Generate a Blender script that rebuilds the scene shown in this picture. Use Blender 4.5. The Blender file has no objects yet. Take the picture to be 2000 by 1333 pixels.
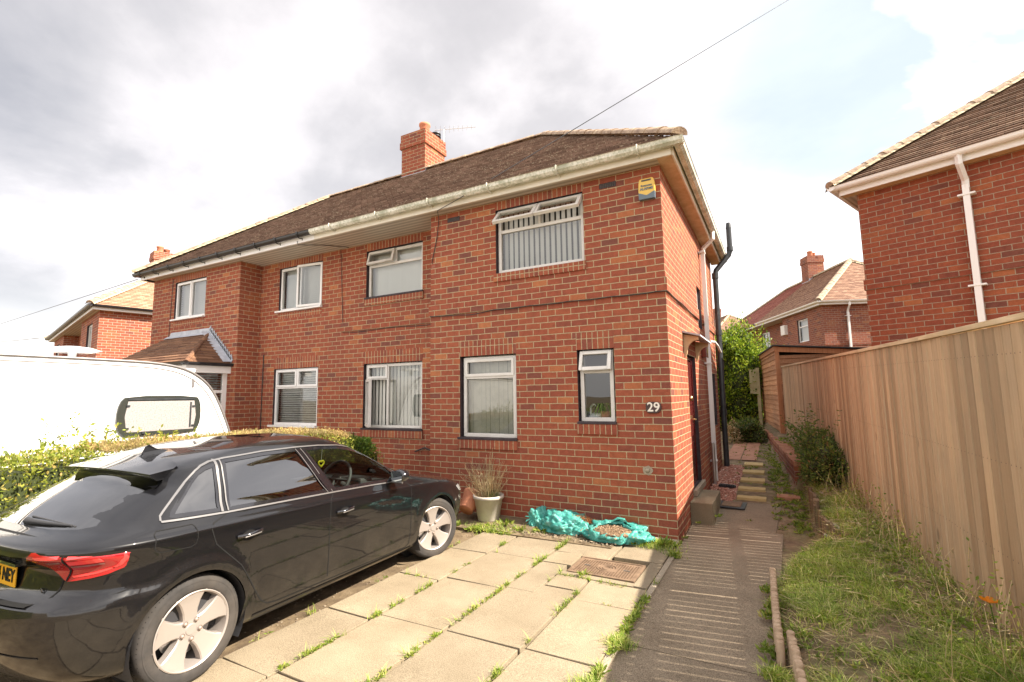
import bpy, bmesh, math, random
import numpy as np
from mathutils import Vector, Matrix, noise as mnoise
from mathutils.geometry import delaunay_2d_cdt
R = math.radians; PI = math.pi
random.seed(7); rng = np.random.default_rng(7)
scene = bpy.context.scene
COL = scene.collection

# ------------------------------------------------------------------ tagging
def tag(o, label=None, cat=None, group=None, kind=None):
    if label: o['label'] = label
    if cat: o['category'] = cat
    if group: o['group'] = group
    if kind: o['kind'] = kind
    return o
def empty(name, loc=(0, 0, 0), rz=0, M=None, parent=None):
    o = bpy.data.objects.new(name, None); COL.objects.link(o)
    if M is not None: o.matrix_world = M
    else: o.location = loc; o.rotation_euler = (0, 0, rz)
    o.empty_display_size = .1
    if parent: o.parent = parent
    return o
def pin(o, p):
    o.parent = p; o.matrix_parent_inverse = Matrix.Translation(-p.location); return o
def copy_tree(o, parent=None):
    c = o.copy(); COL.objects.link(c); c.parent = parent
    for ch in list(o.children): copy_tree(ch, c)
    return c

# ------------------------------------------------------------------ mesh builder
class MB:
    def __init__(s, M=None):
        s.v = []; s.f = []; s.mi = []; s.sm = []; s.uv = []; s.M = M
    def add(s, pts, faces, mi=0, sm=False, uvs=None):
        b = len(s.v)
        if s.M is not None: pts = [s.M @ Vector(p) for p in pts]
        s.v.extend([tuple(p) for p in pts])
        for k, f in enumerate(faces):
            s.f.append([b + i for i in f]); s.mi.append(mi); s.sm.append(sm)
            s.uv.append(uvs[k] if uvs else None)
    def quad(s, *pts, mi=0, uv=None, sm=False):
        s.add(pts, [list(range(len(pts)))], mi, sm, [uv] if uv else None)
    def box(s, x0, x1, y0, y1, z0, z1, mi=0):
        P = [(x0,y0,z0),(x1,y0,z0),(x1,y1,z0),(x0,y1,z0),(x0,y0,z1),(x1,y0,z1),(x1,y1,z1),(x0,y1,z1)]
        s.add(P, [[0,3,2,1],[4,5,6,7],[0,1,5,4],[1,2,6,5],[2,3,7,6],[3,0,4,7]], mi)
    def tbox(s, M, sx, sy, sz, mi=0):
        P = [M @ Vector((a*sx/2, b*sy/2, c*sz/2)) for c in (-1,1) for (a,b) in ((-1,-1),(1,-1),(1,1),(-1,1))]
        s.add(P, [[0,3,2,1],[4,5,6,7],[0,1,5,4],[1,2,6,5],[2,3,7,6],[3,0,4,7]], mi)
    def prism(s, poly, vec, mi=0, sm=False):
        n = len(poly); vec = Vector(vec); A = [Vector(p) for p in poly]; B = [p + vec for p in A]
        s.add(A + B, [list(range(n))[::-1], list(range(n, 2*n))], mi)
        s.add(A + B, [[i, (i+1) % n, n+(i+1) % n, n+i] for i in range(n)], mi, sm)
    def tube(s, path, r, n=8, mi=0, cap=True, sm=True):
        P = [Vector(p) for p in path]; rs = r if isinstance(r, (list, tuple)) else [r]*len(P)
        rings = []; up = None
        for i, p in enumerate(P):
            d = (P[min(i+1, len(P)-1)] - P[max(i-1, 0)]).normalized()
            if up is None:
                up = Vector((0,0,1)) if abs(d.z) < .9 else Vector((1,0,0))
            a = d.cross(up).normalized(); b = a.cross(d).normalized(); up = b
            rings.append([p + (a*math.cos(t) + b*math.sin(t))*rs[i] for t in [2*PI*k/n for k in range(n)]])
        V = [q for r_ in rings for q in r_]; F = []
        for i in range(len(P)-1):
            for k in range(n):
                F.append([i*n+k, i*n+(k+1) % n, (i+1)*n+(k+1) % n, (i+1)*n+k])
        s.add(V, F, mi, sm)
        if cap: s.add(rings[0] + rings[-1], [list(range(n))[::-1], list(range(n, 2*n))], mi)
    def lathe(s, prof, M=None, n=32, mi=0, sm=True, closed=False):
        M = M or Matrix(); V = []; F = []
        for (r, z) in prof:
            for k in range(n):
                t = 2*PI*k/n; V.append(M @ Vector((r*math.cos(t), r*math.sin(t), z)))
        for i in range(len(prof) - (0 if closed else 1)):
            j = (i+1) % len(prof)
            for k in range(n): F.append([i*n+k, i*n+(k+1) % n, j*n+(k+1) % n, j*n+k])
        s.add(V, F, mi, sm)
    def build(s, name, mats, parent=None, bevel=0, weld=False, seg=2, loc=None, autosharp=None):
        me = bpy.data.meshes.new(name)
        me.from_pydata(s.v, [], s.f)
        if not isinstance(mats, (list, tuple)): mats = [mats]
        for m in mats: me.materials.append(m)
        me.polygons.foreach_set('material_index', s.mi)
        me.polygons.foreach_set('use_smooth', s.sm)
        uvl = me.uv_layers.new(name='UVMap'); data = []
        for f, u in zip(s.f, s.uv):
            if u: data.extend([c for q in u for c in q]); continue
            P = [s.v[i] for i in f]
            nx = ny = nz = 0
            for i in range(len(P)):
                a, b = P[i], P[(i+1) % len(P)]
                nx += (a[1]-b[1])*(a[2]+b[2]); ny += (a[2]-b[2])*(a[0]+b[0]); nz += (a[0]-b[0])*(a[1]+b[1])
            if abs(nz) > abs(nx) and abs(nz) > abs(ny): data.extend([c for q in P for c in (q[0], q[1])])
            elif abs(nx) > abs(ny): data.extend([c for q in P for c in (q[1], q[2])])
            else: data.extend([c for q in P for c in (q[0], q[2])])
        uvl.data.foreach_set('uv', data)
        if bevel or weld:
            bm = bmesh.new(); bm.from_mesh(me)
            bmesh.ops.remove_doubles(bm, verts=bm.verts, dist=1e-4)
            if bevel:
                bm.normal_update()
                es = [e for e in bm.edges if len(e.link_faces) == 2 and e.calc_face_angle(0) > .5]
                bmesh.ops.bevel(bm, geom=es, offset=bevel, segments=seg, affect='EDGES', profile=.6, clamp_overlap=True)
            bm.to_mesh(me); bm.free()
        if autosharp:
            for p in me.polygons: p.use_smooth = True
            me.set_sharp_from_angle(angle=autosharp)
        me.validate()
        o = bpy.data.objects.new(name, me); COL.objects.link(o)
        if parent: o.parent = parent
        if loc: o.location = loc
        return o

def npmesh(name, V, F, mat, parent=None, smooth=False):
    """V (n,3), F (m,k) arrays -> one mesh object"""
    me = bpy.data.meshes.new(name); n, m, k = len(V), len(F), F.shape[1]
    me.vertices.add(n); me.vertices.foreach_set('co', V.astype(np.float32).ravel())
    me.loops.add(m*k); me.loops.foreach_set('vertex_index', F.astype(np.int32).ravel())
    me.polygons.add(m); me.polygons.foreach_set('loop_start', np.arange(0, m*k, k, dtype=np.int32))
    me.polygons.foreach_set('use_smooth', np.full(m, smooth))
    me.update(calc_edges=True)
    for mm in (mat if isinstance(mat, (list, tuple)) else [mat]): me.materials.append(mm)
    o = bpy.data.objects.new(name, me); COL.objects.link(o)
    if parent: o.parent = parent
    return o

# ------------------------------------------------------------------ materials
def newmat(name):
    m = bpy.data.materials.new(name); m.use_nodes = True; nt = m.node_tree
    return m, nt, nt.nodes['Principled BSDF']
def N(nt, t, **kw):
    n = nt.nodes.new(t)
    for k, v in kw.items():
        if k in n.inputs: n.inputs[k].default_value = v
        else: setattr(n, k, v)
    return n
def noise_of(nt, scale, detail=4, coord='Object', rough=.6, vec=None):
    n = N(nt, 'ShaderNodeTexNoise', Scale=scale, Detail=detail, Roughness=rough)
    if vec is None:
        tc = N(nt, 'ShaderNodeTexCoord'); vec = tc.outputs[coord]
    nt.links.new(vec, n.inputs['Vector']); return n
def ramp(nt, fac, stops, interp='LINEAR'):
    r = N(nt, 'ShaderNodeValToRGB'); r.color_ramp.interpolation = interp
    els = r.color_ramp.elements
    while len(els) < len(stops): els.new(.5)
    for e, (p, c) in zip(els, stops):
        e.position = p; e.color = (*c, 1) if len(c) == 3 else c
    nt.links.new(fac, r.inputs['Fac']); return r
def mixc(nt, fac, a, b, mode='MIX'):
    m = N(nt, 'ShaderNodeMix', data_type='RGBA', blend_type=mode)
    for sock, v in ((0, fac), (6, a), (7, b)):
        if hasattr(v, 'links'): nt.links.new(v, m.inputs[sock])
        else: m.inputs[sock].default_value = v if sock == 0 else ((*v, 1) if len(v) == 3 else v)
    return m.outputs[2]
def bump(nt, bsdf, h, strength=.3, dist=.01, prev=None):
    b = N(nt, 'ShaderNodeBump', Strength=strength, Distance=dist)
    nt.links.new(h, b.inputs['Height'])
    if prev: nt.links.new(prev, b.inputs['Normal'])
    nt.links.new(b.outputs['Normal'], bsdf.inputs['Normal']); return b.outputs['Normal']
def simple(name, col, rough=.5, metal=0, coat=0, spec=.5):
    m, nt, b = newmat(name)
    b.inputs['Base Color'].default_value = (*col, 1); b.inputs['Roughness'].default_value = rough
    b.inputs['Metallic'].default_value = metal; b.inputs['Coat Weight'].default_value = coat
    b.inputs['Specular IOR Level'].default_value = spec
    return m
def nmat(name, stops, scale=5, rough=.8, bs=.3, bd=.01, bscale=None, detail=6, coord='Object', metal=0, scale2=None, mix2=(.5,.5,.5), amt2=.3):
    m, nt, b = newmat(name)
    n = noise_of(nt, scale, detail, coord); r = ramp(nt, n.outputs['Fac'], stops)
    c = r.outputs['Color']
    if scale2:
        n2 = noise_of(nt, scale2, 5, coord); r2 = ramp(nt, n2.outputs['Fac'], [(.45, (0,0,0)), (.62, (1,1,1))])
        f = N(nt, 'ShaderNodeMath', operation='MULTIPLY'); nt.links.new(r2.outputs['Color'], f.inputs[0]); f.inputs[1].default_value = amt2
        c = mixc(nt, f.outputs[0], c, mix2)
    nt.links.new(c, b.inputs['Base Color'])
    b.inputs['Roughness'].default_value = rough; b.inputs['Metallic'].default_value = metal
    if bs:
        nb = noise_of(nt, bscale or scale*4, 6, coord); bump(nt, b, nb.outputs['Fac'], bs, bd)
    return m

def brickmat(name, cols, mortar=(.46,.37,.22), w=.2285, h=.0860, ms=.0115, soldier=False, dirt=.25, bumpy=.5, off=(0, 0)):
    m, nt, b = newmat(name)
    uv = N(nt, 'ShaderNodeUVMap'); mp = N(nt, 'ShaderNodeMapping')
    nt.links.new(uv.outputs[0], mp.inputs[0]); mp.inputs['Location'].default_value = (off[0], off[1], 0)
    # slight waviness so courses are not ruler-straight
    nz = noise_of(nt, 3.0, 2, 'Object'); sub = N(nt, 'ShaderNodeVectorMath', operation='SUBTRACT'); nt.links.new(nz.outputs['Color'], sub.inputs[0]); sub.inputs[1].default_value = (.5,.5,.5)
    nz2 = noise_of(nt, 45.0, 2, 'Object'); sub2 = N(nt, 'ShaderNodeVectorMath', operation='SUBTRACT'); nt.links.new(nz2.outputs['Color'], sub2.inputs[0]); sub2.inputs[1].default_value = (.5,.5,.5)
    sc = N(nt, 'ShaderNodeVectorMath', operation='SCALE'); nt.links.new(sub.outputs[0], sc.inputs[0]); sc.inputs['Scale'].default_value = .012
    sc2 = N(nt, 'ShaderNodeVectorMath', operation='SCALE'); nt.links.new(sub2.outputs[0], sc2.inputs[0]); sc2.inputs['Scale'].default_value = .0055
    ad = N(nt, 'ShaderNodeVectorMath', operation='ADD'); nt.links.new(mp.outputs[0], ad.inputs[0]); nt.links.new(sc.outputs[0], ad.inputs[1])
    ad2 = N(nt, 'ShaderNodeVectorMath', operation='ADD'); nt.links.new(ad.outputs[0], ad2.inputs[0]); nt.links.new(sc2.outputs[0], ad2.inputs[1])
    def bt(c1, c2, mo, bias=0, ww=w, hh=h):
        t = N(nt, 'ShaderNodeTexBrick', offset=0.0 if soldier else .5, offset_frequency=2, squash=1)
        t.inputs['Scale'].default_value = 1; t.inputs['Brick Width'].default_value = ww; t.inputs['Row Height'].default_value = hh
        t.inputs['Mortar Size'].default_value = ms/2; t.inputs['Mortar Smooth'].default_value = .25; t.inputs['Bias'].default_value = bias
        for k, c in (('Color1', c1), ('Color2', c2), ('Mortar', mo)): t.inputs[k].default_value = (*c, 1)
        nt.links.new(ad2.outputs[0], t.inputs['Vector']); return t
    t = bt((0,0,0), (1,1,1), (.5,.5,.5))
    r = ramp(nt, t.outputs['Color'], cols)
    n1 = noise_of(nt, 14, 6); r1 = ramp(nt, n1.outputs['Fac'], [(.3, (.80,.78,.78)), (.7, (1.10,1.08,1.06))])
    c = mixc(nt, 1.0, r.outputs['Color'], r1.outputs['Color'], 'MULTIPLY')
    n3 = noise_of(nt, 90, 4); r3 = ramp(nt, n3.outputs['Fac'], [(.35, (.82,.8,.8)), (.7, (1.08,1.08,1.08))])
    c = mixc(nt, 1.0, c, r3.outputs['Color'], 'MULTIPLY')
    mn = noise_of(nt, 30, 4); mr = ramp(nt, mn.outputs['Fac'], [(.3, tuple(x*.7 for x in mortar)), (.7, tuple(min(1, x*1.12) for x in mortar))])
    c = mixc(nt, t.outputs['Fac'], c, mr.outputs['Color'])
    # broad grime and lime bloom with their own shapes
    n2 = noise_of(nt, .9, 6); r2 = ramp(nt, n2.outputs['Fac'], [(.50, (0,0,0)), (.75, (1,1,1))])
    f2 = N(nt, 'ShaderNodeMath', operation='MULTIPLY'); nt.links.new(r2.outputs['Color'], f2.inputs[0]); f2.inputs[1].default_value = dirt
    c = mixc(nt, f2.outputs[0], c, (.17,.085,.06))
    n4 = noise_of(nt, 2.3, 7, rough=.7); r4 = ramp(nt, n4.outputs['Fac'], [(.66, (0,0,0)), (.74, (1,1,1))])
    f4 = N(nt, 'ShaderNodeMath', operation='MULTIPLY'); nt.links.new(r4.outputs['Color'], f4.inputs[0]); f4.inputs[1].default_value = .28
    c = mixc(nt, f4.outputs[0], c, (.50,.36,.28))
    nt.links.new(c, b.inputs['Base Color']); b.inputs['Roughness'].default_value = .88; b.inputs['Specular IOR Level'].default_value = .25
    inv = N(nt, 'ShaderNodeMath', operation='SUBTRACT'); inv.inputs[0].default_value = 1; nt.links.new(t.outputs['Fac'], inv.inputs[1])
    nb = noise_of(nt, 60, 5); p = bump(nt, b, inv.outputs[0], bumpy, .006); bump(nt, b, nb.outputs['Fac'], .35, .004, p)
    return m

def tilemat(name, stops, w=.165, h=.1, moss=.5, mossc=(.34,.29,.2), dark=(.05,.035,.03)):
    m, nt, b = newmat(name)
    uv = N(nt, 'ShaderNodeUVMap')
    t = N(nt, 'ShaderNodeTexBrick', offset=.5, offset_frequency=2)
    t.inputs['Scale'].default_value = 1; t.inputs['Brick Width'].default_value = w; t.inputs['Row Height'].default_value = h
    t.inputs['Mortar Size'].default_value = .003; t.inputs['Mortar Smooth'].default_value = .1
    t.inputs['Color1'].default_value = (0,0,0,1); t.inputs['Color2'].default_value = (1,1,1,1); t.inputs['Mortar'].default_value = (.5,.5,.5,1)
    nt.links.new(uv.outputs[0], t.inputs['Vector'])
    r = ramp(nt, t.outputs['Color'], stops)
    c = mixc(nt, t.outputs['Fac'], r.outputs['Color'], dark)
    n1 = noise_of(nt, 22, 6, rough=.75); r1 = ramp(nt, n1.outputs['Fac'], [(.54, (0,0,0)), (.62, (1,1,1))])
    n2 = noise_of(nt, 1.6, 4); r2 = ramp(nt, n2.outputs['Fac'], [(.35, (.25,.25,.25)), (.65, (1,1,1))])
    mm = N(nt, 'ShaderNodeMath', operation='MULTIPLY'); nt.links.new(r1.outputs['Color'], mm.inputs[0]); nt.links.new(r2.outputs['Color'], mm.inputs[1])
    m3 = N(nt, 'ShaderNodeMath', operation='MULTIPLY'); nt.links.new(mm.outputs[0], m3.inputs[0]); m3.inputs[1].default_value = moss
    c = mixc(nt, m3.outputs[0], c, mossc)
    n5 = noise_of(nt, 35, 5, rough=.7); r5 = ramp(nt, n5.outputs['Fac'], [(.62, (0,0,0)), (.68, (1,1,1))])
    m5 = N(nt, 'ShaderNodeMath', operation='MULTIPLY'); nt.links.new(r5.outputs['Color'], m5.inputs[0]); m5.inputs[1].default_value = moss
    c = mixc(nt, m5.outputs[0], c, dark)
    nt.links.new(c, b.inputs['Base Color']); b.inputs['Roughness'].default_value = .9; b.inputs['Specular IOR Level'].default_value = .2
    nb = noise_of(nt, 40, 6); bump(nt, b, nb.outputs['Fac'], .6, .012)
    return m

def glassmat(name, tint=(.9,.93,.92), boost=1.3, base=.03, rough=0.0, wob=.0):
    m, nt, b = newmat(name); nt.nodes.remove(b)
    out = nt.nodes['Material Output']
    fr = N(nt, 'ShaderNodeFresnel', IOR=1.5); a = N(nt, 'ShaderNodeMath', operation='MULTIPLY_ADD'); nt.links.new(fr.outputs[0], a.inputs[0])
    a.inputs[1].default_value = boost; a.inputs[2].default_value = base; a.use_clamp = True
    tr = N(nt, 'ShaderNodeBsdfTransparent'); tr.inputs[0].default_value = (*tint, 1)
    gl = N(nt, 'ShaderNodeBsdfGlossy'); gl.inputs['Roughness'].default_value = rough; gl.inputs[0].default_value = (1,1,1,1)
    if wob:
        nb = noise_of(nt, 1.7, 1); bb = N(nt, 'ShaderNodeBump', Strength=wob, Distance=.05); nt.links.new(nb.outputs['Fac'], bb.inputs['Height']); nt.links.new(bb.outputs[0], gl.inputs['Normal'])
    mx = N(nt, 'ShaderNodeMixShader'); nt.links.new(a.outputs[0], mx.inputs[0]); nt.links.new(tr.outputs[0], mx.inputs[1]); nt.links.new(gl.outputs[0], mx.inputs[2])
    nt.links.new(mx.outputs[0], out.inputs['Surface']); return m

def leafmat(name, stops, rough=.5, trans=.35):
    m, nt, b = newmat(name); out = nt.nodes['Material Output']
    g = N(nt, 'ShaderNodeNewGeometry'); r = ramp(nt, g.outputs['Random Per Island'], stops)
    n = noise_of(nt, 2.0, 3); rr = ramp(nt, n.outputs['Fac'], [(.35, (.7,.75,.7)), (.65, (1.2,1.15,1.0))])
    c = mixc(nt, 1.0, r.outputs['Color'], rr.outputs['Color'], 'MULTIPLY')
    nt.links.new(c, b.inputs['Base Color']); b.inputs['Roughness'].default_value = rough; b.inputs['Specular IOR Level'].default_value = .35
    tl = N(nt, 'ShaderNodeBsdfTranslucent'); nt.links.new(c, tl.inputs[0])
    mx = N(nt, 'ShaderNodeMixShader'); mx.inputs[0].default_value = trans
    nt.links.new(b.outputs[0], mx.inputs[1]); nt.links.new(tl.outputs[0], mx.inputs[2]); nt.links.new(mx.outputs[0], out.inputs['Surface'])
    return m

REDS = [(0, (.20,.075,.055)), (.06, (.255,.08,.052)), (.16, (.295,.083,.049)), (.5, (.325,.092,.051)), (.88, (.355,.105,.054)), (.96, (.40,.132,.06)), (1, (.46,.175,.075))]
M = {}
M['brick'] = brickmat('red_brick', REDS)
M['soldier'] = brickmat('red_soldier_brick', REDS[1:], w=.0745, h=.5, soldier=True, off=(0, .1))
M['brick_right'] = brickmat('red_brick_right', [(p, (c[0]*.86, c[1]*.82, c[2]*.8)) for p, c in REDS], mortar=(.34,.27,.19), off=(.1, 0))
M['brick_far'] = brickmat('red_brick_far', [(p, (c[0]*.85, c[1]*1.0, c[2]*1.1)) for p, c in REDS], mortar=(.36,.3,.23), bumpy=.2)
M['brick_left'] = brickmat('red_brick_left', REDS, mortar=(.5,.42,.32))
M['brick_low'] = brickmat('weathered_brick', [(p, (c[0]*.8, c[1]*.95, c[2]*.95)) for p, c in REDS], mortar=(.33,.28,.2), dirt=.5)
M['tile'] = tilemat('brown_roof_tile', [(0, (.15,.10,.08)), (.5, (.205,.142,.112)), (1, (.28,.195,.155))], moss=.95, mossc=(.50,.44,.34))
M['tile_right'] = tilemat('moss_roof_tile', [(0, (.12,.075,.05)), (.5, (.18,.11,.075)), (1, (.25,.16,.11))], moss=.8)
M['tile_orange'] = tilemat('orange_roof_tile', [(0, (.33,.19,.125)), (.5, (.41,.25,.165)), (1, (.50,.31,.21))], moss=.15, dark=(.12,.06,.035))
M['tile_pink'] = tilemat('red_new_tile', [(0, (.30,.12,.10)), (1, (.40,.18,.14))], moss=.05, w=.3, h=.1, dark=(.14,.05,.04))
M['tile_tan'] = tilemat('tan_roof_tile', [(0, (.24,.14,.10)), (.5, (.33,.20,.14)), (1, (.42,.27,.19))], moss=.25)
M['tile_porch'] = tilemat('porch_roof_tile', [(0, (.13,.065,.04)), (.5, (.19,.10,.06)), (1, (.26,.14,.08))], moss=.15, w=.3, h=.1)
M['hiptile'] = nmat('hip_tile', [(.3, (.22,.15,.11)), (.5, (.36,.26,.18)), (.7, (.52,.41,.28))], 9, .9, .6, .02)
M['bedding'] = nmat('mortar_bedding', [(.3, (.36,.30,.19)), (.7, (.58,.50,.33))], 12, .95, .5, .01)
M['pvc'] = nmat('cream_pvc', [(.3, (.66,.61,.50)), (.7, (.76,.71,.60))], 3, .42, 0)
M['pvc_dirty'] = nmat('dirty_gutter', [(.35, (.42,.42,.32)), (.52, (.70,.68,.58)), (.7, (.82,.80,.72))], 5, .5, .1, .005, scale2=30, mix2=(.25,.28,.16), amt2=.5)
M['pvc_white'] = simple('white_pvc', (.80,.78,.75), .3)
M['pvc_aged'] = nmat('aged_white_pvc', [(.3, (.62,.58,.52)), (.7, (.74,.71,.66))], 4, .35, 0)
M['black_plastic'] = simple('black_plastic', (.02,.02,.022), .35)
M['grey_pipe'] = nmat('black_iron_pipe', [(.3, (.015,.018,.02)), (.7, (.045,.05,.055))], 6, .4, .1, .003)
M['glass'] = glassmat('window_glass', wob=.02)
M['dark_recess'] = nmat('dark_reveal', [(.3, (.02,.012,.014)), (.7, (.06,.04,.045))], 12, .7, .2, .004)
M['blind'] = simple('blind_fabric', (.78,.76,.70), .8)
M['blind_dark'] = nmat('blind_fabric_grey', [(.4, (.50,.50,.52)), (.6, (.6,.6,.62))], 30, .8, .1, .002)
M['beige_blind'] = nmat('blind_beige', [(.4, (.50,.47,.38)), (.6, (.62,.58,.48))], 4, .8, .1, .002)
M['slat'] = simple('white_slat', (.74,.74,.72), .4)
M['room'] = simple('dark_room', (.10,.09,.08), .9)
M['lead'] = nmat('lead_flashing', [(.3, (.34,.36,.40)), (.7, (.52,.54,.58))], 6, .55, .3, .01)
M['render_white'] = nmat('white_render', [(.4, (.72,.7,.66)), (.6, (.8,.78,.75))], 20, .9, .5, .01)
M['terracotta'] = nmat('terracotta', [(.3, (.42,.15,.08)), (.7, (.58,.24,.13))], 8, .8, .3, .005)
M['metal'] = simple('aluminium', (.7,.7,.7), .35, 1)
M['chrome'] = simple('satin_chrome', (.83,.80,.77), .18, 1)
def soffitmat():
    m, nt, b = newmat('soffit_boards'); tc = N(nt, 'ShaderNodeUVMap'); sp = N(nt, 'ShaderNodeSeparateXYZ'); nt.links.new(tc.outputs[0], sp.inputs[0])
    md = N(nt, 'ShaderNodeMath', operation='PINGPONG'); nt.links.new(sp.outputs['Y'], md.inputs[0]); md.inputs[1].default_value = .05
    r = ramp(nt, md.outputs[0], [(.0, (.30,.26,.2)), (.06, (.70,.65,.54))]); nt.links.new(r.outputs['Color'], b.inputs['Base Color'])
    b.inputs['Roughness'].default_value = .4; return m
M['soffit'] = soffitmat()
M['soffit_tan'] = nmat('timber_soffit', [(.35, (.50,.33,.17)), (.65, (.64,.46,.27))], 6, .6, .15, .004)
M['door'] = simple('mahogany_door', (.10,.012,.010), .25, coat=.4)
M['brass'] = simple('brass', (.75,.55,.28), .3, 1)
def concrete(name, c1, c2, sp=.35, stain=.35, stc=(.2,.15,.09)):
    m, nt, b = newmat(name)
    n = noise_of(nt, 2.2, 8, rough=.65); r = ramp(nt, n.outputs['Fac'], [(.3, c1), (.7, c2)])
    n2 = noise_of(nt, 150, 3); r2 = ramp(nt, n2.outputs['Fac'], [(.35, (1-sp,)*3), (.65, (1+sp*.6,)*3)])
    c = mixc(nt, 1.0, r.outputs['Color'], r2.outputs['Color'], 'MULTIPLY')
    n3 = noise_of(nt, .8, 7, rough=.7); r3 = ramp(nt, n3.outputs['Fac'], [(.5, (0,0,0)), (.72, (1,1,1))])
    f = N(nt, 'ShaderNodeMath', operation='MULTIPLY'); nt.links.new(r3.outputs['Color'], f.inputs[0]); f.inputs[1].default_value = stain
    c = mixc(nt, f.outputs[0], c, stc)
    g = N(nt, 'ShaderNodeNewGeometry'); rg = ramp(nt, g.outputs['Random Per Island'], [(0, (.88,.88,.88)), (1, (1.08,1.07,1.05))])
    c = mixc(nt, 1.0, c, rg.outputs['Color'], 'MULTIPLY')
    nt.links.new(c, b.inputs['Base Color']); b.inputs['Roughness'].default_value = .9; b.inputs['Specular IOR Level'].default_value = .25
    p = bump(nt, b, n2.outputs['Fac'], .5, .004); bump(nt, b, n.outputs['Fac'], .3, .02, p); return m
M['slab'] = concrete('buff_paving_slab', (.245,.198,.132), (.335,.275,.19), stain=.45, stc=(.17,.13,.085))
M['path'] = concrete('worn_concrete', (.19,.15,.105), (.28,.225,.16), sp=.55, stain=.3, stc=(.13,.10,.06))
M['step'] = concrete('dark_concrete', (.20,.17,.11), (.30,.25,.17), sp=.3)
M['kerb'] = concrete('grey_kerb', (.30,.25,.19), (.42,.36,.27), sp=.3)
M['soil'] = nmat('garden_soil', [(.3, (.09,.06,.035)), (.5, (.19,.13,.075)), (.7, (.30,.22,.13))], 6, .95, .8, .03, bscale=25, scale2=2.5, mix2=(.12,.13,.04), amt2=.5)
M['mud'] = nmat('driveway_mud', [(.3, (.09,.06,.035)), (.5, (.16,.115,.065)), (.7, (.24,.18,.11))], 5, .9, .7, .02, bscale=30)
def woodmat(name, c1, c2, c3, axis='Z', rough=.75):
    m, nt, b = newmat(name); tc = N(nt, 'ShaderNodeTexCoord'); mp = N(nt, 'ShaderNodeMapping')
    g = N(nt, 'ShaderNodeNewGeometry'); nt.links.new(tc.outputs['Object'], mp.inputs[0])
    mul = N(nt, 'ShaderNodeMath', operation='MULTIPLY'); nt.links.new(g.outputs['Random Per Island'], mul.inputs[0]); mul.inputs[1].default_value = 37
    cb = N(nt, 'ShaderNodeCombineXYZ'); [nt.links.new(mul.outputs[0], cb.inputs[i]) for i in (0, 1, 2)]
    nt.links.new(cb.outputs[0], mp.inputs['Location'])
    mp.inputs['Scale'].default_value = {'Z': (26,26,.9), 'X': (.9,26,26), 'Y': (26,.9,26)}[axis]
    n = N(nt, 'ShaderNodeTexNoise', Scale=1.6, Detail=6, Distortion=.6); nt.links.new(mp.outputs[0], n.inputs['Vector'])
    r = ramp(nt, n.outputs['Fac'], [(.3, c1), (.5, c2), (.7, c3)])
    rg = ramp(nt, g.outputs['Random Per Island'], [(0, (.70,.66,.62)), (.5, (1,1,1)), (1, (1.18,1.15,1.10))])
    c = mixc(nt, 1.0, r.outputs['Color'], rg.outputs['Color'], 'MULTIPLY')
    v = N(nt, 'ShaderNodeTexVoronoi', Scale=3.5); v.inputs['Randomness'].default_value = 1
    mp2 = N(nt, 'ShaderNodeMapping'); nt.links.new(tc.outputs['Object'], mp2.inputs[0]); mp2.inputs['Scale'].default_value = {'Z': (1,1,.45), 'X': (.45,1,1), 'Y': (1,.45,1)}[axis]; nt.links.new(mp2.outputs[0], v.inputs['Vector'])
    rk = ramp(nt, v.outputs['Distance'], [(.05, (.8,.8,.8)), (.10, (0,0,0))]); c = mixc(nt, rk.outputs['Color'], c, tuple(x*.35 for x in c1))
    n6 = noise_of(nt, 1.3, 5); r6 = ramp(nt, n6.outputs['Fac'], [(.45, (0,0,0)), (.7, (.45,.45,.45))]); c = mixc(nt, r6.outputs['Color'], c, tuple(x*.75 for x in (c2[0]*.8, c2[1]*.9, c2[2])))
    nt.links.new(c, b.inputs['Base Color']); b.inputs['Roughness'].default_value = rough; b.inputs['Specular IOR Level'].default_value = .3
    bump(nt, b, n.outputs['Fac'], .35, .006); return m
M['fence'] = woodmat('fence_timber', (.46,.315,.185), (.51,.36,.22), (.55,.40,.25))
M['cap'] = woodmat('fence_cap_timber', (.52,.38,.22), (.62,.48,.30), (.70,.56,.38), 'Y')
M['shed'] = woodmat('shed_timber', (.36,.17,.08), (.48,.25,.13), (.58,.34,.19), 'Y')
M['shed_post'] = woodmat('shed_trim_timber', (.36,.15,.07), (.46,.21,.10), (.52,.27,.14))
M['felt'] = nmat('roofing_felt', [(.3, (.03,.035,.035)), (.7, (.09,.095,.09))], 10, .9, .4, .01)
M['old_board'] = woodmat('weathered_board', (.09,.06,.035), (.16,.105,.06), (.25,.17,.10))
M['log'] = nmat('log_roll', [(.3, (.30,.20,.12)), (.7, (.50,.37,.25))], 10, .85, .4, .01)
M['bark'] = nmat('bark', [(.3, (.05,.035,.02)), (.7, (.14,.10,.06))], 10, .95, .6, .02)
M['hedge'] = leafmat('privet_leaf', [(0, (.13,.17,.025)), (.35, (.25,.29,.04)), (.7, (.36,.39,.07)), (.86, (.48,.45,.11)), (1, (.50,.34,.14))])
M['hedge_tip'] = leafmat('dry_hedge_tip', [(0, (.28,.20,.09)), (.5, (.48,.34,.17)), (.8, (.52,.40,.18)), (1, (.38,.38,.09))])
M['hedge_core'] = simple('hedge_core', (.035,.045,.012), .95)
M['bush'] = leafmat('bush_leaf', [(0, (.06,.11,.012)), (.4, (.16,.26,.02)), (.75, (.32,.43,.035)), (1, (.52,.56,.07))])
M['green_bush'] = leafmat('green_bush_leaf', [(0, (.06,.12,.015)), (.5, (.12,.22,.03)), (1, (.22,.32,.05))])
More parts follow.
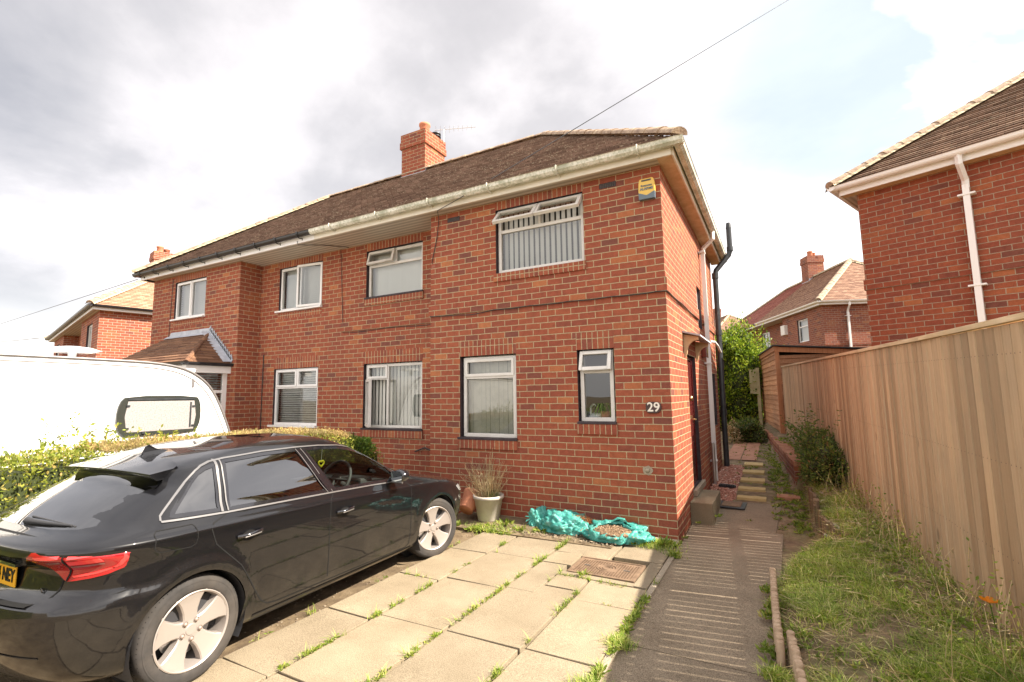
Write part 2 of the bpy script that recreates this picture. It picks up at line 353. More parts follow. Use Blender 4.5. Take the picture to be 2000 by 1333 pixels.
M['shrub'] = leafmat('shrub_leaf', [(0, (.05,.09,.025)), (.5, (.11,.18,.04)), (.85, (.20,.26,.06)), (1, (.32,.18,.09))])
M['grass'] = leafmat('grass_blade', [(0, (.12,.22,.03)), (.4, (.26,.38,.05)), (.7, (.45,.54,.10)), (.88, (.62,.60,.22)), (1, (.80,.68,.40))], trans=.3)
M['weed'] = leafmat('weed_leaf', [(0, (.12,.19,.02)), (.5, (.22,.31,.04)), (.85, (.34,.38,.07)), (1, (.45,.38,.14))])
M['deadstem'] = leafmat('dead_stem', [(0, (.28,.18,.10)), (.5, (.48,.36,.20)), (1, (.72,.58,.38))], trans=.1)
M['fern'] = leafmat('dead_fern', [(0, (.20,.07,.02)), (1, (.36,.15,.05))], trans=.1)
SKYSEED = 3.7; DARKDIR = (-.92, .26, .33); BLUEDIR = (.17, .85, .49); EXPO = 1.38
# ------------------------------------------------------------------ camera
S = 1.11
yaw, pitch, roll = -.4939, .1112, -.0147
CP = Vector((1.005*S, -5.496*S, 1.503*S))
fw = Vector((math.sin(yaw)*math.cos(pitch), math.cos(yaw)*math.cos(pitch), math.sin(pitch)))
r0 = Vector((math.cos(yaw), -math.sin(yaw), 0)); u0 = r0.cross(fw)
rt = math.cos(roll)*r0 + math.sin(roll)*u0; up = -math.sin(roll)*r0 + math.cos(roll)*u0
cam = bpy.data.cameras.new('camera'); co = bpy.data.objects.new('camera', cam); COL.objects.link(co)
co.matrix_world = Matrix(((rt.x, up.x, -fw.x, CP.x), (rt.y, up.y, -fw.y, CP.y), (rt.z, up.z, -fw.z, CP.z), (0,0,0,1)))
cam.sensor_width = 36; cam.lens = 36*948.7/2000; cam.clip_end = 2000; cam.clip_start = .05
scene.camera = co

# ------------------------------------------------------------------ walls
def wall(mb, p0, ud, L, z0, z1, ops=(), depth=.1, mi=0, rmi=1):
    ux, uy = ud; nx, ny = uy, -ux            # outward normal
    us = sorted({0, L} | {round(o[0], 5) for o in ops} | {round(o[1], 5) for o in ops})
    zs = sorted({z0, z1} | {round(o[2], 5) for o in ops} | {round(o[3], 5) for o in ops})
    def pt(u, z, d=0): return (p0[0]+ux*u-nx*d, p0[1]+uy*u-ny*d, z)
    for i in range(len(us)-1):
        for j in range(len(zs)-1):
            uc, zc = (us[i]+us[i+1])/2, (zs[j]+zs[j+1])/2
            if any(o[0] < uc < o[1] and o[2] < zc < o[3] for o in ops): continue
            mb.quad(pt(us[i], zs[j]), pt(us[i+1], zs[j]), pt(us[i+1], zs[j+1]), pt(us[i], zs[j+1]), mi=mi)
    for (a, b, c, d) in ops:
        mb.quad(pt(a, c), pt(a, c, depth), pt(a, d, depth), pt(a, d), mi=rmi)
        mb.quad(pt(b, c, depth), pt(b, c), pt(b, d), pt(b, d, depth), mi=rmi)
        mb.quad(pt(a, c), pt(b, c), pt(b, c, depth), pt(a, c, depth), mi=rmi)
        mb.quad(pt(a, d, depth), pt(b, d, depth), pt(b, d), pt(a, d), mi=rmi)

def bars(mb, w, h, rects, y0, y1, mi=0):
    for (x0, x1, z0, z1) in rects: mb.box(x0, x1, y0, y1, z0, z1, mi)

def window(parent, W, w, h, splits=(), holes=None, opens=(), blind=None, fm='pvc_white', inset=.055, fw_=.05, sill=None, cas=(), glass='glass'):
    """W: matrix at the lower left of the frame seen from outside; x right, y inwards, z up.
    splits: bars (x0,x1,z0,z1); cas: closed casements; opens: (x0,x1,z0,z1,hinge,angle); blind: kind"""
    mb = MB(W); f = fw_
    bars(mb, w, h, [(0, f, 0, h), (w-f, w, 0, h), (f, w-f, 0, f), (f, w-f, h-f, h)], inset, inset+.06)
    for r_ in splits: mb.box(r_[0], r_[1], inset+.002, inset+.058, r_[2], r_[3])
    win = mb.build('window', M[fm], parent, bevel=.006)
    holes_open = []
    for (x0, x1, z0, z1) in cas:
        m2 = MB(W); c = .042
        bars(m2, 0, 0, [(x0, x0+c, z0, z1), (x1-c, x1, z0, z1), (x0+c, x1-c, z0, z0+c), (x0+c, x1-c, z1-c, z1)], inset-.014, inset+.03)
        m2.build('casement', M[fm], win, bevel=.006)
    for (x0, x1, z0, z1, hinge, ang) in opens:
        holes_open.append((x0, x1, z0, z1))
        if hinge == 'top': T = W @ Matrix.Translation((x0, inset-.01, z1)) @ Matrix.Rotation(R(-ang), 4, 'X'); sx, sz = 0, -(z1-z0)
        elif hinge == 'left': T = W @ Matrix.Translation((x0, inset-.01, z0)) @ Matrix.Rotation(R(-ang), 4, 'Z'); sx, sz = 0, 0
        else: T = W @ Matrix.Translation((x1, inset-.01, z0)) @ Matrix.Rotation(R(ang), 4, 'Z'); sx, sz = -(x1-x0), 0
        m2 = MB(T); c = .045; X0, X1, Z0, Z1 = sx, sx+x1-x0, sz, sz+z1-z0
        bars(m2, 0, 0, [(X0, X0+c, Z0, Z1), (X1-c, X1, Z0, Z1), (X0+c, X1-c, Z0, Z0+c), (X0+c, X1-c, Z1-c, Z1)], -.02, .03)
        cs = m2.build('casement', M[fm], win, bevel=.006)
        m3 = MB(T); m3.quad((X0+c, .005, Z0+c), (X1-c, .005, Z0+c), (X1-c, .005, Z1-c), (X0+c, .005, Z1-c)); m3.build('pane', M[glass], win)
    # panes: glass everywhere except the open leaves
    mg = MB(W); xs = sorted({f, w-f} | {v for o in holes_open for v in (max(f, o[0]), min(w-f, o[1]))}); zs = sorted({f, h-f} | {v for o in holes_open for v in (max(f, o[2]), min(h-f, o[3]))})
    for i in range(len(xs)-1):
        for j in range(len(zs)-1):
            xc, zc = (xs[i]+xs[i+1])/2, (zs[j]+zs[j+1])/2
            if any(o[0] < xc < o[1] and o[2] < zc < o[3] for o in holes_open): continue
            y = inset+.028; mg.quad((xs[i], y, zs[j]), (xs[i+1], y, zs[j]), (xs[i+1], y, zs[j+1]), (xs[i], y, zs[j+1]))
    mg.build('pane', M[glass], win)
    # blinds
    yb = inset+.13
    if blind:
        kind = blind[0]; m4 = MB(W)
        if kind == 'vertical':
            _, pitch_, ang, mt, wr = blind; x = -.06
            while x < w+.06:
                T = W @ Matrix.Translation((x+pitch_/2, yb+random.uniform(-.004, .004), h/2+.12)) @ Matrix.Rotation(R(ang + random.uniform(-4, 4)), 4, 'Z')
                m4.M = None; m4.tbox(T, pitch_*wr, .002, h+.36, 0); x += pitch_
        elif kind == 'venetian':
            _, pitch_, ang, mt = blind; z = .02
            while z < h+.28:
                T = W @ Matrix.Translation((w/2, yb, z)) @ Matrix.Rotation(R(ang), 4, 'X'); m4.M = None; m4.tbox(T, w+.02, .045, .003, 0); z += pitch_
        elif kind == 'flat':
            _, mt = blind; m4.quad((-.05, yb, -.05), (w+.05, yb, -.05), (w+.05, yb, h+.05), (-.05, yb, h+.05))
        m4.build('blind', M[mt], win)
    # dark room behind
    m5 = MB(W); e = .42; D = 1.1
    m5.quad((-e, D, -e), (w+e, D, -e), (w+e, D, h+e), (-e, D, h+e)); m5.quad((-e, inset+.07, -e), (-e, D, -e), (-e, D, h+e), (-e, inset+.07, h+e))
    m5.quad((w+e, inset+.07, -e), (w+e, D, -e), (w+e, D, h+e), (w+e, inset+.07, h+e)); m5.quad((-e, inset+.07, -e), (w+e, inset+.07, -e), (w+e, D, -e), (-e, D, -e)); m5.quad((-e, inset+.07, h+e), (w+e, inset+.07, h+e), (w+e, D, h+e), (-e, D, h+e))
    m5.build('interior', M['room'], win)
    if sill:
        m6 = MB(W); a, b, zlow, zhi, out, mt = sill; m6.box(a, b, -out, inset+.01, zlow, zhi); m6.build('sill', M[mt], win, bevel=.005)
    return win

def soldier(mb, x0, x1, z0, z1, y, dirn='x', out=.003, mi=0):
    if dirn == 'x': mb.box(x0, x1, y-out, y+.05, z0, z1, mi)
    else: mb.box(y-.05, y+out, x0, x1, z0, z1, mi)

# roof geometry shared by every hipped pair (local coordinates, right front corner at 0,0)
WL, DP, OV = 12.06, 5.6, .30
ZT, ZE = 4.558, 4.70
RUN, RISE = 3.10, 2.39
def slope_courses(mb, side, s0=0., s1=1., xa=None, xb=None, mi=0, gauge=.1, th=.024):
    L = math.hypot(RUN, RISE); n = int(L/gauge); nz, nr = RUN/L, RISE/L
    for i in range(n):
        a, b = i/n, (i+1)/n
        def ends(s):
            if side == 'front' or side == 'back':
                l, r_ = -WL-OV+RUN*s, OV-RUN*s
                if xa is not None: l = max(l, xa)
                if xb is not None: r_ = min(r_, xb)
                return l, r_
            return -OV+RUN*s, DP+OV-RUN*s
        def pt(c, s, t):
            z = ZE+RISE*s+nz*t; o = nr*t
            if side == 'front': return (c, -OV+RUN*s-o, z)
            if side == 'back': return (c, DP+OV-RUN*s+o, z)
            if side == 'right': return (OV-RUN*s+o, c, z)
            return (-WL-OV+RUN*s-o, c, z)
        la, ra = ends(a); lb, rb = ends(b)
        if ra <= la: continue
        j = .004*math.sin(i*2.3)
        P = [pt(la, a, th+j), pt(ra, a, th+j), pt(max(rb, lb), b, .003), pt(lb, b, .003)]
        uv = [(la, i*gauge+.001), (ra, i*gauge+.001), (rb, (i+1)*gauge-.001), (lb, (i+1)*gauge-.001)]
        mb.quad(*P, mi=mi, uv=uv)
        mb.quad(pt(la, a, -.004), pt(ra, a, -.004), pt(ra, a, th+j), pt(la, a, th+j), mi=mi, uv=[(la, i*gauge), (ra, i*gauge), (ra, i*gauge+.01), (la, i*gauge+.01)])

def hip_line(mb, A, B, r=.11, seg=.33, mi=0, mb2=None):
    A, B = Vector(A), Vector(B); n = max(2, int((B-A).length/seg)); d = (B-A)/n
    for i in range(n):
        p = A+d*i; q = A+d*(i+1.06); k = 1+random.uniform(-.05, .05)
        side = d.cross(Vector((0,0,1))).normalized(); upv = side.cross(d).normalized()
        V = []; m = 9
        for pp, rr in ((p, r*k*1.06), (q, r*k*.94)):
            for j in range(m):
                t = PI*j/(m-1); V.append(pp + side*math.cos(t)*rr + upv*(math.sin(t)*rr*.75-.015))
        mb.add(V, [[j, j+1, m+j+1, m+j] for j in range(m-1)], mi, True); mb.add(V[:m], [list(range(m))], mi)
    if mb2 is not None:
        side = d.cross(Vector((0,0,1))).normalized()
        P = []; K = n*6
        for i in range(K+1):
            c = A+(B-A)*(i/K); q_ = []
            for s_ in (-1, 1):
                w = r*(1.15+.28*abs(math.sin(i*1.9+s_))); q_ += [c-side*-s_*w-Vector((0,0,.055)), c+side*s_*r*.8+Vector((0,0,.01))][::1 if s_ < 0 else -1]
            P += q_
        mb2.add(P, [[i*4+k, i*4+k+1, i*4+k+5, i*4+k+4] for i in range(K) for k in range(3)])

def gutter(mb, A, B, out, r=.055, style='half', mi=0):
    """A->B trough top line; out = outward unit vector"""
    A, B, o = Vector(A), Vector(B), Vector(out); Z = Vector((0,0,1))
    if style == 'half': pr = [(-r, 0), (-r, -.012)] + [(-r*math.cos(t), -.012-r*math.sin(t)) for t in [PI*k/8 for k in range(1, 8)]] + [(r, -.012), (r+.006, 0), (r-.006, .0), (r-.008, -.015), (0, -.045), (-r+.01, -.01)]
    else: pr = [(-r, 0), (-r, -.03), (-r*.7, -.075), (r*.3, -.082), (r*.85, -.05), (r, -.005), (r+.008, 0), (r-.008, 0), (r*.6, -.045), (-r+.01, -.06), (-r+.012, 0)]
    P = [A+o*a+Z*b for a, b in pr]; mb.prism(P, B-A, mi, sm=False)

def pipe_clip(mb, c, w, d, mi=0): mb.box(c[0]-w, c[0]+w, c[1]-d, c[1]+d, c[2]-.015, c[2]+.015, mi)

def semi_shell(root, brick, tile, tile2=None, split=None, gable_ops=(), front_ops=None, name='wall'):
    """walls of a whole neighbouring pair"""
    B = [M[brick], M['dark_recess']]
    fo = front_ops or {}
    mb = MB()
    wall(mb, (-3.63, 0), (1, 0), 3.63, -1.2, ZT+.1, fo.get('bayR', ()))
    wall(mb, (-3.63, .493), (0, -1), .493, -1.2, ZT+.1)
    wall(mb, (-8.637, .493), (1, 0), 5.007, -1.2, ZT+.1, fo.get('rec', ()))
    wall(mb, (-8.637, 0), (0, 1), .493, -1.2, ZT+.1)
    wall(mb, (-WL, 0), (1, 0), WL-8.637, -1.2, ZT+.1, fo.get('bayL', ()))
    wall(mb, (0, 0), (0, 1), DP-.15, -1.2, ZT+.1, gable_ops)
    wall(mb, (-WL, DP-.15), (0, -1), DP-.15, -1.2, ZT+.1)
    wall(mb, (0, DP-.15), (-1, 0), WL, -1.2, ZT+.1)
    # projecting band between the storeys
    mb.box(-3.65, .02, -.02, .1, 2.925, 3.1); mb.box(-.1, .02, .1, DP-.17, 2.925, 3.1)
    return mb.build(name, B, root)

def eaves(root, x0, x1, gm, fasc, gstyle='half', side=None, zt=ZT, soff='soffit', brk=None):
    """fascia, soffit and gutter along the front between x0 and x1 (side='right'/'left' turns the corner)"""
    xr = x1+(.18 if side == 'right' else 0); xl = x0-(.18 if side == 'left' else 0)
    mb = MB(); mb.box(xl, xr, -.205, -.18, zt, zt+.165)
    if side == 'right': mb.box(.18, .205, -.18, DP+.1, zt, zt+.165)
    if side == 'left': mb.box(-WL-.205, -WL-.18, -.205, DP+.1, zt, zt+.165)
    f = mb.build('fascia', M[fasc], root, bevel=.004)
    mb = MB()
    ya = .495
    mb.quad((xl, -.19, zt+.012), (xl, ya, zt+.012), (xr if side != 'right' else 0, ya, zt+.012), (xr if side != 'right' else 0, -.19, zt+.012), mi=0)
    if side == 'right': mb.quad((0, -.19, zt+.012), (0, DP+.1, zt+.012), (.19, DP+.1, zt+.012), (.19, -.19, zt+.012), mi=1)
    if side == 'left': mb.quad((-WL, -.19, zt+.012), (-WL, DP+.1, zt+.012), (-WL-.19, DP+.1, zt+.012), (-WL-.19, -.19, zt+.012), mi=1)
    mb.build('soffit', [M[soff], M['soffit_tan']], f)
    mb = MB(); zg = zt+.155
    gx1 = x1+(.34 if side == 'right' else 0); gx0 = x0-(.34 if side == 'left' else 0)
    gutter(mb, (gx0, -.272, zg), (gx1, -.272, zg), (0, -1, 0), .062, gstyle)
    if side == 'right': gutter(mb, (.272, -.30, zg), (.272, DP+.3, zg), (1, 0, 0), .062, gstyle)
    if side == 'left': gutter(mb, (-WL-.272, -.30, zg), (-WL-.272, DP+.3, zg), (-1, 0, 0), .062, gstyle)
    g = mb.build('gutter', M[gm], root)
    if brk:
        n = int((gx1-gx0)/brk[1])
        for i in range(n):
            x = gx0+(i+.5)*(gx1-gx0)/n; mb = MB()
            mb.tube([(x, -.345, zg+.01), (x, -.35, zg-.04), (x, -.31, zg-.088), (x, -.26, zg-.098), (x, -.206, zg-.085), (x, -.206, zg-.12)], .011, 6)
            mb.build('bracket', M[brk[0]], g)
    return f

def chimney(root, x0, x1, y0, y1, z0, z1, brick='brick', pots=2, cowl=False):
    mb = MB(); zc = z1-.37
    mb.box(x0, x1, y0, y1, z0, zc); mb.box(x0-.035, x1+.035, y0-.035, y1+.035, zc, zc+.17); mb.box(x0-.02, x1+.02, y0-.02, y1+.02, zc+.17, z1)
    c = mb.build('chimney', M[brick], root)
    mb = MB(); mb.box(x0-.01, x1+.01, y0-.012, y1+.012, z0, z0+.01)
    mb.quad((x0-.05, y0-.012, z0-.02), (x1+.04, y0-.012, z0-.02), (x1+.012, y0-.012, z0+.30), (x0-.012, y0-.012, z0+.30))
    mb.quad((x1+.012, y0-.012, z0), (x1+.012, y1, z0+.3), (x1+.012, y1, z0+.62), (x1+.012, y0-.012, z0+.34))
    for k in range(6):
        yy = y0+(y1-y0)*k/6; mb.box(x1+.008, x1+.016, yy, yy+.12, z0+.3, z0+.40+.05*k)
    mb.build('flashing', M['lead'], c)
    for k in range(pots):
        cx = x0+(x1-x0)*(.72 if k == 0 else .25); cy = y0+(y1-y0)*(.3 if k == 0 else .7)
        mb = MB()
        mb.lathe([(.13, z1-.01), (.12, z1+.2), (.14, z1+.22), (.14, z1+.27), (.11, z1+.28), (.10, z1+.1), (0, z1+.1)], Matrix.Translation((cx, cy, 0)), 20)
        mb.build('chimney_pot', M['terracotta'], c)
    if cowl:
        mb = MB(); cx, cy = x0+(x1-x0)*.78, y0+(y1-y0)*.8
        T = Matrix.Translation((cx, cy, 0))
        mb.lathe([(.09, z1-.02), (.09, z1+.1), (.13, z1+.1), (.13, z1+.13), (.1, z1+.14), (.1, z1+.16), (.13, z1+.165), (.13, z1+.19), (.09, z1+.22), (0, z1+.225)], T, 20)
        mb.build('cowl', M['black_plastic'], c)
    return c

def aerial(root, base, h, ang=0, bl=.7, tilt=0):
    mb = MB(); b = Vector(base); t = b+Vector((0, 0, h)); mb.tube([b, t], .014, 6)
    d = Vector((math.cos(ang), math.sin(ang), math.tan(tilt))).normalized(); mb.tube([t-d*bl*.3, t+d*bl], .009, 6)
    s_ = Vector((-math.sin(ang), math.cos(ang), 0))
    for k in range(9):
        c = t-d*bl*.25+d*bl*.14*k; L = .2-.012*k; mb.tube([c-s_*L, c+s_*L], .004, 4)
    return mb.build('aerial', M['metal'], root)

# ================================================================== NUMBER 29
H = empty('brick_house', (0, 0, 0))
tag(H, 'red brick semi-detached house with number 29 plaque, yellow alarm box and two open top windows', 'house')
PX = -6.15
mb = MB(); Z0 = -.12
opA = (.56, 1.52, 1.035, 2.26); opB = (2.44, 2.945, 1.285, 2.255); opC = (1.21, 2.59, 3.46, 4.43)
wall(mb, (-3.63, 0), (1, 0), 3.63, Z0, ZT+.1, [opA, opB, opC], .1)
wall(mb, (-3.63, .493), (0, -1), .493, Z0, ZT+.1)
opD = (PX*-1-5.53, PX*-1-4.195, 3.49, 4.41); opF = (PX*-1-5.555, PX*-1-4.19, 1.09, 2.28)
wall(mb, (PX, .493), (1, 0), 2.52, Z0, ZT+.1, [opD, opF], .1)
door = (1.38, 2.2, .30, 2.23); sw1 = (2.85, 3.35, 2.80, 3.55); sw2 = (4.35, 5.0, 1.0, 2.05)
wall(mb, (0, 0), (0, 1), DP-.15, Z0, ZT+.1, [door, sw1, sw2], .12)
wall(mb, (0, DP-.15), (-1, 0), -PX, Z0, ZT+.1)
# string course, 2 courses proud of the wall
mb.box(-3.652, .022, -.022, .04, 2.925, 3.10); mb.box(-.04, .022, .04, 2.84, 2.925, 3.10); mb.box(-.04, .022, 3.36, DP-.17, 2.925, 3.10)
mb.box(PX, -3.64, .471, .53, 2.925, 3.10)
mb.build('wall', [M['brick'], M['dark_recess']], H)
mb = MB()
for (x0, x1, z0, z1, y, out) in [(-3.072, -2.105, 2.262, 2.49, 0, .003), (-1.195, -.682, 2.257, 2.485, 0, .003), (-2.43, -1.03, 4.432, 4.556, 0, .003), (-3.09, -2.10, .905, 1.03, 0, .028), (-1.21, -.67, 1.155, 1.28, 0, .028), (-2.45, -1.02, 3.335, 3.455, 0, .026),
    (-5.56, -4.18, 2.284, 2.51, .493, .003), (-5.58, -4.16, .965, 1.085, .493, .028), (-5.54, -4.18, 4.414, 4.556, .493, .003), (-5.55, -4.17, 3.365, 3.485, .493, .026)]:
    mb = MB(); soldier(mb, x0, x1, z0, z1, y, 'x', out); mb.build('brick_sill' if out > .01 else 'lintel', M['soldier'], H)
# dark tiled sub-sills under the frames
mb = MB()
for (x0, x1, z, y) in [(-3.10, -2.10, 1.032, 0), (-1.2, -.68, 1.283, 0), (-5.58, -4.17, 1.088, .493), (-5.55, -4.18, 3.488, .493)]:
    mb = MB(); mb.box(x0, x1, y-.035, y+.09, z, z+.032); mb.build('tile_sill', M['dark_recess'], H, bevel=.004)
T = Matrix.Translation
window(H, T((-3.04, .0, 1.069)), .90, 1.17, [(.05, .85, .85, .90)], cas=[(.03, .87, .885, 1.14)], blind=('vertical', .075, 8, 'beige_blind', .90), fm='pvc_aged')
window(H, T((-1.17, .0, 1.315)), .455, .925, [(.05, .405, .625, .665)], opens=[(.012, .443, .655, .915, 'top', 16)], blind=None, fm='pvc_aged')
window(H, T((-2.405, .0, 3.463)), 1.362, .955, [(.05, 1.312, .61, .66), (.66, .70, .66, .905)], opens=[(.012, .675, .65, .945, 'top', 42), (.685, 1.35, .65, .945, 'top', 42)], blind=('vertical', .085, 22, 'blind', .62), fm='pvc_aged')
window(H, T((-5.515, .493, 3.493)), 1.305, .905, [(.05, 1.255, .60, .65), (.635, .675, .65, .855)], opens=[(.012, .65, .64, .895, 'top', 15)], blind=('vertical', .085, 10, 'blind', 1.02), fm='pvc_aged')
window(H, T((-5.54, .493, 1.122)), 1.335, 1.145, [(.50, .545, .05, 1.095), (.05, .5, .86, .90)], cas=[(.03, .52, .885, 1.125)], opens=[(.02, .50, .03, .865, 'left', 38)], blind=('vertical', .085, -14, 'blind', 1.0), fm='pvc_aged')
RW = lambda y, z: Matrix.Translation((0, y, z)) @ Matrix.Rotation(R(90), 4, 'Z')
window(H, RW(2.87, 2.82), .46, .71, [], blind=('flat', 'blind_dark'))
window(H, RW(4.37, 1.02), .61, 1.01, [(.05, .56, .7, .75)], blind=('flat', 'blind_dark'))
# airbricks
for (x0, x1) in ((-3.30, -3.07), (-.80, -.57)):
    mb = MB(); mb.box(x0, x1, -.005, .03, 4.405, 4.475)
    for i in range(9):
        for j in range(3): mb.box(x0+.012+i*.024, x0+.024+i*.024, -.008, 0, 4.412+j*.02, 4.424+j*.02, 1)
    mb.build('airbrick', [M['dark_recess'], M['room']], H)
# side door
mb = MB(RW(1.38, .30)); w_, h_ = .82, 1.93
bars(mb, 0, 0, [(0, .06, 0, h_), (w_-.06, w_, 0, h_), (.06, w_-.06, h_-.06, h_), (.06, w_-.06, 0, .05)], .05, .11)
dr = mb.build('door', M['door'], H, bevel=.005)
mb = MB(RW(1.38, .30)); mb.box(.06, w_-.06, .07, .10, .05, h_-.06)
for z0, z1 in ((.12, .62), (.70, 1.1), (1.18, 1.82)):
    for x0, x1 in ((.12, .39), (.43, .70)): mb.box(x0, x1, .058, .071, z0, z1)
mb.build('door_leaf', M['door'], dr, bevel=.01)
mb = MB(RW(1.38, .30)); mb.box(.30, .52, .045, .06, .98, 1.02); mb.build('letterbox', M['brass'], dr)
mb = MB(RW(1.38, .30)); mb.tube([(.70, .07, .95), (.70, .02, .95), (.60, .02, .955)], .011, 8); mb.box(.68, .72, .06, .07, .88, 1.06); mb.build('handle', M['brass'], dr)
mb = MB(RW(1.38, .30)); mb.lathe([(0, .05), (.035, .05), (.045, .03), (.03, .01), (0, .008)], Matrix.Translation((.41, .0, 1.28)) @ Matrix.Rotation(R(-90), 4, 'X'), 16); mb.build('knocker', M['brass'], dr)
mb = MB(); mb.box(-.02, .05, 1.30, 2.28, .215, .30); mb.build('threshold', M['kerb'], H, bevel=.006)
# canopy on curved brackets
mb = MB()
for yy in (1.14, 2.30):
    P = [(0.0, 2.50), (.20, 2.455), (.20, 2.41)] + [(.20-.155*math.sin(t), 2.41-.16*(1-math.cos(t))) for t in [k*PI/2/6 for k in range(1, 7)]] + [(.04, 2.22), (.02, 2.18), (.0, 2.17)]
    mb.prism([(x, yy, z) for x, z in P], (0, .045, 0))
cn = mb.build('door_canopy', M['soffit_tan'], H, bevel=.004)
mb = MB(); mb.prism([(0, 1.06, 2.545), (.24, 1.06, 2.475), (.24, 1.06, 2.452), (0, 1.06, 2.52)], (0, 1.32, 0)); mb.build('canopy_roof', M['lead'], cn)
# roof (right half + the hip)
mb = MB(); slope_courses(mb, 'front', xa=PX); slope_courses(mb, 'right'); slope_courses(mb, 'back', xa=PX)
rf = mb.build('roof', M['tile'], H)
RX, RY, RZ = OV-RUN, -OV+RUN, ZE+RISE
mb = MB(); mb2 = MB()
hip_line(mb, (OV+.01, -OV-.01, ZE+.05), (RX, RY, RZ+.03)); hip_line(mb, (OV+.01, DP+OV+.01, ZE+.05), (RX, RY, RZ+.03), mb2=mb2); hip_line(mb, (RX+.08, RY, RZ+.03), (PX, RY, RZ+.03), r=.09)
mb.build('hip_tiles', M['hiptile'], rf); mb2.build('mortar_bedding', M['bedding'], rf)
eaves(H, PX, 0, 'pvc_dirty', 'pvc', 'ogee', 'right', brk=('pvc_dirty', 1.02))
chimney(H, -6.66, -5.93, 2.72, 3.5, 6.75, 8.12, pots=1, cowl=True)
aerial(H, (-5.8, 3.3, 8.0), .34, R(35), .8, R(8))
# white downpipe on the side wall
mb = MB()
mb.tube([(.272, 3.38, 4.64), (.272, 3.38, 4.50), (.09, 3.45, 4.36), (.075, 3.46, 4.28)], .038, 4, cap=False, sm=False)
mb.box(.035, .105, 3.425, 3.495, .1, 4.32)
dp = mb.build('downpipe', M['pvc_white'], H)
mb = MB()
for z in (4.28, 2.2, .45): mb.box(.0, .115, 3.38, 3.54, z-.012, z+.012)
mb.build('pipe_clip', M['pvc_white'], dp)
mb = MB(); mb.tube([(.07, 3.30, .0), (.07, 3.30, .78)], .03, 10); mb.build('waste_pipe', M['metal'], H)
# black soil stack
mb = MB()
mb.tube([(.11, 5.2, .03), (.11, 5.2, 4.22), (.13, 5.22, 4.32), (.40, 5.32, 4.66), (.43, 5.33, 4.76), (.43, 5.33, 5.28)], .055, 16)
for z in (4.2, 2.95, 2.25, 1.25): mb.tube([(.11, 5.2, z-.06), (.11, 5.2, z+.06)], .068, 16)
mb.tube([(.43, 5.33, 4.74), (.43, 5.33, 4.84)], .066, 16); mb.tube([(.43, 5.33, 5.26), (.43, 5.33, 5.38)], [.06, .045], 12)
sp_ = mb.build('soil_pipe', M['grey_pipe'], H)
mb = MB(); mb.tube([(.02, 4.35, 2.68), (.09, 4.45, 2.68), (.12, 4.75, 2.62), (.13, 5.18, 2.52)], .024, 8); mb.build('branch_pipe', M['pvc_white'], sp_)
mb = MB(); mb.box(.0, .09, 3.0, 3.25, 2.28, 2.62); mb.build('meter_box', M['door'], H, bevel=.01)
# cable hung along the string course, and the one dropping from the eaves
mb = MB(); P = []
for i in range(60):
    x = -3.62+3.64*i/59; P.append((x, -.028-.004*math.sin(i), 2.922-.012*abs(math.sin(i*.33))-.03*math.exp(-((x+2.9)/.3)**2)))
mb.tube(P, .0065, 5); mb.tube([(.028, -.02, 2.915)]+[(.028, .1+.3*i, 2.915-.008*math.sin(i*1.4)) for i in range(10)], .0065, 5)
mb.build('wall_cable', M['black_plastic'], H); mb = MB()
mb.tube([(-2.83, -.33, 4.60), (-3.35, -.20, 4.55), (-3.45, -.03, 4.48), (-3.5, -.012, 4.2), (-3.6, -.012, 3.8), (-3.645, .2, 3.5)], .006, 5)
mb.build('wall_cable', M['black_plastic'], H); mb = MB()
mb.tube([(-6.2, .47, 4.55)]+[(-6.1+.25*i, .485, 2.90-.01*math.sin(i)) for i in range(10)], .005, 5)
mb.build('wall_cable', M['black_plastic'], H); mb = MB()
mb.tube([(-4.3, .45, .75), (-4.1, .46, .82), (-3.9, .45, .76), (-3.68, .44, .78), (-3.66, .44, .7)], .012, 6)
mb.build('wall_cable', M['black_plastic'], H)
# patched mortar hole
mb = MB(); V = [(-.32+.062*math.cos(t)*(1+.10*math.sin(3*t+1)), -.004, .735+.055*math.sin(t)*(1+.12*math.cos(5*t))) for t in [2*PI*k/14 for k in range(14)]]
mb.quad(*V); mb.lathe([(.0, .0), (.022, .0), (.026, .012), (0, .016)], T((-.32, -.004, .735)) @ Matrix.Rotation(R(90), 4, 'X'), 12); mb.build('patch', M['kerb'], H)

# ================================================================== LEFT HALF
H2 = empty('brick_house', (PX, 0, 0))
tag(H2, 'left half of the brick pair, with white sills, slatted blinds and tiled porch', 'house')
def loc2(o): return o
mb = MB(T((0, 0, 0)))
oE = (-8.04-PX, -6.725-PX)
ow = lambda a, b, z0, z1, base: (a-base, b-base, z0, z1)
wall(mb, (-8.637, .493), (1, 0), 8.637+PX, Z0, ZT+.1, [ow(-8.04, -6.725, 3.48, 4.42, -8.637), ow(-8.105, -6.77, 1.11, 2.28, -8.637)], .08)
wall(mb, (-8.637, 0), (0, 1), .493, Z0, ZT+.1)
wall(mb, (-WL, 0), (1, 0), WL-8.637, Z0, ZT+.1, [ow(-11.10, -9.865, 3.5, 4.40, -WL)], .08)
wall(mb, (-WL, DP-.15), (0, -1), DP-.15, Z0, ZT+.1); wall(mb, (PX, DP-.15), (-1, 0), WL+PX, Z0, ZT+.1)
wl2 = mb.build('wall', [M['brick'], M['dark_recess']], None)
def under(o, p=H2):
    o.parent = p; o.matrix_parent_inverse = Matrix.Translation(-p.location); return o
under(wl2)
mb = MB()
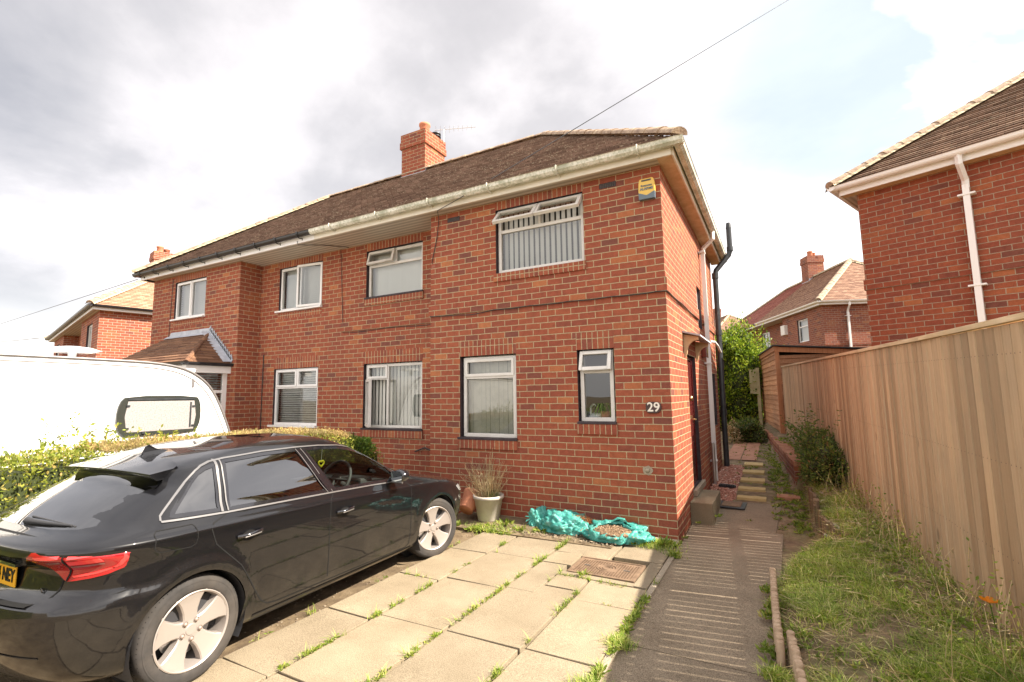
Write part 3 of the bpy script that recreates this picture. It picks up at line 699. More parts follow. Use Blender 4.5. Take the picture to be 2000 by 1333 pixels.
for (x0, x1, z0, z1, y) in [(-8.11, -6.76, 2.284, 2.51, .493), (-8.05, -6.72, 4.424, 4.556, .493), (-11.11, -9.86, 4.404, 4.556, 0), (-8.05, -6.72, 3.33, 3.45, .493), (-11.11, -9.86, 3.34, 3.46, 0), (-8.11, -6.76, .96, 1.08, .493)]: mb = MB(); soldier(mb, x0, x1, z0, z1, y); under(mb.build('brick_sill' if z0 in (3.33, 3.34, .96) else 'lintel', M['soldier'], None))
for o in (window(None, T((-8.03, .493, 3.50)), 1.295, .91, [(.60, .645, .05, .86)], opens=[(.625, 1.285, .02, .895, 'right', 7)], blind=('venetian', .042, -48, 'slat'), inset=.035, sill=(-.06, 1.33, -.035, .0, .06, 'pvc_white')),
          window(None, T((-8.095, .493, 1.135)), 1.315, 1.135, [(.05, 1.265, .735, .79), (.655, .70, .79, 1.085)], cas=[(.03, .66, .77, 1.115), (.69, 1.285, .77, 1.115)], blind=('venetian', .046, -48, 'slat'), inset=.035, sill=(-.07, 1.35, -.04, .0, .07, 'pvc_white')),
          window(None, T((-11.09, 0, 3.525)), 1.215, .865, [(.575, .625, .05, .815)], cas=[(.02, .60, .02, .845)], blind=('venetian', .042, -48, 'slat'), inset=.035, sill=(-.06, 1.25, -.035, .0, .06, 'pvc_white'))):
    under(o)
mb = MB(); slope_courses(mb, 'front', xb=PX-.004); slope_courses(mb, 'left'); slope_courses(mb, 'back', xb=PX-.004)
rf2 = under(mb.build('roof', M['tile'], None))
mb = MB(); mb2 = MB(); hip_line(mb, (-WL-OV-.01, -OV-.01, ZE+.05), (-WL-RX, RY, RZ+.03), mb2=mb2); hip_line(mb, (-WL-OV, DP+OV, ZE+.05), (-WL-RX, RY, RZ+.03)); hip_line(mb, (-WL-RX-.08, RY, RZ+.03), (PX-.02, RY, RZ+.03), r=.09)
o = mb.build('hip_tiles', M['hiptile'], rf2); o = mb2.build('mortar_bedding', M['bedding'], rf2)
e0 = empty('x'); eaves(e0, -WL, PX-.003, 'black_plastic', 'pvc_white', 'half', 'left', brk=('black_plastic', .62))
for ch in list(e0.children): under(ch)
bpy.data.objects.remove(e0)
mb = MB(); mb.tube([(PX-.45, -.215, 4.60), (PX-.44, -.2, 4.53), (PX-.1, .1, 4.55), (PX+.2, .44, 4.55)], .007, 5)
under(mb.build('wall_cable', M['black_plastic'], None)); mb = MB(); mb.tube([(-8.45, .475, 2.6), (-8.47, .477, .3)], .009, 5); under(mb.build('wall_cable', M['black_plastic'], None)); mb = MB(); mb.tube([(-11.2, -.012, 4.5), (-11.25, -.012, 2.9)], .006, 5)
under(mb.build('wall_cable', M['black_plastic'], None))
# porch: hipped lean-to roof over a white bay
PZ = 2.40; PO = .88
xl, xr = -12.1, -8.80; tl, tr = -11.2, -9.66
mb = MB(); n = 11
for i in range(n):
    a, b = i/n, (i+1)/n; hz = lambda s: PZ+(3.12-PZ)*s
    y = lambda s: -PO+PO*s; XL = lambda s: xl+(tl-xl)*s; XR = lambda s: xr+(tr-xr)*s
    mb.quad((XL(a), y(a), hz(a)+.026), (XR(a), y(a), hz(a)+.026), (XR(b), y(b), hz(b)), (XL(b), y(b), hz(b)), uv=[(XL(a), i*.1+.001), (XR(a), i*.1+.001), (XR(b), i*.1+.099), (XL(b), i*.1+.099)])
    mb.quad((XL(a), y(a), hz(a)-.012), (XR(a), y(a), hz(a)-.012), (XR(a), y(a), hz(a)+.026), (XL(a), y(a), hz(a)+.026))
    mb.quad((XR(a), y(a), hz(a)+.026), (XR(a), 0, hz(a)+.026), (XR(b), 0, hz(b)), (XR(b), y(b), hz(b)), uv=[(y(a), i*.1+.001), (0, i*.1+.001), (0, i*.1+.099), (y(b), i*.1+.099)])
    mb.quad((XR(a), y(a), hz(a)-.01), (XR(a), 0, hz(a)-.01), (XR(a), 0, hz(a)+.026), (XR(a), y(a), hz(a)+.026))
    mb.quad((XL(a), 0, hz(a)+.026), (XL(a), y(a), hz(a)+.026), (XL(b), y(b), hz(b)), (XL(b), 0, hz(b)))
pr = under(mb.build('porch_roof', M['tile_porch'], None))
mb = MB(); hip_line(mb, (xr+.02, -PO-.02, PZ+.015), (tr, 0, 3.125), r=.045, seg=.12); mb.build('porch_hip', M['tile_porch'], pr)
mb = MB(); k = 12
mb.quad((tl-.1, -.012, 3.02), (tr+.08, -.012, 3.02), (tr+.05, -.012, 3.22), (tl+.05, -.012, 3.22)); mb.quad((tl-.1, -.10, 3.07), (tr+.05, -.10, 3.07), (tr+.05, -.01, 3.135), (tl-.1, -.01, 3.135))
for i in range(k):
    a = i/k; x = tr+(xr-tr)*a; z = 3.13+(PZ-3.13)*a; x2 = tr+(xr-tr)*(a+1/k); z2 = 3.13+(PZ-3.13)*(a+1/k)
    mb.quad((x, -.014, z), (x2, -.014, z2), (x2+.06, -.014, z2+.08), (x+.10, -.014, z+.11)); mb.quad((x+.01, -.014, z+.08), (x2, -.014, z2+.07), (x+.10, -.014, z+.15))
mb.quad((tr-.02, -.16, 3.135), (xr-.02, -.16, PZ+.04), (xr+.03, -.0, PZ+.05), (tr+.03, -.0, 3.145))
mb.build('porch_flashing', M['lead'], pr)
mb = MB(); gutter(mb, (xl, -PO-.05, PZ+.0), (xr+.1, -PO-.05, PZ), (0, -1, 0), .05); gutter(mb, (xr+.05, -PO-.1, PZ), (xr+.05, -.01, PZ), (1, 0, 0), .05); mb.build('porch_gutter', M['black_plastic'], pr)
mb = MB(); mb.box(xl+.05, xr-.0, -PO+.0, -.0, PZ-.20, PZ-.03); mb.build('porch_fascia', M['pvc_white'], pr, bevel=.005)
mb = MB(); bx = xr-.12; by = -PO+.12
mb.box(bx-.07, bx, by, by+.07, .0, PZ-.2); mb.box(bx-.07, bx, -.09, 0, .0, PZ-.2); mb.box(bx-.06, bx-.005, by+.07, -.09, 1.80, 1.86); mb.box(bx-.06, bx-.005, by+.07, -.09, .85, .95)
mb.box(-12.0, bx-.07, by, by+.07, .85, .92); mb.box(-12.0, bx-.07, by, by+.07, 1.8, 1.87)
for x in (-12.0, -11.0, -10.0): mb.box(x, x+.07, by, by+.07, 0, PZ-.2)
bw = under(mb.build('bay_window', M['pvc_white'], None, bevel=.005))
mb = MB(); mb.quad((bx-.03, by, .9), (bx-.03, 0, .9), (bx-.03, 0, PZ-.2), (bx-.03, by, PZ-.2)); mb.quad((-12, by+.03, .9), (bx, by+.03, .9), (bx, by+.03, PZ-.2), (-12, by+.03, PZ-.2)); mb.build('pane', M['glass'], bw)
mb = MB(); z = .95
while z < PZ-.22: mb.tbox(T((bx-.12, by/2, z)) @ Matrix.Rotation(R(-25), 4, 'Y'), .045, -by, .003); z += .05
mb.build('blind', M['slat'], bw)
mb = MB(); mb.box(-12.0, bx, by+.02, 0, Z0, .85); mb.box(-12, bx-.3, by+.3, -.02, .85, PZ-.2); under(mb.build('bay_wall', M['brick'], None))

# ================================================================== NEIGHBOURS
def neighbour(name, label, x, y, z, ang, brick, tile, tile_b=None, gut='pvc_white', wins=(), sidewins=(), pots=2, dpipe=None, chz=8.1, band=True, win_blind='blind'):
    X = Matrix.Translation((x, y, z)) @ Matrix.Rotation(R(ang), 4, 'Z')
    h = empty(name, M=X); tag(h, label, 'house')
    fo = {'bayR': [], 'rec': [], 'bayL': []}
    for (k, a, b, z0, z1) in wins:
        base = {'bayR': -3.63, 'rec': -8.637, 'bayL': -WL}[k]; fo[k].append((a-base, b-base, z0, z1))
    so = [(a, b, z0, z1) for a, b, z0, z1 in sidewins]
    semi_shell(h, brick, tile, gable_ops=so, front_ops=fo)
    for (k, a, b, z0, z1) in wins:
        yy = .493 if k == 'rec' else 0; ww, hh = b-a, z1-z0
        window(h, T((a, yy, z0)), ww, hh, [(.05, ww-.05, hh*.66, hh*.66+.05)] if ww < 1 else [(ww/2-.025, ww/2+.025, .05, hh-.05)], blind=('flat', win_blind))
    mb = MB(); slope_courses(mb, 'front', xa=PX); slope_courses(mb, 'right'); slope_courses(mb, 'back', xa=PX); r1 = mb.build('roof', M[tile], h)
    mb = MB(); slope_courses(mb, 'front', xb=PX); slope_courses(mb, 'left'); slope_courses(mb, 'back', xb=PX); mb.build('roof', M[tile_b or tile], h)
    mb = MB(); mb2 = MB()
    for A, B in (((OV, -OV, ZE+.05), (RX, RY, RZ+.03)), ((OV, DP+OV, ZE+.05), (RX, RY, RZ+.03)), ((RX+.08, RY, RZ+.03), (-WL-RX, RY, RZ+.03)), ((-WL-OV, -OV, ZE+.05), (-WL-RX, RY, RZ+.03)), ((-WL-OV, DP+OV, ZE+.05), (-WL-RX, RY, RZ+.03))):
        hip_line(mb, A, B, mb2=mb2)
    mb.build('hip_tiles', M['hiptile'], r1); mb2.build('mortar_bedding', M['bedding'], r1)
    eaves(h, PX, 0, gut, 'pvc_white', 'half', 'right', soff='soffit', brk=None); eaves(h, -WL, PX-.003, 'black_plastic' if tile_b else gut, 'pvc_white', 'half', 'left')
    chimney(h, -6.66, -5.93, 2.5, 3.3, 6.6, chz, brick, pots)
    if dpipe:
        (dx, dy, top) = dpipe; mb = MB()
        if dx > 0:
            mb.tube([(.272, dy, 4.66), (.272, dy, 4.52), (.08, dy+.02, 4.32), (.075, dy+.02, 4.2)], .042, 4, cap=False, sm=False); mb.box(.035, .11, dy-.02, dy+.055, -.8, 4.25)
            for zz in (4.1, 2.75): mb.box(0, .12, dy-.08, dy+.115, zz-.012, zz+.012)
        else:
            mb.tube([(dx-.01, -.272, 4.66), (dx-.01, -.25, 4.5), (dx-.01, -.07, 4.3)], .042, 4, cap=False, sm=False); mb.box(dx-.05, dx+.03, -.11, -.035, -.8, 4.3)
        mb.build('downpipe', M['pvc_white'], h)
    return h
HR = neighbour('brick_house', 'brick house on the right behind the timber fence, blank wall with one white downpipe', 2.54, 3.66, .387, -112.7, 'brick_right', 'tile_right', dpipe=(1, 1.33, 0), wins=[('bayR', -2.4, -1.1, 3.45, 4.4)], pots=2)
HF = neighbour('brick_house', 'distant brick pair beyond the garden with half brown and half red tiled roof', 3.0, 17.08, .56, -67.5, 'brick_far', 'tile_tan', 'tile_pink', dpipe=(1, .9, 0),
    wins=[('bayR', -2.2, -1.25, 3.25, 4.25), ('rec', -7.4, -6.35, 3.35, 4.3), ('bayL', -11, -10, 3.3, 4.1)], pots=2, chz=8.25)
aerial(HF, (-5.85, 3.2, 8.2), .7, R(200), .8); aerial(HF, (-6.5, 2.6, 8.2), .25, R(200), .6)
mb = MB(); mb.box(-3.55, -3.15, -.15, 0, 3.75, 4.2); mb.build('vent_box', M['blind'], HF)
HL = neighbour('brick_house', 'sunlit brick house at the left with pale orange tiled roof, seen beyond the caravan', -17.546-.25, .811+.35, .0, -13.5, 'brick_left', 'tile_orange', gut='black_plastic',
    wins=[('bayR', -2.3, -1.2, 3.3, 4.3), ('rec', -5.4, -4.2, 3.4, 4.35), ('rec', -8.0, -6.8, 3.4, 4.3), ('bayL', -11, -9.9, 3.4, 4.3)], pots=3, chz=8.35)
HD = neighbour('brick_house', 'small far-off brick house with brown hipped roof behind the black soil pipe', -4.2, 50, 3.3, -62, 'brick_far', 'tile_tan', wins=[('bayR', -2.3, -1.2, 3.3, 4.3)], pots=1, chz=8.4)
mb = MB(T((2.95, 2.55, 0)))
# ================================================================== GROUND
def sst(a, b, x): t = min(1, max(0, (x-a)/(b-a))); return t*t*(3-2*t)
def pathz(y):
    if y < .8: return -.09
    if y < 3.4: return -.09+.15*(y-.8)/2.6
    return .06+.03*(min(y, 14)-3.4)
def edgex(y):
    if y < -1: return 1.02+.03*max(0, min(3, -1-y))
    if y < 3.3: return 1.02+.42*sst(-1, 0, y)
    return 1.56-.0765*y
def fencex(y): return 2.073-.095*y
def gz(x, y):
    z = pathz(y)
    if x > 0 and -9 < y < 16:
        e = edgex(y); f = fencex(y)
        near = .04+.19*sst(e, f, x) if y < -.5 else None
        hi = .22+.03*(y+1.5) if y < 3.3 else .37+.04*(y-3.3)
        lo = (.03+.19*sst(e, f, x))
        g = lo+(hi-lo)*sst(-1.6, .2, y)
        z = z+(g-z)*sst(e-.02, e+.10, x)
    if x > 3: z = max(z, .3+.02*max(0, y))
    if y < -6.5: z = min(z, -.09)+(-.05)
    if x < .02 and y < 6: z = -.12 if y < .3 else -.5+.0
    if y > 16: z = .45
    return z
xs = sorted(set([round(v, 3) for v in list(np.arange(-4, 4, .1)) + list(np.arange(-14, -4, 1)) + list(np.arange(4, 20, 1)) + [-400, -150, -80, -40, -25, 25, 40, 80, 150, 400]]))
ys = sorted(set([round(v, 3) for v in list(np.arange(-7, 16, .15)) + [-300, -100, -50, -25, -15, -10, -8, 16, 18, 20, 25, 40, 80, 150, 400]]))
V = np.array([(x, y, gz(x, y) + .012*mnoise.noise(Vector((x*3, y*3, 0)))) for y in ys for x in xs]); nx = len(xs)
F = np.array([(j*nx+i, j*nx+i+1, (j+1)*nx+i+1, (j+1)*nx+i) for j in range(len(ys)-1) for i in range(nx-1)])
tag(npmesh('ground', V, F, M['soil'], smooth=True), kind='structure')
# mud and old slabs under the car
mb = MB(); mb.box(-4.15, -2.30, -9, -.02, -.3, -.085); tag(mb.build('driveway_base', M['mud']), kind='structure')
# concrete path
mb = MB()
for (y0, y1) in ((-9, -5.2), (-5.19, -2.55), (-2.54, .9), (.91, 2.25)):
    z0, z1 = pathz(y0)+.012, pathz(y1)+.012
    xa = .055
    mb.add([(xa if y0 < 0 else .02, y0, z0), (1.0, y0, z0), (1.08 if y1 > -2 else 1.02, y1, z1), (xa if y1 <= .9 and y1 < 0 else .02, y1, z1), (xa, y0, z0-.2), (1.0, y0, z0-.2), (1.06, y1, z1-.2), (xa, y1, z1-.2)], [[0,1,2,3],[4,7,6,5],[0,4,5,1],[1,5,6,2],[2,6,7,3],[3,7,4,0]])
tag(mb.build('path', M['path']), kind='structure')
# driveway slabs
mb = MB(); rs = random.Random(3)
def slab(x0, x1, y0, y1, z=-.055):
    j = lambda: rs.uniform(-.006, .006); g = .008; t = [rs.uniform(-.005, .005) for _ in range(4)]
    P = [(x0+g+j(), y0+g+j()), (x1-g+j(), y0+g+j()), (x1-g+j(), y1-g+j()), (x0+g+j(), y1-g+j())]
    V = [(p[0], p[1], -.16) for p in P]+[(p[0], p[1], z+t[k]) for k, p in enumerate(P)]
    mb.add(V, [[0,3,2,1],[4,5,6,7],[0,1,5,4],[1,2,6,5],[2,3,7,6],[3,0,4,7]])
cols = [(-2.29, -1.80, .0, .0), (-1.79, -1.17, .0, .04), (-1.155, -.53, .0, 0), (-.525, .0, .0, 0)]
rows = [[-.62, -1.34, -2.22, -3.10, -3.98, -4.88, -5.8, -6.7], [-.62, -1.27, -2.12, -3.0, -3.92, -4.8, -5.7, -6.6], [-.39, -.92, -1.30, -2.08, -2.99, -3.9, -4.8, -5.7, -6.6], [-.39, -.86, -1.57, -2.05, -2.95, -3.86, -4.78, -5.7, -6.6]]
for (x0, x1, _, _), rr in zip(cols, rows):
    for k in range(len(rr)-1):
        y1, y0 = rr[k], rr[k+1]
        if x0 == -.525 and k == 1:   # round the manhole
            slab(-.14, .0, y0, y1); continue
        if x0 == -1.155 and k == 2: slab(x0, -.86, y0, y1); slab(-.86, -.53, -1.88, -1.58); continue
        if x0 == -1.155 and k == 1: slab(x0, -.83, y0, y1); continue
        if x0 == -1.155 and k == 3: slab(x0, -.87, -2.07, -1.31) if False else slab(x0, -.53, y0, -1.88); continue
        slab(x0, x1, y0, y1)
slab(-.84, -.53, -.99, -.40); slab(-.86, -.12, -1.575, -1.475); slab(-1.155, -.87, -1.88, -1.31)
tag(mb.build('driveway', M['slab'], bevel=.006), kind='structure')
mb = MB(); mb.box(.0, .055, -9, -.2, -.3, -.058); mb.box(-.62, .0, -.385, -.02, -.2, -.045); mb.box(-.53, .02, -.2, -.02, -.2, -.03)
tag(mb.build('kerb', M['kerb'], bevel=.01), kind='structure')
mb = MB(); mb.box(-2.95, -.62, -.62, .0, -.3, -.045); mb.prism([(-3.0, -.50, -.05), (-3.0, -.40, -.008), (-3.0, .0, .0), (-3.0, .0, -.05)], (1.3, 0, 0)); tag(mb.build('soil_strip', M['mud']), kind='structure')
# manhole
mh = empty('manhole_cover', (-.475, -1.235, -.05)); tag(mh, 'rusty rectangular cast iron manhole cover set in the paving slabs', 'manhole cover')
iron = nmat('cast_iron', [(.3, (.12,.075,.045)), (.7, (.24,.16,.10))], 10, .75, .4, .004)
mb = MB(); a, b = .33, .235; mb.box(-a, a, -b, -b+.025, -.05, .004); mb.box(-a, a, b-.025, b, -.05, .004); mb.box(-a, -a+.025, -b+.025, b-.025, -.05, .004); mb.box(a-.025, a, -b+.025, b-.025, -.05, .004)
mb.build('frame', iron, mh, bevel=.003)
mb = MB(); mb.box(-a+.028, a-.028, -b+.028, b-.028, -.05, 0)
for i in range(22):
    for j in range(14):
        x, y = -a+.05+i*.0265, -b+.05+j*.0255
        if x*x+y*y < .0125 or x > a-.04 or y > b-.04: continue
        mb.box(x, x+.013, y, y+.012, 0, .004)
for r_ in (.035, .06, .09): mb.lathe([(r_, 0), (r_, .005), (r_+.008, .005), (r_+.008, 0)], n=28)
for sx in (-.2, .2): mb.box(sx-.03, sx+.03, -.008, .008, .001, .0055, 1)
mb.build('lid', [iron, M['room']], mh)

# ================================================================== FENCE
fr = empty('timber_fence', (fencex(0), 0, .25)); tag(fr, 'tall new closeboard timber fence with pale capping rail running along the garden', 'fence')
def ftop(y): return 2.045+.0235*(y+2.5) if y > -2.5 else 2.045
def fbase(y): return gz(fencex(y)-.05, y)-.03
und = lambda o: pin(o, fr)
rf_ = random.Random(11)
dzn = lambda y: .0235*(y+2.5)
fdir = Vector((-.095, 1, 0)).normalized(); fn = Vector((1, .095, 0)).normalized()   # fn points away from the camera side
y = -6.6; panels = []; cur = MB(); cnt = 0
while y < 8.25:
    w = rf_.uniform(.094, .108); gp = rf_.choice([.002, .003, .005, .006, .008, .010]); y1 = y+w
    base = Vector((fencex(y), y, 0)); w_ = w-gp*.6
    zt0 = ftop(y)-.02; zb = fbase(y)
    g0, g1 = gp*rf_.uniform(.2, 1.3), gp*rf_.uniform(.5, 1.6)
    th = .022; o = rf_.choice([-.004, -.002, .0, .002, .004])
    P0 = base+fn*o; a0 = P0+fdir*(g0*.5); a1 = P0+fdir*(w-g0*.5); b0 = P0+fdir*(g1*.5); b1 = P0+fdir*(w-g1*.5)
    ch = .0075; V_ = []
    for (p, q, zz_) in ((a0, a1, zb), (b0, b1, zt0)):
        V_ += [Vector((v.x, v.y, zz_)) for v in (p+fdir*ch, q-fdir*ch, q+fn*.019, q+fn*th, p+fn*th, p+fn*.019)]
    cur.add(V_, [[5,4,3,2,1,0], [6,7,8,9,10,11]]+[[k_, (k_+1) % 6, 6+(k_+1) % 6, 6+k_] for k_ in range(6)])
    for hz_ in (.66, 1.22, 1.86):
        for q in (.25, .75):
            c_ = base+fdir*(w*q)+Vector((0, 0, hz_+dzn(y)))+fn*(o-.0012); e1, e2 = fdir*.0032, Vector((0, 0, .0032)); cur.add([c_-e1-e2, c_+e1-e2, c_+e1+e2, c_-e1+e2], [[0, 1, 2, 3]], 1)
    y = y1; cnt += 1
    if cnt == 18: y += .012; panels.append(cur); cur = MB(); cnt = 0
panels.append(cur)
for p in panels: und(p.build('panel', [M['fence'], M['dark_recess']], None))
for i in range(9):
    yy = -6.6+1.836*i
    if yy > 8.3: break
    mb = MB(); mb.M = Matrix.Translation((fencex(yy)+.075, yy, 0)); mb.box(-.045, .045, -.045, .045, -.1, ftop(yy)-.03); und(mb.build('post', M['fence'], None))
for hz in (.62, 1.18, 1.82):
    mb = MB(); ya, yb = -6.6, 8.2
    A = Vector((fencex(ya), ya, 0))+fn*.024; B = Vector((fencex(yb), yb, 0))+fn*.019; dz = ftop(yb)-ftop(-2.5)
    P = [A+Vector((0,0,hz)), A+fn*.045+Vector((0,0,hz)), A+fn*.045+Vector((0,0,hz+.085)), A+Vector((0,0,hz+.085))]
    mb.prism(P, (B-A)+Vector((0,0,dz))); und(mb.build('rail', M['fence'], None))
mb = MB()
for i in range(9):
    ya, yb = -6.6+1.836*i+.002, min(8.28, -6.6+1.836*(i+1))
    if ya > 8.2: break
    A = Vector((fencex(ya), ya, ftop(ya)-.018))-fn*.022; B = Vector((fencex(yb), yb, ftop(yb)-.018))-fn*.022
    mb.prism([A, A+fn*.065, A+fn*.065+Vector((0,0,.03)), A+Vector((0,0,.034))], B-A)
und(mb.build('cap_rail', M['cap'], None, bevel=.003))
# split bright knot patch on a board comes from the timber itself

# ================================================================== SHED
SH = Matrix.Translation((1.19, 8.5, .50)) @ Matrix.Rotation(math.atan2(.12, 1), 4, 'Z')   # x right, y back
sh = empty('garden_shed', M=SH); tag(sh, 'brown timber garden shed with overlapping boards and black felt roof behind the fence', 'shed')
hl, hb = 2.36, 2.12
def clap(mb, p0, ud, L, z0, z1, out, gauge=.135):
    z = z0; o = Vector(out); u = Vector(ud)
    while z < z1-.01:
        zb = min(z+gauge, z1); A = Vector(p0)+o*.022; B = Vector(p0)+o*.004
        P = [A+Vector((0,0,z)), A+u*L+Vector((0,0,z)), B+u*L+Vector((0,0,zb)), B+Vector((0,0,zb))]
        mb.add(P+[Vector(p0)+Vector((0,0,z)), Vector(p0)+u*L+Vector((0,0,z))], [[0,1,2,3],[0,4,5,1]]); z = zb
mb = MB(); clap(mb, (0, 3.75, 0), (0, -1, 0), 3.75, 0, hl, (-1, 0, 0)); clap(mb, (0, 0, 0), (1, 0, 0), 2.6, 0, hl-.25, (0, -1, 0)); mb.build('wall', M['shed'], sh)
mb = MB(); mb.box(.0, 2.6, .0, 3.75, 0, hl-.26); mb.build('inner_wall', M['shed_post'], sh)
mb = MB(); mb.box(-.035, .06, -.035, .06, 0, hl); mb.box(-.035, .03, 3.72, 3.8, 0, hl); mb.prism([(-.04, -.05, hl-.02), (2.7, -.05, hl-.25), (2.7, -.05, hl-.37), (-.04, -.05, hl-.15)], (0, .03, 0)); mb.box(-.05, -.03, -.03, 3.8, hl-.13, hl); mb.build('corner_trim', M['shed_post'], sh)
mb = MB(); P = [(-.09, -.10, hl+.005), (2.75, -.10, hl-.235), (2.75, -.10, hl-.205), (-.09, -.10, hl+.035)]; mb.prism(P, (0, 4.0, 0)); mb.build('roof', M['felt'], sh)
# picket fence and gate at the end of the garden
pf = empty('picket_fence', (.45, 12.4, .35)); tag(pf, 'short grey picket fence leaning against the dark bush at the end of the path', 'fence')
gw = nmat('grey_green_timber', [(.3, (.30,.27,.14)), (.7, (.45,.42,.25))], 6, .85, .3)
for i in range(6):
    mb = MB(); x = .0+i*.13; mb.prism([(x, 0, 0), (x+.1, 0, 0), (x+.1, 0, 1.0-.03*i), (x+.05, 0, 1.06-.03*i), (x, 0, 1.0-.03*i)], (0, .02, 0)); mb.build('picket', gw, pf)
mb = MB(); mb.box(0, .78, .02, .05, .25, .32); mb.box(0, .78, .02, .05, .72, .79); mb.build('rail', gw, pf)
mb = MB(); mb.M = T((.62, 11.9, .3)); mb.box(-.05, .05, -.05, .05, 0, 2.15); mb.box(-.25, .05, -.02, .02, 1.3, 2.1); o = mb.build('gate_post', gw); tag(o, 'tall grey green timber post at the far corner of the shed', 'post')

# ================================================================== LOW WALL, EDGINGS, STEP
lw = empty('low_brick_wall', (1.30, 3.4, 0)); tag(lw, 'low weathered brick garden wall beside the path, below the shed', 'wall')
mb = MB(Matrix.Rotation(math.atan(.0765), 4, 'Z')); mb.box(0, .225, 0, 7.4, -.1, .42); mb.build('brickwork', M['brick_low'], lw)
mb = MB(Matrix.Rotation(math.atan(.0765), 4, 'Z')); yy = 0; rc = random.Random(5)
while yy < 7.3:
    L = .102; mb.box(-.008+rc.uniform(-.006, .006), .235+rc.uniform(-.006, .006), yy+.004, yy+L, .42, .50+rc.uniform(-.006, .006)+.008*math.floor(yy/2)); yy += L+.008
cp = nmat('coping_brick', [(.3, (.20,.09,.055)), (.5, (.36,.16,.09)), (.7, (.46,.25,.15))], 5, .9, .5, .006); mb.build('coping', cp, lw, bevel=.008)
ste = empty('timber_edging', (1.5, 1.2, 0)); tag(ste, 'row of upright timber edging boards holding back the stony border near the shrub', 'edging')
pts = [(1.48, 2.5, .36), (1.45, 2.2, .30), (1.44, 1.9, .36), (1.45, 1.62, .31), (1.46, 1.3, .35), (1.44, 1.0, .30), (1.43, .7, .34), (1.45, .38, .31), (1.52, -.1, .30)]
bd = []
for k in range(len(pts)-1):
    a_, b_ = Vector(pts[k]), Vector(pts[k+1]); bd += [(a_+(b_-a_)*t0, a_+(b_-a_)*(t0+.5)) for t0 in (0, .5)]
for a_, b_ in bd:
    A, B = Vector((a_.x, a_.y, -.15)), Vector((b_.x, b_.y, -.15)); d = B-A; n_ = Vector((.035, rc.uniform(-.008, .008), 0)); sh_ = Vector((rc.uniform(-.022, .022), 0, 0)); h0 = .33+.15+rc.uniform(-.09, .07); tp = Vector((rc.uniform(-.02, .02), 0, h0))
    mb = MB(T((-1.5, -1.2, 0))); mb.prism([A+sh_+d*.06, B+sh_-d*.06, B+sh_-d*.06+tp, A+sh_+d*.06+tp+Vector((0, 0, rc.uniform(-.03, .03)))], n_); mb.build('board', M['old_board'], ste, bevel=.005)
for (pp, lab, n0) in (([(0.985, -1.02), (1.0, -1.6), (1.02, -2.2), (1.04, -2.5)], 'pale log roll edging between the path and the garden, farther piece', 0), ([(1.095, -2.28), (1.13, -2.7), (1.17, -3.3), (1.2, -3.9)], 'pale log roll edging at the garden edge, nearer piece beside the grass', 1)):
    le = empty('log_edging', (pp[0][0], pp[0][1], 0)); tag(le, lab, 'edging', 'log roll edgings along the garden')
    k = 0; mbv = MB(T((-pp[0][0], -pp[0][1], 0)))
    for i in range(len(pp)-1):
        A, B = Vector((*pp[i], 0)), Vector((*pp[i+1], 0)); L = (B-A).length; n_ = int(L/.052)
        for j in range(n_):
            c = A+(B-A)*(j/n_); zt = .105+rc.uniform(-.008, .008); x, y2 = c.x+rc.uniform(-.003, .003), c.y
            mbv.tube([(x, y2, -.15), (x, y2, zt-.006), (x, y2, zt)], [.0255, .0255, .020], 10)
    mbv.build('log_roll', M['log'], le)
st = MB(); st.box(.0, .285, .96, 1.95, -.1, .205); o = st.build('door_step', M['step'], bevel=.012); tag(o, 'solid concrete door step below the side door', 'step')
# stepping stones, red paving, gravel, drain
gs = nmat('yellow_stone', [(.3, (.42,.30,.12)), (.7, (.55,.42,.20))], 8, .9, .3, .005)
ss = [(.47, .88, 2.40, 2.60, 'nearest yellow stepping stone, next to the doormat'), (.45, .86, 2.98, 3.22, 'second yellow stepping stone from the doormat'), (.45, .84, 3.65, 3.98, 'middle one of the five yellow stepping stones'), (.44, .82, 4.48, 4.82, 'fourth yellow stepping stone, one before the farthest'), (.42, .78, 5.35, 5.75, 'farthest yellow stepping stone, just before the red paving')]
for x0, x1, y0, y1, lab in ss:
    zz = pathz((y0+y1)/2)+.035; mb = MB(T((-x0, -y0, -zz))); mb.box(x0, x1, y0, y1, zz-.08, zz); o = mb.build('stepping_stone', gs, bevel=.01, loc=(x0, y0, zz)); tag(o, lab, 'stepping stone', 'yellow stepping stones by the side of the house')
mb = MB()
for i in range(2):
    for j in range(7):
        y0 = 6.1+j*.45; zz = pathz(y0+.2)+.03; mb.add([(-.0+i*.33, y0, zz-.02), (.31+i*.33, y0, zz-.02), (.31+i*.33, y0+.43, zz), (i*.33, y0+.43, zz)], [[0,1,2,3]])
rp = nmat('red_paving', [(.3, (.26,.12,.07)), (.7, (.42,.22,.14))], 7, .9, .3, .01); tag(mb.build('paving', rp), kind='structure')
zz = pathz(2.9)+.03; mb = MB(); mb.box(1.02, 1.34, 2.62, 2.86, zz-.1, zz); o = mb.build('loose_brick', cp, bevel=.01); tag(o, 'single pink brick lying on the soil near the low wall', 'brick')
mb = MB(); mb.M = T((.28, 3.12, pathz(3.1)+.05)) @ Matrix.Rotation(R(-12), 4, 'Z'); mb.box(-.13, .13, -.05, .05, -.03, 0)
for i in range(9): mb.box(-.12+i*.028, -.105+i*.028, -.04, .04, 0, .012)
o = mb.build('drain_grate', M['grey_pipe']); tag(o, 'small black drain grating below the white downpipe', 'drain')
mt = empty('doormat', (.43, 2.0, pathz(2.0)+.03), R(-2)); tag(mt, 'worn brown doormat with black rubber border on the path', 'doormat')
mb = MB(); mb.box(-.19, .19, -.22, .22, -.02, .0); mb.build('border', M['black_plastic'], mt, bevel=.006)
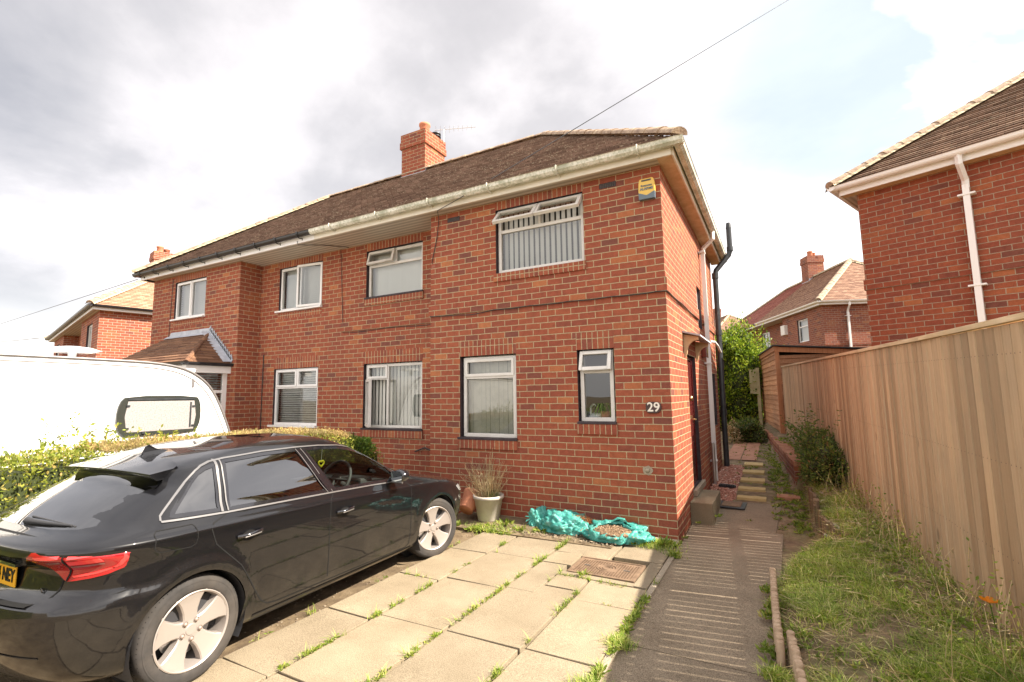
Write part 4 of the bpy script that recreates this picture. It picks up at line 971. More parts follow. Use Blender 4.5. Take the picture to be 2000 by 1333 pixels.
mb = MB(); mb.box(-.13, .13, -.16, .16, .0, .008); mb.build('pile', nmat('coir', [(.3, (.16,.10,.06)), (.7, (.27,.18,.11))], 40, .95, .6), mt)
# alarm box and number plaque
al = empty('alarm_box', (-.165, 0, 4.26)); tag(al, 'yellow and grey burglar alarm box high on the front wall', 'alarm box')
yel = simple('yellow_plastic', (.72,.47,.09), .4); gry = simple('grey_plastic', (.12,.16,.19), .45)
pr_ = [(-.098, -.13), (-.104, -.02), (-.100, .08), (-.088, .128), (-.07, .135), (.07, .135), (.088, .128), (.100, .08), (.104, -.02), (.098, -.13)]
mb = MB(); mb.prism([(x, 0, z) for x, z in pr_], (0, -.055, 0)); mb.build('cover', yel, al, bevel=.008)
mb = MB(); q = [(-.1, -.137), (.1, -.137), (.103, -.045), (.06, -.062), (.02, -.082), (.0, -.088), (-.02, -.082), (-.06, -.062), (-.103, -.045)]
mb.prism([(x, -.002, z) for x, z in q], (0, -.058, 0)); mb.build('strobe_lens', gry, al, bevel=.004)
mb = MB(); mb.box(-.06, .06, -.06, -.05, .098, .118); mb.build('louvre', M['room'], al)
def text(body, size, Mx, mat, name, parent=None, ext=.002, ax='CENTER', bold=0):
    cu = bpy.data.curves.new(name, 'FONT'); cu.body = body; cu.size = size; cu.align_x = ax; cu.align_y = 'CENTER'; cu.extrude = ext; cu.offset = bold
    to = bpy.data.objects.new(name, cu); COL.objects.link(to)
    dg = bpy.context.evaluated_depsgraph_get(); me = bpy.data.meshes.new_from_object(to.evaluated_get(dg)); bpy.data.objects.remove(to)
    o = bpy.data.objects.new(name, me); COL.objects.link(o); me.materials.clear(); me.materials.append(mat)
    if parent: o.parent = parent
    me.transform(Mx); return o
RX90 = Matrix.Rotation(R(90), 4, 'X')
text('ALARMS', .044, T((0, -.0585, -.004)) @ RX90, gry, 'lettering', al, bold=.0016)
text('Response', .036, T((0, -.0585, .040)) @ RX90, gry, 'lettering', al, bold=.001)
npq = empty('number_plaque', (-.212, 0, 1.495)); tag(npq, 'small brown house number plaque reading 29', 'house number')
mb = MB(); mb.prism([(x*1.1, 0, z) for x, z in [(-.085, -.04), (-.06, -.068), (.03, -.072), (.07, -.05), (.088, -.01), (.08, .045), (.05, .065), (-.05, .07), (-.085, .045)]], (0, -.02, 0)); mb.build('plaque', nmat('brown_ceramic', [(.3, (.03,.012,.01)), (.7, (.07,.03,.025))], 20, .3, .1), npq, bevel=.006)
text('29', .155, T((0, -.022, .0)) @ RX90, simple('cream_enamel', (.78,.72,.62), .4), 'number', npq, bold=.0025)
# ornament and plant on the sill of the little window
sw = empty('swan_ornament', (-1.06, .17, 1.36)); tag(sw, 'white swan ornament on the inner sill of the small front window', 'ornament')
mb = MB(); mb.tube([(0, 0, .0), (-.02, 0, .05), (-.02, 0, .13), (.01, 0, .17), (.045, 0, .165), (.06, 0, .145)], [.02, .016, .012, .012, .014, .005], 8); mb.tube([(-.04, 0, .0), (.03, 0, .02), (.1, 0, .02), (.14, 0, .06)], [.02, .045, .04, .005], 8); mb.build('swan', simple('white_china', (.8,.8,.78), .3), sw)
hp = empty('houseplant', (-.88, .17, 1.34)); tag(hp, 'green spider plant standing inside the small front window', 'plant')
mb = MB(); mb.lathe([(.0, 0), (.05, 0), (.065, .1), (.055, .1), (0, .09)]); mb.build('pot', M['terracotta'], hp)
mb = MB()
for i in range(90):
    a = random.uniform(0, 2*PI); L = random.uniform(.18, .38); P = [Vector((math.cos(a)*L*t, math.sin(a)*L*.5*t, .1+L*1.5*t-L*1.7*t*t)) for t in (0, .3, .6, .85, 1)]; s_ = Vector((-math.sin(a), math.cos(a), 0))
    for k in range(4): w0, w1 = .010*(1-k/4.2), .010*(1-(k+1)/4.2); mb.quad(P[k]-s_*w0, P[k]+s_*w0, P[k+1]+s_*w1, P[k+1]-s_*w1)
mb.build('leaves', M['green_bush'], hp)
# cables in the sky
def cable(A, B, sag, r, lab):
    mb = MB(); A, B = Vector(A), Vector(B); P = [A+(B-A)*(i/24)-Vector((0, 0, sag*4*(i/24)*(1-i/24))) for i in range(25)]; mb.tube(P, r, 5); o = mb.build('overhead_cable', M['black_plastic']); tag(o, lab, 'cable')
def px(x, y, t):
    d = fw+rt*((x-1000)/948.7)-up*((y-666.5)/948.7); return CP+d*t
cable((-2.83, -.33, 4.60), px(1560, -12, 9.0), 0, .007, 'thin overhead phone cable rising to the upper right from the eaves of number 29')
cable((-12.4, -.2, 4.62), px(-60, 653, 26), .0, .008, 'thin cable running left from the far corner of the eaves')
cable((-29.5, 3.4, 4.7), px(-40, 668, 60), .1, .02, 'faint cable beyond the caravan leading to the left edge')
# ================================================================== CAR
CARM = Matrix.Translation((-3.0056, -4.2981, -.056)) @ Matrix.Rotation(1.6189, 4, 'Z') @ Matrix.Rotation(.009, 4, 'Y')
car = empty('parked_car', M=CARM); tag(car, 'black five-door hatchback parked on the driveway, seen from its rear right corner', 'car')
def paintmat():
    m, nt, b = newmat('black_car_paint')
    n = noise_of(nt, 2.5, 6, rough=.7); tc = N(nt, 'ShaderNodeTexCoord'); sp = N(nt, 'ShaderNodeSeparateXYZ'); nt.links.new(tc.outputs['Object'], sp.inputs[0])
    # road dust: settled on the lower doors
    a = N(nt, 'ShaderNodeMapRange'); nt.links.new(sp.outputs['Z'], a.inputs[0]); a.inputs[1].default_value = .75; a.inputs[2].default_value = .2
    mu = N(nt, 'ShaderNodeMath', operation='MULTIPLY'); nt.links.new(a.outputs[0], mu.inputs[0]); r = ramp(nt, n.outputs['Fac'], [(.42, (.0,.0,.0)), (.70, (.16,.16,.16))]); nt.links.new(r.outputs['Color'], mu.inputs[1])
    c = mixc(nt, mu.outputs[0], (.004,.004,.005), (.15,.125,.095)); nt.links.new(c, b.inputs['Base Color'])
    b.inputs['Roughness'].default_value = .35; b.inputs['Specular IOR Level'].default_value = .15; b.inputs['Coat Weight'].default_value = 1; 
    cr = N(nt, 'ShaderNodeMapRange'); nt.links.new(mu.outputs[0], cr.inputs[0]); cr.inputs[2].default_value = .4; cr.inputs[3].default_value = .02; cr.inputs[4].default_value = .25; nt.links.new(cr.outputs[0], b.inputs['Coat Roughness'])
    return m
M['paint'] = paintmat()
M['cabin'] = simple('cabin_plastic', (.03,.03,.033), .7)
M['seat'] = simple('seat_fabric', (.045,.045,.05), .9)
M['carglass'] = glassmat('clear_car_glass', (.80,.88,.82), .8, .0)
M['privacy'] = glassmat('privacy_glass', (.06,.065,.07), 1.6, .12)
M['gap'] = simple('shut_line', (.002,.002,.002), .9)
M['rubber'] = nmat('tyre_rubber', [(.3, (.02,.019,.018)), (.7, (.048,.043,.04))], 9, .85, .3, .003, scale2=3, mix2=(.20,.16,.12), amt2=.14)
M['alloy'] = simple('alloy_wheel', (.38,.34,.31), .42, .4)
M['alloy_dark'] = simple('wheel_recess', (.30,.24,.2), .5, .3)
M['trim'] = simple('bright_trim', (.30,.29,.28), .3, .8)
M['gloss_black'] = simple('gloss_black', (.008,.008,.01), .12, coat=1)
red, nt_, b_ = newmat('red_lens'); b_.inputs['Base Color'].default_value = (.34,.006,.01,1); b_.inputs['Roughness'].default_value = .12; b_.inputs['Coat Weight'].default_value = 1
M['lens'] = red; M['lens_bright'] = simple('bright_red_lens', (.85,.05,.05), .15, coat=1); M['lens_clear'] = simple('clear_lens', (.35,.12,.12), .15, .3, 1)
def curve(pts):
    X = np.array([p[0] for p in pts], float); Y = np.array([p[1] for p in pts], float); h = np.diff(X); d = np.diff(Y)/h
    m = np.zeros(len(X)); m[0], m[-1] = d[0], d[-1]
    for i in range(1, len(X)-1):
        if d[i-1]*d[i] > 0: w1, w2 = 2*h[i]+h[i-1], h[i]+2*h[i-1]; m[i] = (w1+w2)/(w1/d[i-1]+w2/d[i])
    def f(x):
        x = min(max(x, X[0]), X[-1]); i = min(len(X)-2, max(0, int(np.searchsorted(X, x)-1))); t = (x-X[i])/h[i]
        return (2*t**3-3*t*t+1)*Y[i]+(t**3-2*t*t+t)*h[i]*m[i]+(-2*t**3+3*t*t)*Y[i+1]+(t**3-t*t)*h[i]*m[i+1]
    return f
XM = .9
fr_x = curve([(.17,-.54),(.21,-.62),(.30,-.685),(.40,-.72),(.50,-.735),(.59,-.735),(.632,-.72),(.655,-.655),(.70,-.628),(.79,-.622),(.85,-.675),(.89,-.712),(.925,-.705),(.948,-.665),(.97,-.56),(.99,-.50),(1.05,-.395),(1.12,-.27),(1.19,-.145),(1.235,-.115),(1.262,-.09),(1.30,.03),(1.332,.17),(1.36,.31),(1.385,.50),(1.405,.70),(1.42,.95),(1.4275,1.15)])
ff_x = curve([(.17,3.22),(.22,3.34),(.32,3.42),(.45,3.465),(.58,3.46),(.66,3.42),(.72,3.33),(.77,3.18),(.81,3.00),(.85,2.80),(.90,2.56),(.94,2.39),(.975,2.26),(1.0,2.18),(1.1,1.99),(1.2,1.80),(1.3,1.58),(1.36,1.42),(1.40,1.31),(1.4275,1.2)])
w_z = curve([(.17,.76),(.20,.815),(.24,.845),(.30,.862),(.36,.868),(.42,.874),(.55,.884),(.70,.890),(.80,.892),(.862,.892),(.876,.889),(.888,.872),(.92,.850),(.96,.822),(.985,.802),(1.0,.790),(1.1,.742),(1.2,.694),(1.28,.652),(1.32,.622),(1.35,.585),(1.375,.53),(1.40,.435),(1.415,.31),(1.424,.17),(1.4275,.0)])
Tl = lambda x: float(np.interp(x, [-.8, 0, 1.04, 2.12, 3.0], [.93, .917, .89, .842, .79]))
Fz = lambda z: sst(.3, .8, z)*(1-sst(1.02, 1.34, z))
def pexp(z, front): return (16 if z < .95 else 14-5*sst(.95, 1.4, z)) if front else (10 if z < 1.0 else 10-2*sst(1.0, 1.3, z))
Q = 2.6
def Lh(z, front): return (ff_x(z)-XM) if front else (XM-fr_x(z))
def flare(x, z):
    f = 0
    for cx in (0, 2.636):
        r = math.hypot(x-cx, z-.315); a = math.atan2(z-.315, x-cx)
        if z > .2: f += .017*math.exp(-((r-.375)/.055)**2)*(sst(-.2, .5, math.sin(a)))
    return f
def ys(x, z):
    """half width of the body side at x, z (car coordinates)"""
    front = x > XM; L = Lh(z, front)
    if L <= 1e-3: return 0
    t = abs(x-XM)/L
    if t >= 1: return 0
    p = pexp(z, front); zt = z+(.88-Tl(x))*Fz(z)
    return w_z(zt)*(1-t**p)**(1/Q)+flare(x, z)*(1-t**p)
def xr_(y, z, off=0):
    s = min(.999, abs(y)/max(.05, w_z(z))); p = pexp(z, False); return XM-Lh(z, False)*(1-s**Q)**(1/p)-off
# rows: constant "zeta"; samples along each row
zl = sorted(set([round(v, 4) for v in list(np.arange(.17, .86, .022))+[.655, .668, .68, .855, .862, .869, .876, .882, .888, .895, .91, .925, .94]+list(np.arange(.955, 1.36, .02))+list(np.arange(1.36, 1.42, .008))+[1.418, 1.422, 1.4255, 1.427]]))
ts = [i/44*.93 for i in range(45)]
y93 = lambda p: (1-.93**p)**(1/Q)
rows_ = []
for zt in zl:
    row = []
    def put(sgnx, t=None, s=None):
        front = sgnx > 0; z = zt; x = XM
        for _ in range(4):
            p = pexp(z, front); tt = t if t is not None else max(0, (1-s**Q))**(1/p)
            x = XM+sgnx*tt*Lh(z, front); z = zt-(.88-Tl(x))*Fz(zt)
        sv = (1-tt**p)**(1/Q) if t is not None else s
        return x, w_z(zt)*sv+flare(x, z)*(1-tt**p)*(1 if t is not None else s), z
    K = 16
    fr_side = [put(1, t=t) for t in ts]; s0 = y93(pexp(zt, True)); fr_end = [put(1, s=s0*(1-(k/K))) for k in range(1, K+1)]
    rr_side = [put(-1, t=t) for t in ts[1:]]; s1 = y93(pexp(zt, False)); rr_end = [put(-1, s=s1*(1-(k/K))) for k in range(1, K+1)]
    half = rr_end[::-1]+rr_side[::-1]+fr_side+fr_end       # tail -> nose on one side
    zc_ = lambda z: z if z < 1.36 else 1.36+(z-1.36)*.8
    half = [(x, y, zc_(z)) for x, y, z in half]
    row = [(x, -y, z) for x, y, z in half]+[(x, y, z) for x, y, z in half[-2:0:-1]]
    rows_.append(row)
bm = bmesh.new(); n_ = len(rows_[0]); VV = [[bm.verts.new(p) for p in r_] for r_ in rows_]
for i in range(len(rows_)-1):
    for k in range(n_):
        try: bm.faces.new([VV[i][k], VV[i][(k+1) % n_], VV[i+1][(k+1) % n_], VV[i+1][k]])
        except ValueError: pass
bm.faces.new(VV[0][::-1])
top = VV[-1]; bm.faces.new(top)
bmesh.ops.remove_doubles(bm, verts=bm.verts, dist=2e-4)
def cut(bm, poly, ax, pred):
    """remove the part of the shell whose projection (axes ax) lies inside the convex polygon"""
    n = len(poly); c = (sum(p[0] for p in poly)/n, sum(p[1] for p in poly)/n); third = 3-ax[0]-ax[1]
    x0, x1 = min(p[0] for p in poly)-.05, max(p[0] for p in poly)+.05; y0, y1 = min(p[1] for p in poly)-.05, max(p[1] for p in poly)+.05
    for i in range(n):
        a, b = poly[i], poly[(i+1) % n]; nrm = [0, 0, 0]; nrm[ax[0]] = b[1]-a[1]; nrm[ax[1]] = -(b[0]-a[0]); co_ = [0, 0, 0]; co_[ax[0]] = a[0]; co_[ax[1]] = a[1]
        fs = []
        for f in bm.faces:
            m = f.calc_center_median()
            if x0-.1 < m[ax[0]] < x1+.1 and y0-.1 < m[ax[1]] < y1+.1 and pred(m): fs.append(f)
        g = set(fs)
        for f in fs: g.update(f.edges); g.update(f.verts)
        bmesh.ops.bisect_plane(bm, geom=list(g), dist=1e-6, plane_co=co_, plane_no=nrm)
    def inside(m):
        s = None
        for i in range(n):
            a, b = poly[i], poly[(i+1) % n]; k = (b[0]-a[0])*(m[ax[1]]-a[1])-(b[1]-a[1])*(m[ax[0]]-a[0])
            if s is None: s = k > 0
            elif (k > 0) != s: return False
        return True
    dl = [f for f in bm.faces if pred(f.calc_center_median()) and inside(f.calc_center_median())]
    bmesh.ops.delete(bm, geom=dl, context='FACES')
AR = .345
for cx in (0, 2.636):
    poly = [(cx+AR*math.cos(t), .315+AR*math.sin(t)) for t in [-.45+(PI+.9)*k/30 for k in range(31)]]
    poly = poly+[(cx-AR*.8, -.1), (cx+AR*.8, -.1)]
    cut(bm, poly, (0, 2), lambda m: abs(m.y) > .5 and m.z < .9)
WF = [(1.175,.962),(1.60,.945),(1.92,.931),(1.985,.985),(1.93,1.05),(1.80,1.135),(1.66,1.205),(1.50,1.258),(1.35,1.288),(1.15,1.303),(.985,1.308)]
WB = [(.225,.992),(1.085,.966),(.905,1.309),(.60,1.308),(.285,1.292)]
WQ = [(-.135,1.012),(.155,.998),(.215,1.275),(.15,1.258),(.10,1.232),(.01,1.152)]
cut(bm, WF, (0, 2), lambda m: abs(m.y) > .45)
cut(bm, WB, (0, 2), lambda m: abs(m.y) > .45)
cut(bm, WQ, (0, 2), lambda m: abs(m.y) > .45)
cut(bm, [(1.52, -.50), (1.52, .50), (2.10, .66), (2.10, -.66)], (0, 1), lambda m: m.z > .98 and m.x > 1.35)
bmesh.ops.triangulate(bm, faces=[f for f in bm.faces if len(f.verts) > 4])
me = bpy.data.meshes.new('body'); bm.normal_update(); bmesh.ops.recalc_face_normals(bm, faces=bm.faces); bm.to_mesh(me); bm.free(); me.materials.append(M['paint'])
for p in me.polygons: p.use_smooth = True
me.set_sharp_from_angle(angle=R(35))
body = bpy.data.objects.new('body', me); COL.objects.link(body); body.parent = car

def inpoly(q, poly):
    c = False; n = len(poly)
    for i in range(n):
        a, b = poly[i], poly[i-1]
        if (a[1] > q[1]) != (b[1] > q[1]) and q[0] < (b[0]-a[0])*(q[1]-a[1])/(b[1]-a[1])+a[0]: c = not c
    return c
def patch(name, poly, fmap, mat, parent=None, res=.03, flip=False):
    P = []
    for i in range(len(poly)):
        a, b = Vector(poly[i]), Vector(poly[(i+1) % len(poly)]); k = max(1, int((b-a).length/res))
        P += [tuple(a+(b-a)*(j/k)) for j in range(k)]
    nb = len(P); xs_ = [p[0] for p in P]; zs_ = [p[1] for p in P]; x = min(xs_)+res/2; I = []
    while x < max(xs_):
        z = min(zs_)+res/2
        while z < max(zs_):
            if inpoly((x, z), poly) and all((x-p[0])**2+(z-p[1])**2 > (res*.45)**2 for p in P): I.append((x, z))
            z += res
        x += res
    r_ = delaunay_2d_cdt([Vector(p) for p in P+I], [], [list(range(nb))], 1, 1e-5)
    V = [fmap(v[0], v[1]) for v in r_[0]]; F = [list(f) for f in r_[2]]
    me = bpy.data.meshes.new(name); me.from_pydata(V, [], F); me.materials.append(mat)
    bm = bmesh.new(); bm.from_mesh(me); bmesh.ops.recalc_face_normals(bm, faces=bm.faces); bm.to_mesh(me); bm.free()
    for p in me.polygons: p.use_smooth = True
    o = bpy.data.objects.new(name, me); COL.objects.link(o); o.parent = parent or car; return o
side = lambda sg, off: (lambda x, z: (x, sg*(ys(x, z)+off), z))
rear = lambda off: (lambda y, z: (xr_(y, z, off), y, z))
def ribbon(mb, pts, w, fmap, step=.02, closed=False, mi=0, thick=0):
    P = []
    Q_ = pts+[pts[0]] if closed else pts
    for i in range(len(Q_)-1):
        a, b = Vector(Q_[i]), Vector(Q_[i+1]); k = max(1, int((b-a).length/step)); P += [a+(b-a)*(j/k) for j in range(k)]
    P.append(Vector(Q_[-1])); A = []; B = []
    for i, p in enumerate(P):
        a = P[i-1] if i else (P[-2] if closed else p); b = P[i+1] if i < len(P)-1 else (P[1] if closed else p)
        d = (b-a).normalized(); nn = Vector((-d.y, d.x))*w/2; A.append(fmap(*(p+nn))); B.append(fmap(*(p-nn)))
    V = A+B; k = len(P); mb.add(V, [[i, i+1, k+i+1, k+i] for i in range(k-1)], mi, True)
def insetp(poly, d):
    n = len(poly); c = Vector((sum(p[0] for p in poly)/n, sum(p[1] for p in poly)/n)); return [tuple(Vector(p)+(Vector(p)-c).normalized()*d) for p in poly]
for sg in (-1, 1):
    nm = 'front_side_window'; g = patch(nm, insetp(WF, .004), side(sg, -.004), M['carglass']); g2 = patch('rear_side_window', insetp(WB, .004), side(sg, -.004), M['privacy']); g3 = patch('quarter_window', insetp(WQ, .004), side(sg, -.004), M['privacy'])
    mb = MB()
    for W_ in (WF, WB, WQ): ribbon(mb, W_, .022, side(sg, .0015), closed=True)
    mb.add([side(sg, .003)(x, z) for x, z in [(.975, 1.312), (.915, 1.312), (1.095, .955), (1.165, .955)]], [[0, 1, 2, 3]])
    mb.build('window_seal', M['gloss_black'], car)
    mb = MB()
    top_ = [(-.195, 1.0), (-.185, 1.024), (-.128, 1.071), (-.068, 1.12), (-.001, 1.17), (.057, 1.22), (.094, 1.251), (.135, 1.276), (.20, 1.298), (.30, 1.312), (.60, 1.329), (.93, 1.331), (1.15, 1.326), (1.36, 1.31), (1.52, 1.28), (1.68, 1.226), (1.82, 1.155), (1.95, 1.07), (2.03, .99)]
    ribbon(mb, top_, .009, side(sg, .006)); ribbon(mb, [(-.195, .995), (.2, .976), (.7, .961), (1.13, .947), (1.6, .929), (2.04, .906)], .010, side(sg, .008))
    ribbon(mb, [(.17, .985), (.235, 1.31)], .016, side(sg, .006)); ribbon(mb, [(.21, .985), (.265, 1.31)], .009, side(sg, .007))
    ribbon(mb, [(1.08, .955), (.905, 1.318)], .005, side(sg, .006)); ribbon(mb, [(1.13, .955), (.955, 1.318)], .005, side(sg, .006))
    mb.build('window_trim', M['trim'], car)
    mb = MB(); gw_ = .007
    ribbon(mb, [(1.13, .94), (1.06, .88), (1.055, .70), (1.075, .29)], gw_, side(sg, .0018))
    ribbon(mb, [(.20, .97), (.09, .93), (.065, .90), (.10, .80), (.28, .62), (.40, .42), (.47, .32), (.52, .285), (.60, .272), (1.07, .262)], gw_, side(sg, .0018))
    ribbon(mb, [(1.075, .262), (2.10, .245), (2.14, .27), (2.15, .40), (2.135, .70), (2.125, .84), (2.07, .905), (2.05, .93)], gw_, side(sg, .0018))
    ribbon(mb, [(-.24, .955), (-.255, .94), (-.262, .87), (-.25, .845), (-.22, .835), (-.06, .825), (-.03, .84), (-.022, .87), (-.025, .935), (-.04, .952), (-.24, .955)], .005, side(sg, .0018))
    ribbon(mb, [(-.345, .675), (-.37, .672), (-.42, .66), (-.5, .655)], .006, side(sg, .0018))
    mb.build('shut_line', M['gap'], car)
    # door handles
    for hx, hz in ((.33, .812), (1.215, .79)):
        mb = MB(); y0_ = ys(hx, hz)
        P = [(hx-.085, sg*(y0_+.006), hz-.004), (hx-.06, sg*(y0_+.035), hz-.001), (hx, sg*(y0_+.042), hz+.004), (hx+.06, sg*(y0_+.035), hz+.007), (hx+.09, sg*(y0_+.01), hz+.009)]
        mb.tube(P, [.012, .013, .013, .013, .012], 8); o = mb.build('door_handle', M['gloss_black'], car)
        patch('handle_cup', [(hx+.055*math.cos(t), hz-.012+.035*math.sin(t)) for t in [2*PI*k/16 for k in range(16)]], side(sg, .002), M['gap'], o, res=.02)
        mb = MB(); mb.tube([Vector(p)+Vector((0, sg*.010, -.008)) for p in P[1:4]], .005, 6); mb.build('handle_strip', M['trim'], o)
    # mirror
    mb = MB(); c_ = (1.86, sg*.965, .985)
    Mm = T(c_) @ Matrix.Rotation(R(8*sg), 4, 'Z'); V = []; F = []
    for i in range(9):
        a = -PI/2+PI*i/8
        for k in range(14):
            t = 2*PI*k/14; V.append(Mm @ Vector((.05*math.sin(a)+(.015 if a > 0 else -.0), .088*math.cos(a)**.45*math.cos(t) if abs(math.cos(a)) > 1e-6 else 0, .062*(math.cos(a)**.45 if abs(math.cos(a)) > 1e-6 else 0)*math.sin(t)*(1.0))))
    for i in range(8):
        for k in range(14): F.append([i*14+k, i*14+(k+1) % 14, (i+1)*14+(k+1) % 14, (i+1)*14+k])
    mb.add(V, F, 0, True); mb.tube([(1.90, sg*.82, .935), (1.88, sg*.93, .955)], [.03, .025], 8); o = mb.build('door_mirror', M['gloss_black'], car)
    mb = MB(); V = [Mm @ Vector((-.053, .074*math.copysign(abs(math.cos(t))**.6, math.cos(t)), .049*math.copysign(abs(math.sin(t))**.6, math.sin(t)))) for t in [2*PI*k/20 for k in range(20)]]; mb.quad(*V); mb.build('mirror_glass', simple('mirror', (.8,.85,.83), .02, 1), o)
    mb = MB(); mb.tube([Mm @ Vector((-.04, -.07, -.056)), Mm @ Vector((-.04, .07, -.057))], .010, 6); mb.build('mirror_trim', M['trim'], o)
    # sill skirt and arch liners
    mb = MB(); ribbon(mb, [(.42, .215), (1.3, .21), (2.2, .205)], .05, side(sg, .006)); mb.build('side_skirt', M['cabin'], car)
    for cx in (0, 2.636):
        mb = MB(); K = 26
        for k in range(K):
            t0, t1 = [-.5+(PI+1.0)*q/K for q in (k, k+1)]
            mb.quad(*[(cx+(AR+.003)*math.cos(t), sg*yy, .315+(AR+.003)*math.sin(t)) for t, yy in ((t0, .905 if False else .868), (t1, .868), (t1, .55), (t0, .55))])
        mb.quad(*[(cx+AR*math.cos(t), sg*.56, .315+AR*math.sin(t)) for t in [2*PI*k/24 for k in range(24)]])
        mb.build('arch_liner', M['cabin'], car)
for sg in (-1, 1):
    patch('headlight', [(3.02, .70), (3.16, .705), (3.30, .70), (3.33, .64), (3.22, .615), (3.10, .635)], side(sg, .004), simple('headlight_lens', (.55,.58,.6), .1, .6, 1))
# rear lamps wrapping the corner: (s = distance round the corner)
def wrapmap(sg, off):
    # u<=0 : rear face, y = .60+... ; parameter u in metres along the plan outline from y=.50
    def f(u, z):
        p = pexp(z, False); w = w_z(z); L = Lh(z, False)
        def at(ph): return XM-L*math.cos(ph)**(2/p), w*math.sin(ph)**(2/Q)
        ph = math.asin(min(1, (.45/w)**(Q/2))); a = at(ph); acc = 0
        while acc < u and ph < PI/2-.01:
            ph += .008; b = at(ph); acc += math.hypot(b[0]-a[0], b[1]-a[1]); a = b
        x, y = a; t = (XM-x)/L; return (x-off*math.cos(ph), sg*(y+off*math.sin(ph)+flare(x, z)*(1-t**p)), z)
    return f
for sg in (-1, 1):
    outl = [(.0, .868), (.045, .910), (.14, .918), (.25, .926), (.40, .938), (.53, .945), (.56, .938), (.55, .90), (.50, .845), (.44, .795), (.37, .772), (.30, .758), (.17, .742), (.10, .79)]
    lamp = patch('tail_light', outl, wrapmap(sg, .006), M['lens'], res=.018)
    for pl in ([(.06, .888), (.215, .898), (.205, .880), (.05, .868)], [(.255, .898), (.42, .910), (.41, .888), (.245, .876)], [(.235, .862), (.40, .872), (.395, .848), (.225, .838)], [(.20, .775), (.31, .790), (.42, .815), (.49, .860), (.51, .895), (.52, .893), (.505, .852), (.44, .812), (.32, .780), (.21, .765)]):
        patch('light_bar', pl, wrapmap(sg, .009), M['lens_bright'], lamp, res=.015)
    for pl in ([(.09, .852), (.20, .862), (.195, .850), (.11, .838)], [(.225, .832), (.39, .842), (.385, .832), (.215, .820)]): patch('indicator', pl, wrapmap(sg, .0085), M['lens_clear'], lamp, res=.015)
    mb = MB(); ribbon(mb, [(.25, .925), (.17, .744)], .009, wrapmap(sg, .011)); mb.build('lamp_gap', M['gap'], lamp)
# hatch glass, wiper, spoiler, badge, plate
def rg(off): return rear(off)
gl = patch('rear_window', [(-.59, .985), (-.635, .998), (-.59, 1.10), (-.55, 1.195), (-.53, 1.225), (.53, 1.225), (.55, 1.195), (.59, 1.10), (.635, .998), (.59, .985), (.3, .978), (-.3, .978)], rg(.004), M['privacy'], res=.035)
mb = MB()
for sg in (-1, 1):
    f = rg(.0025)
    ribbon(mb, [(sg*.60, 1.24), (sg*.665, 1.10), (sg*.715, .975), (sg*.70, .945), (sg*.66, .915)], .007, f)
    ribbon(mb, [(sg*.60, .755), (sg*.585, .70), (sg*.55, .655), (sg*.50, .640)], .007, f)
ribbon(mb, [(-.50, .638), (.50, .638)], .010, rg(.003)); ribbon(mb, [(-.70, .962), (.70, .962)], .005, rg(.003))
mb.build('shut_line', M['gap'], car)
mb = MB()   # spoiler
V = []; F = []; NS = 25
for i in range(NS):
    y = -.55+1.10*i/(NS-1); c = 1-(abs(y)/.60)**3; zr = 1.288-.02*(y/.6)**2
    xe = -.165+.03*(abs(y)/.6)**3; a_ = abs(y)/.60
    V += [(.12-.10*a_**2, y*(.97), 1.324-.045*a_**3), (.0, y, 1.300-.037*a_**3), (xe, y, 1.268-.022*a_**2.5), (xe+.004, y, 1.256-.024*a_**2.5), (xe+.05, y*.98, 1.238-.030*a_**2-.02*a_**8), (-.05, y*.97, 1.232-.03*a_**2)]
for i in range(NS-1):
    for k in range(5): F.append([i*6+k, i*6+k+1, (i+1)*6+k+1, (i+1)*6+k])
F += [[0, 1, 2, 3, 4, 5], [(NS-1)*6+k for k in (5, 4, 3, 2, 1, 0)]]
mb.add(V, F, 0, True); mb.build('spoiler', M['paint'], car, autosharp=R(30))
mb = MB(); f = rg(.02); mb.tube([f(.02, .995), rg(.03)(-.05, .998), rg(.028)(-.22, 1.0), rg(.022)(-.42, 1.0)], [.022, .016, .011, .006], 8); mb.tube([rg(.012)(-.45, .995), rg(.012)(.05, 1.01)], .006, 6); mb.build('rear_wiper', M['cabin'], car)
pl = empty('number_plate', parent=car)
tilt = Matrix.Translation((xr_(0, .80)-.006, 0, .80)) @ Matrix.Rotation(R(-90), 4, 'Z') @ Matrix.Rotation(R(90), 4, 'X')
yw = simple('yellow_plate', (.80,.42,.03), .35); rearT = Matrix.Translation((xr_(.0, .74, .010), 0, .742)) @ Matrix(((0, 0, -1, 0), (-1, 0, 0, 0), (0, 1, 0, 0), (0, 0, 0, 1)))
pme = MB(rearT); pme.box(-.26, .26, -.056, .056, -.001, .006); bpy.data.objects.remove(pl); pl = pme.build('number_plate', yw, car, bevel=.002)
text('4 NEY', .098, rearT @ T((.253, 0, .008)) @ Matrix.Scale(.80, 4, (1, 0, 0)), simple('plate_black', (.01,.01,.01), .5), 'registration', pl, ax='RIGHT', bold=.0018)
mb = MB(); mb.box(xr_(0, .84)-.006, xr_(0, .84)+.05, -.33, .33, .812, .828); mb.build('hatch_lip', M['gloss_black'], car)
yb_ = -.47; tm = Matrix.Translation((xr_(yb_, .69, .004), yb_, .69)) @ Matrix.Rotation(R(-12), 4, 'Z') @ Matrix(((0, 0, -1, 0), (-1, 0, 0, 0), (0, 1, 0, 0), (0, 0, 0, 1)))
text('TFSI', .026, tm, M['trim'], 'badge', car, ext=.001, bold=.0006)
mb = MB()
for k in range(4):
    c = Vector((xr_(0, .872, .010), .105-.07*k, .872)); mb.tube([c+Vector((0, .042*math.cos(t), .042*math.sin(t))) for t in [2*PI*j/28 for j in range(29)]], .0052, 6, cap=False)
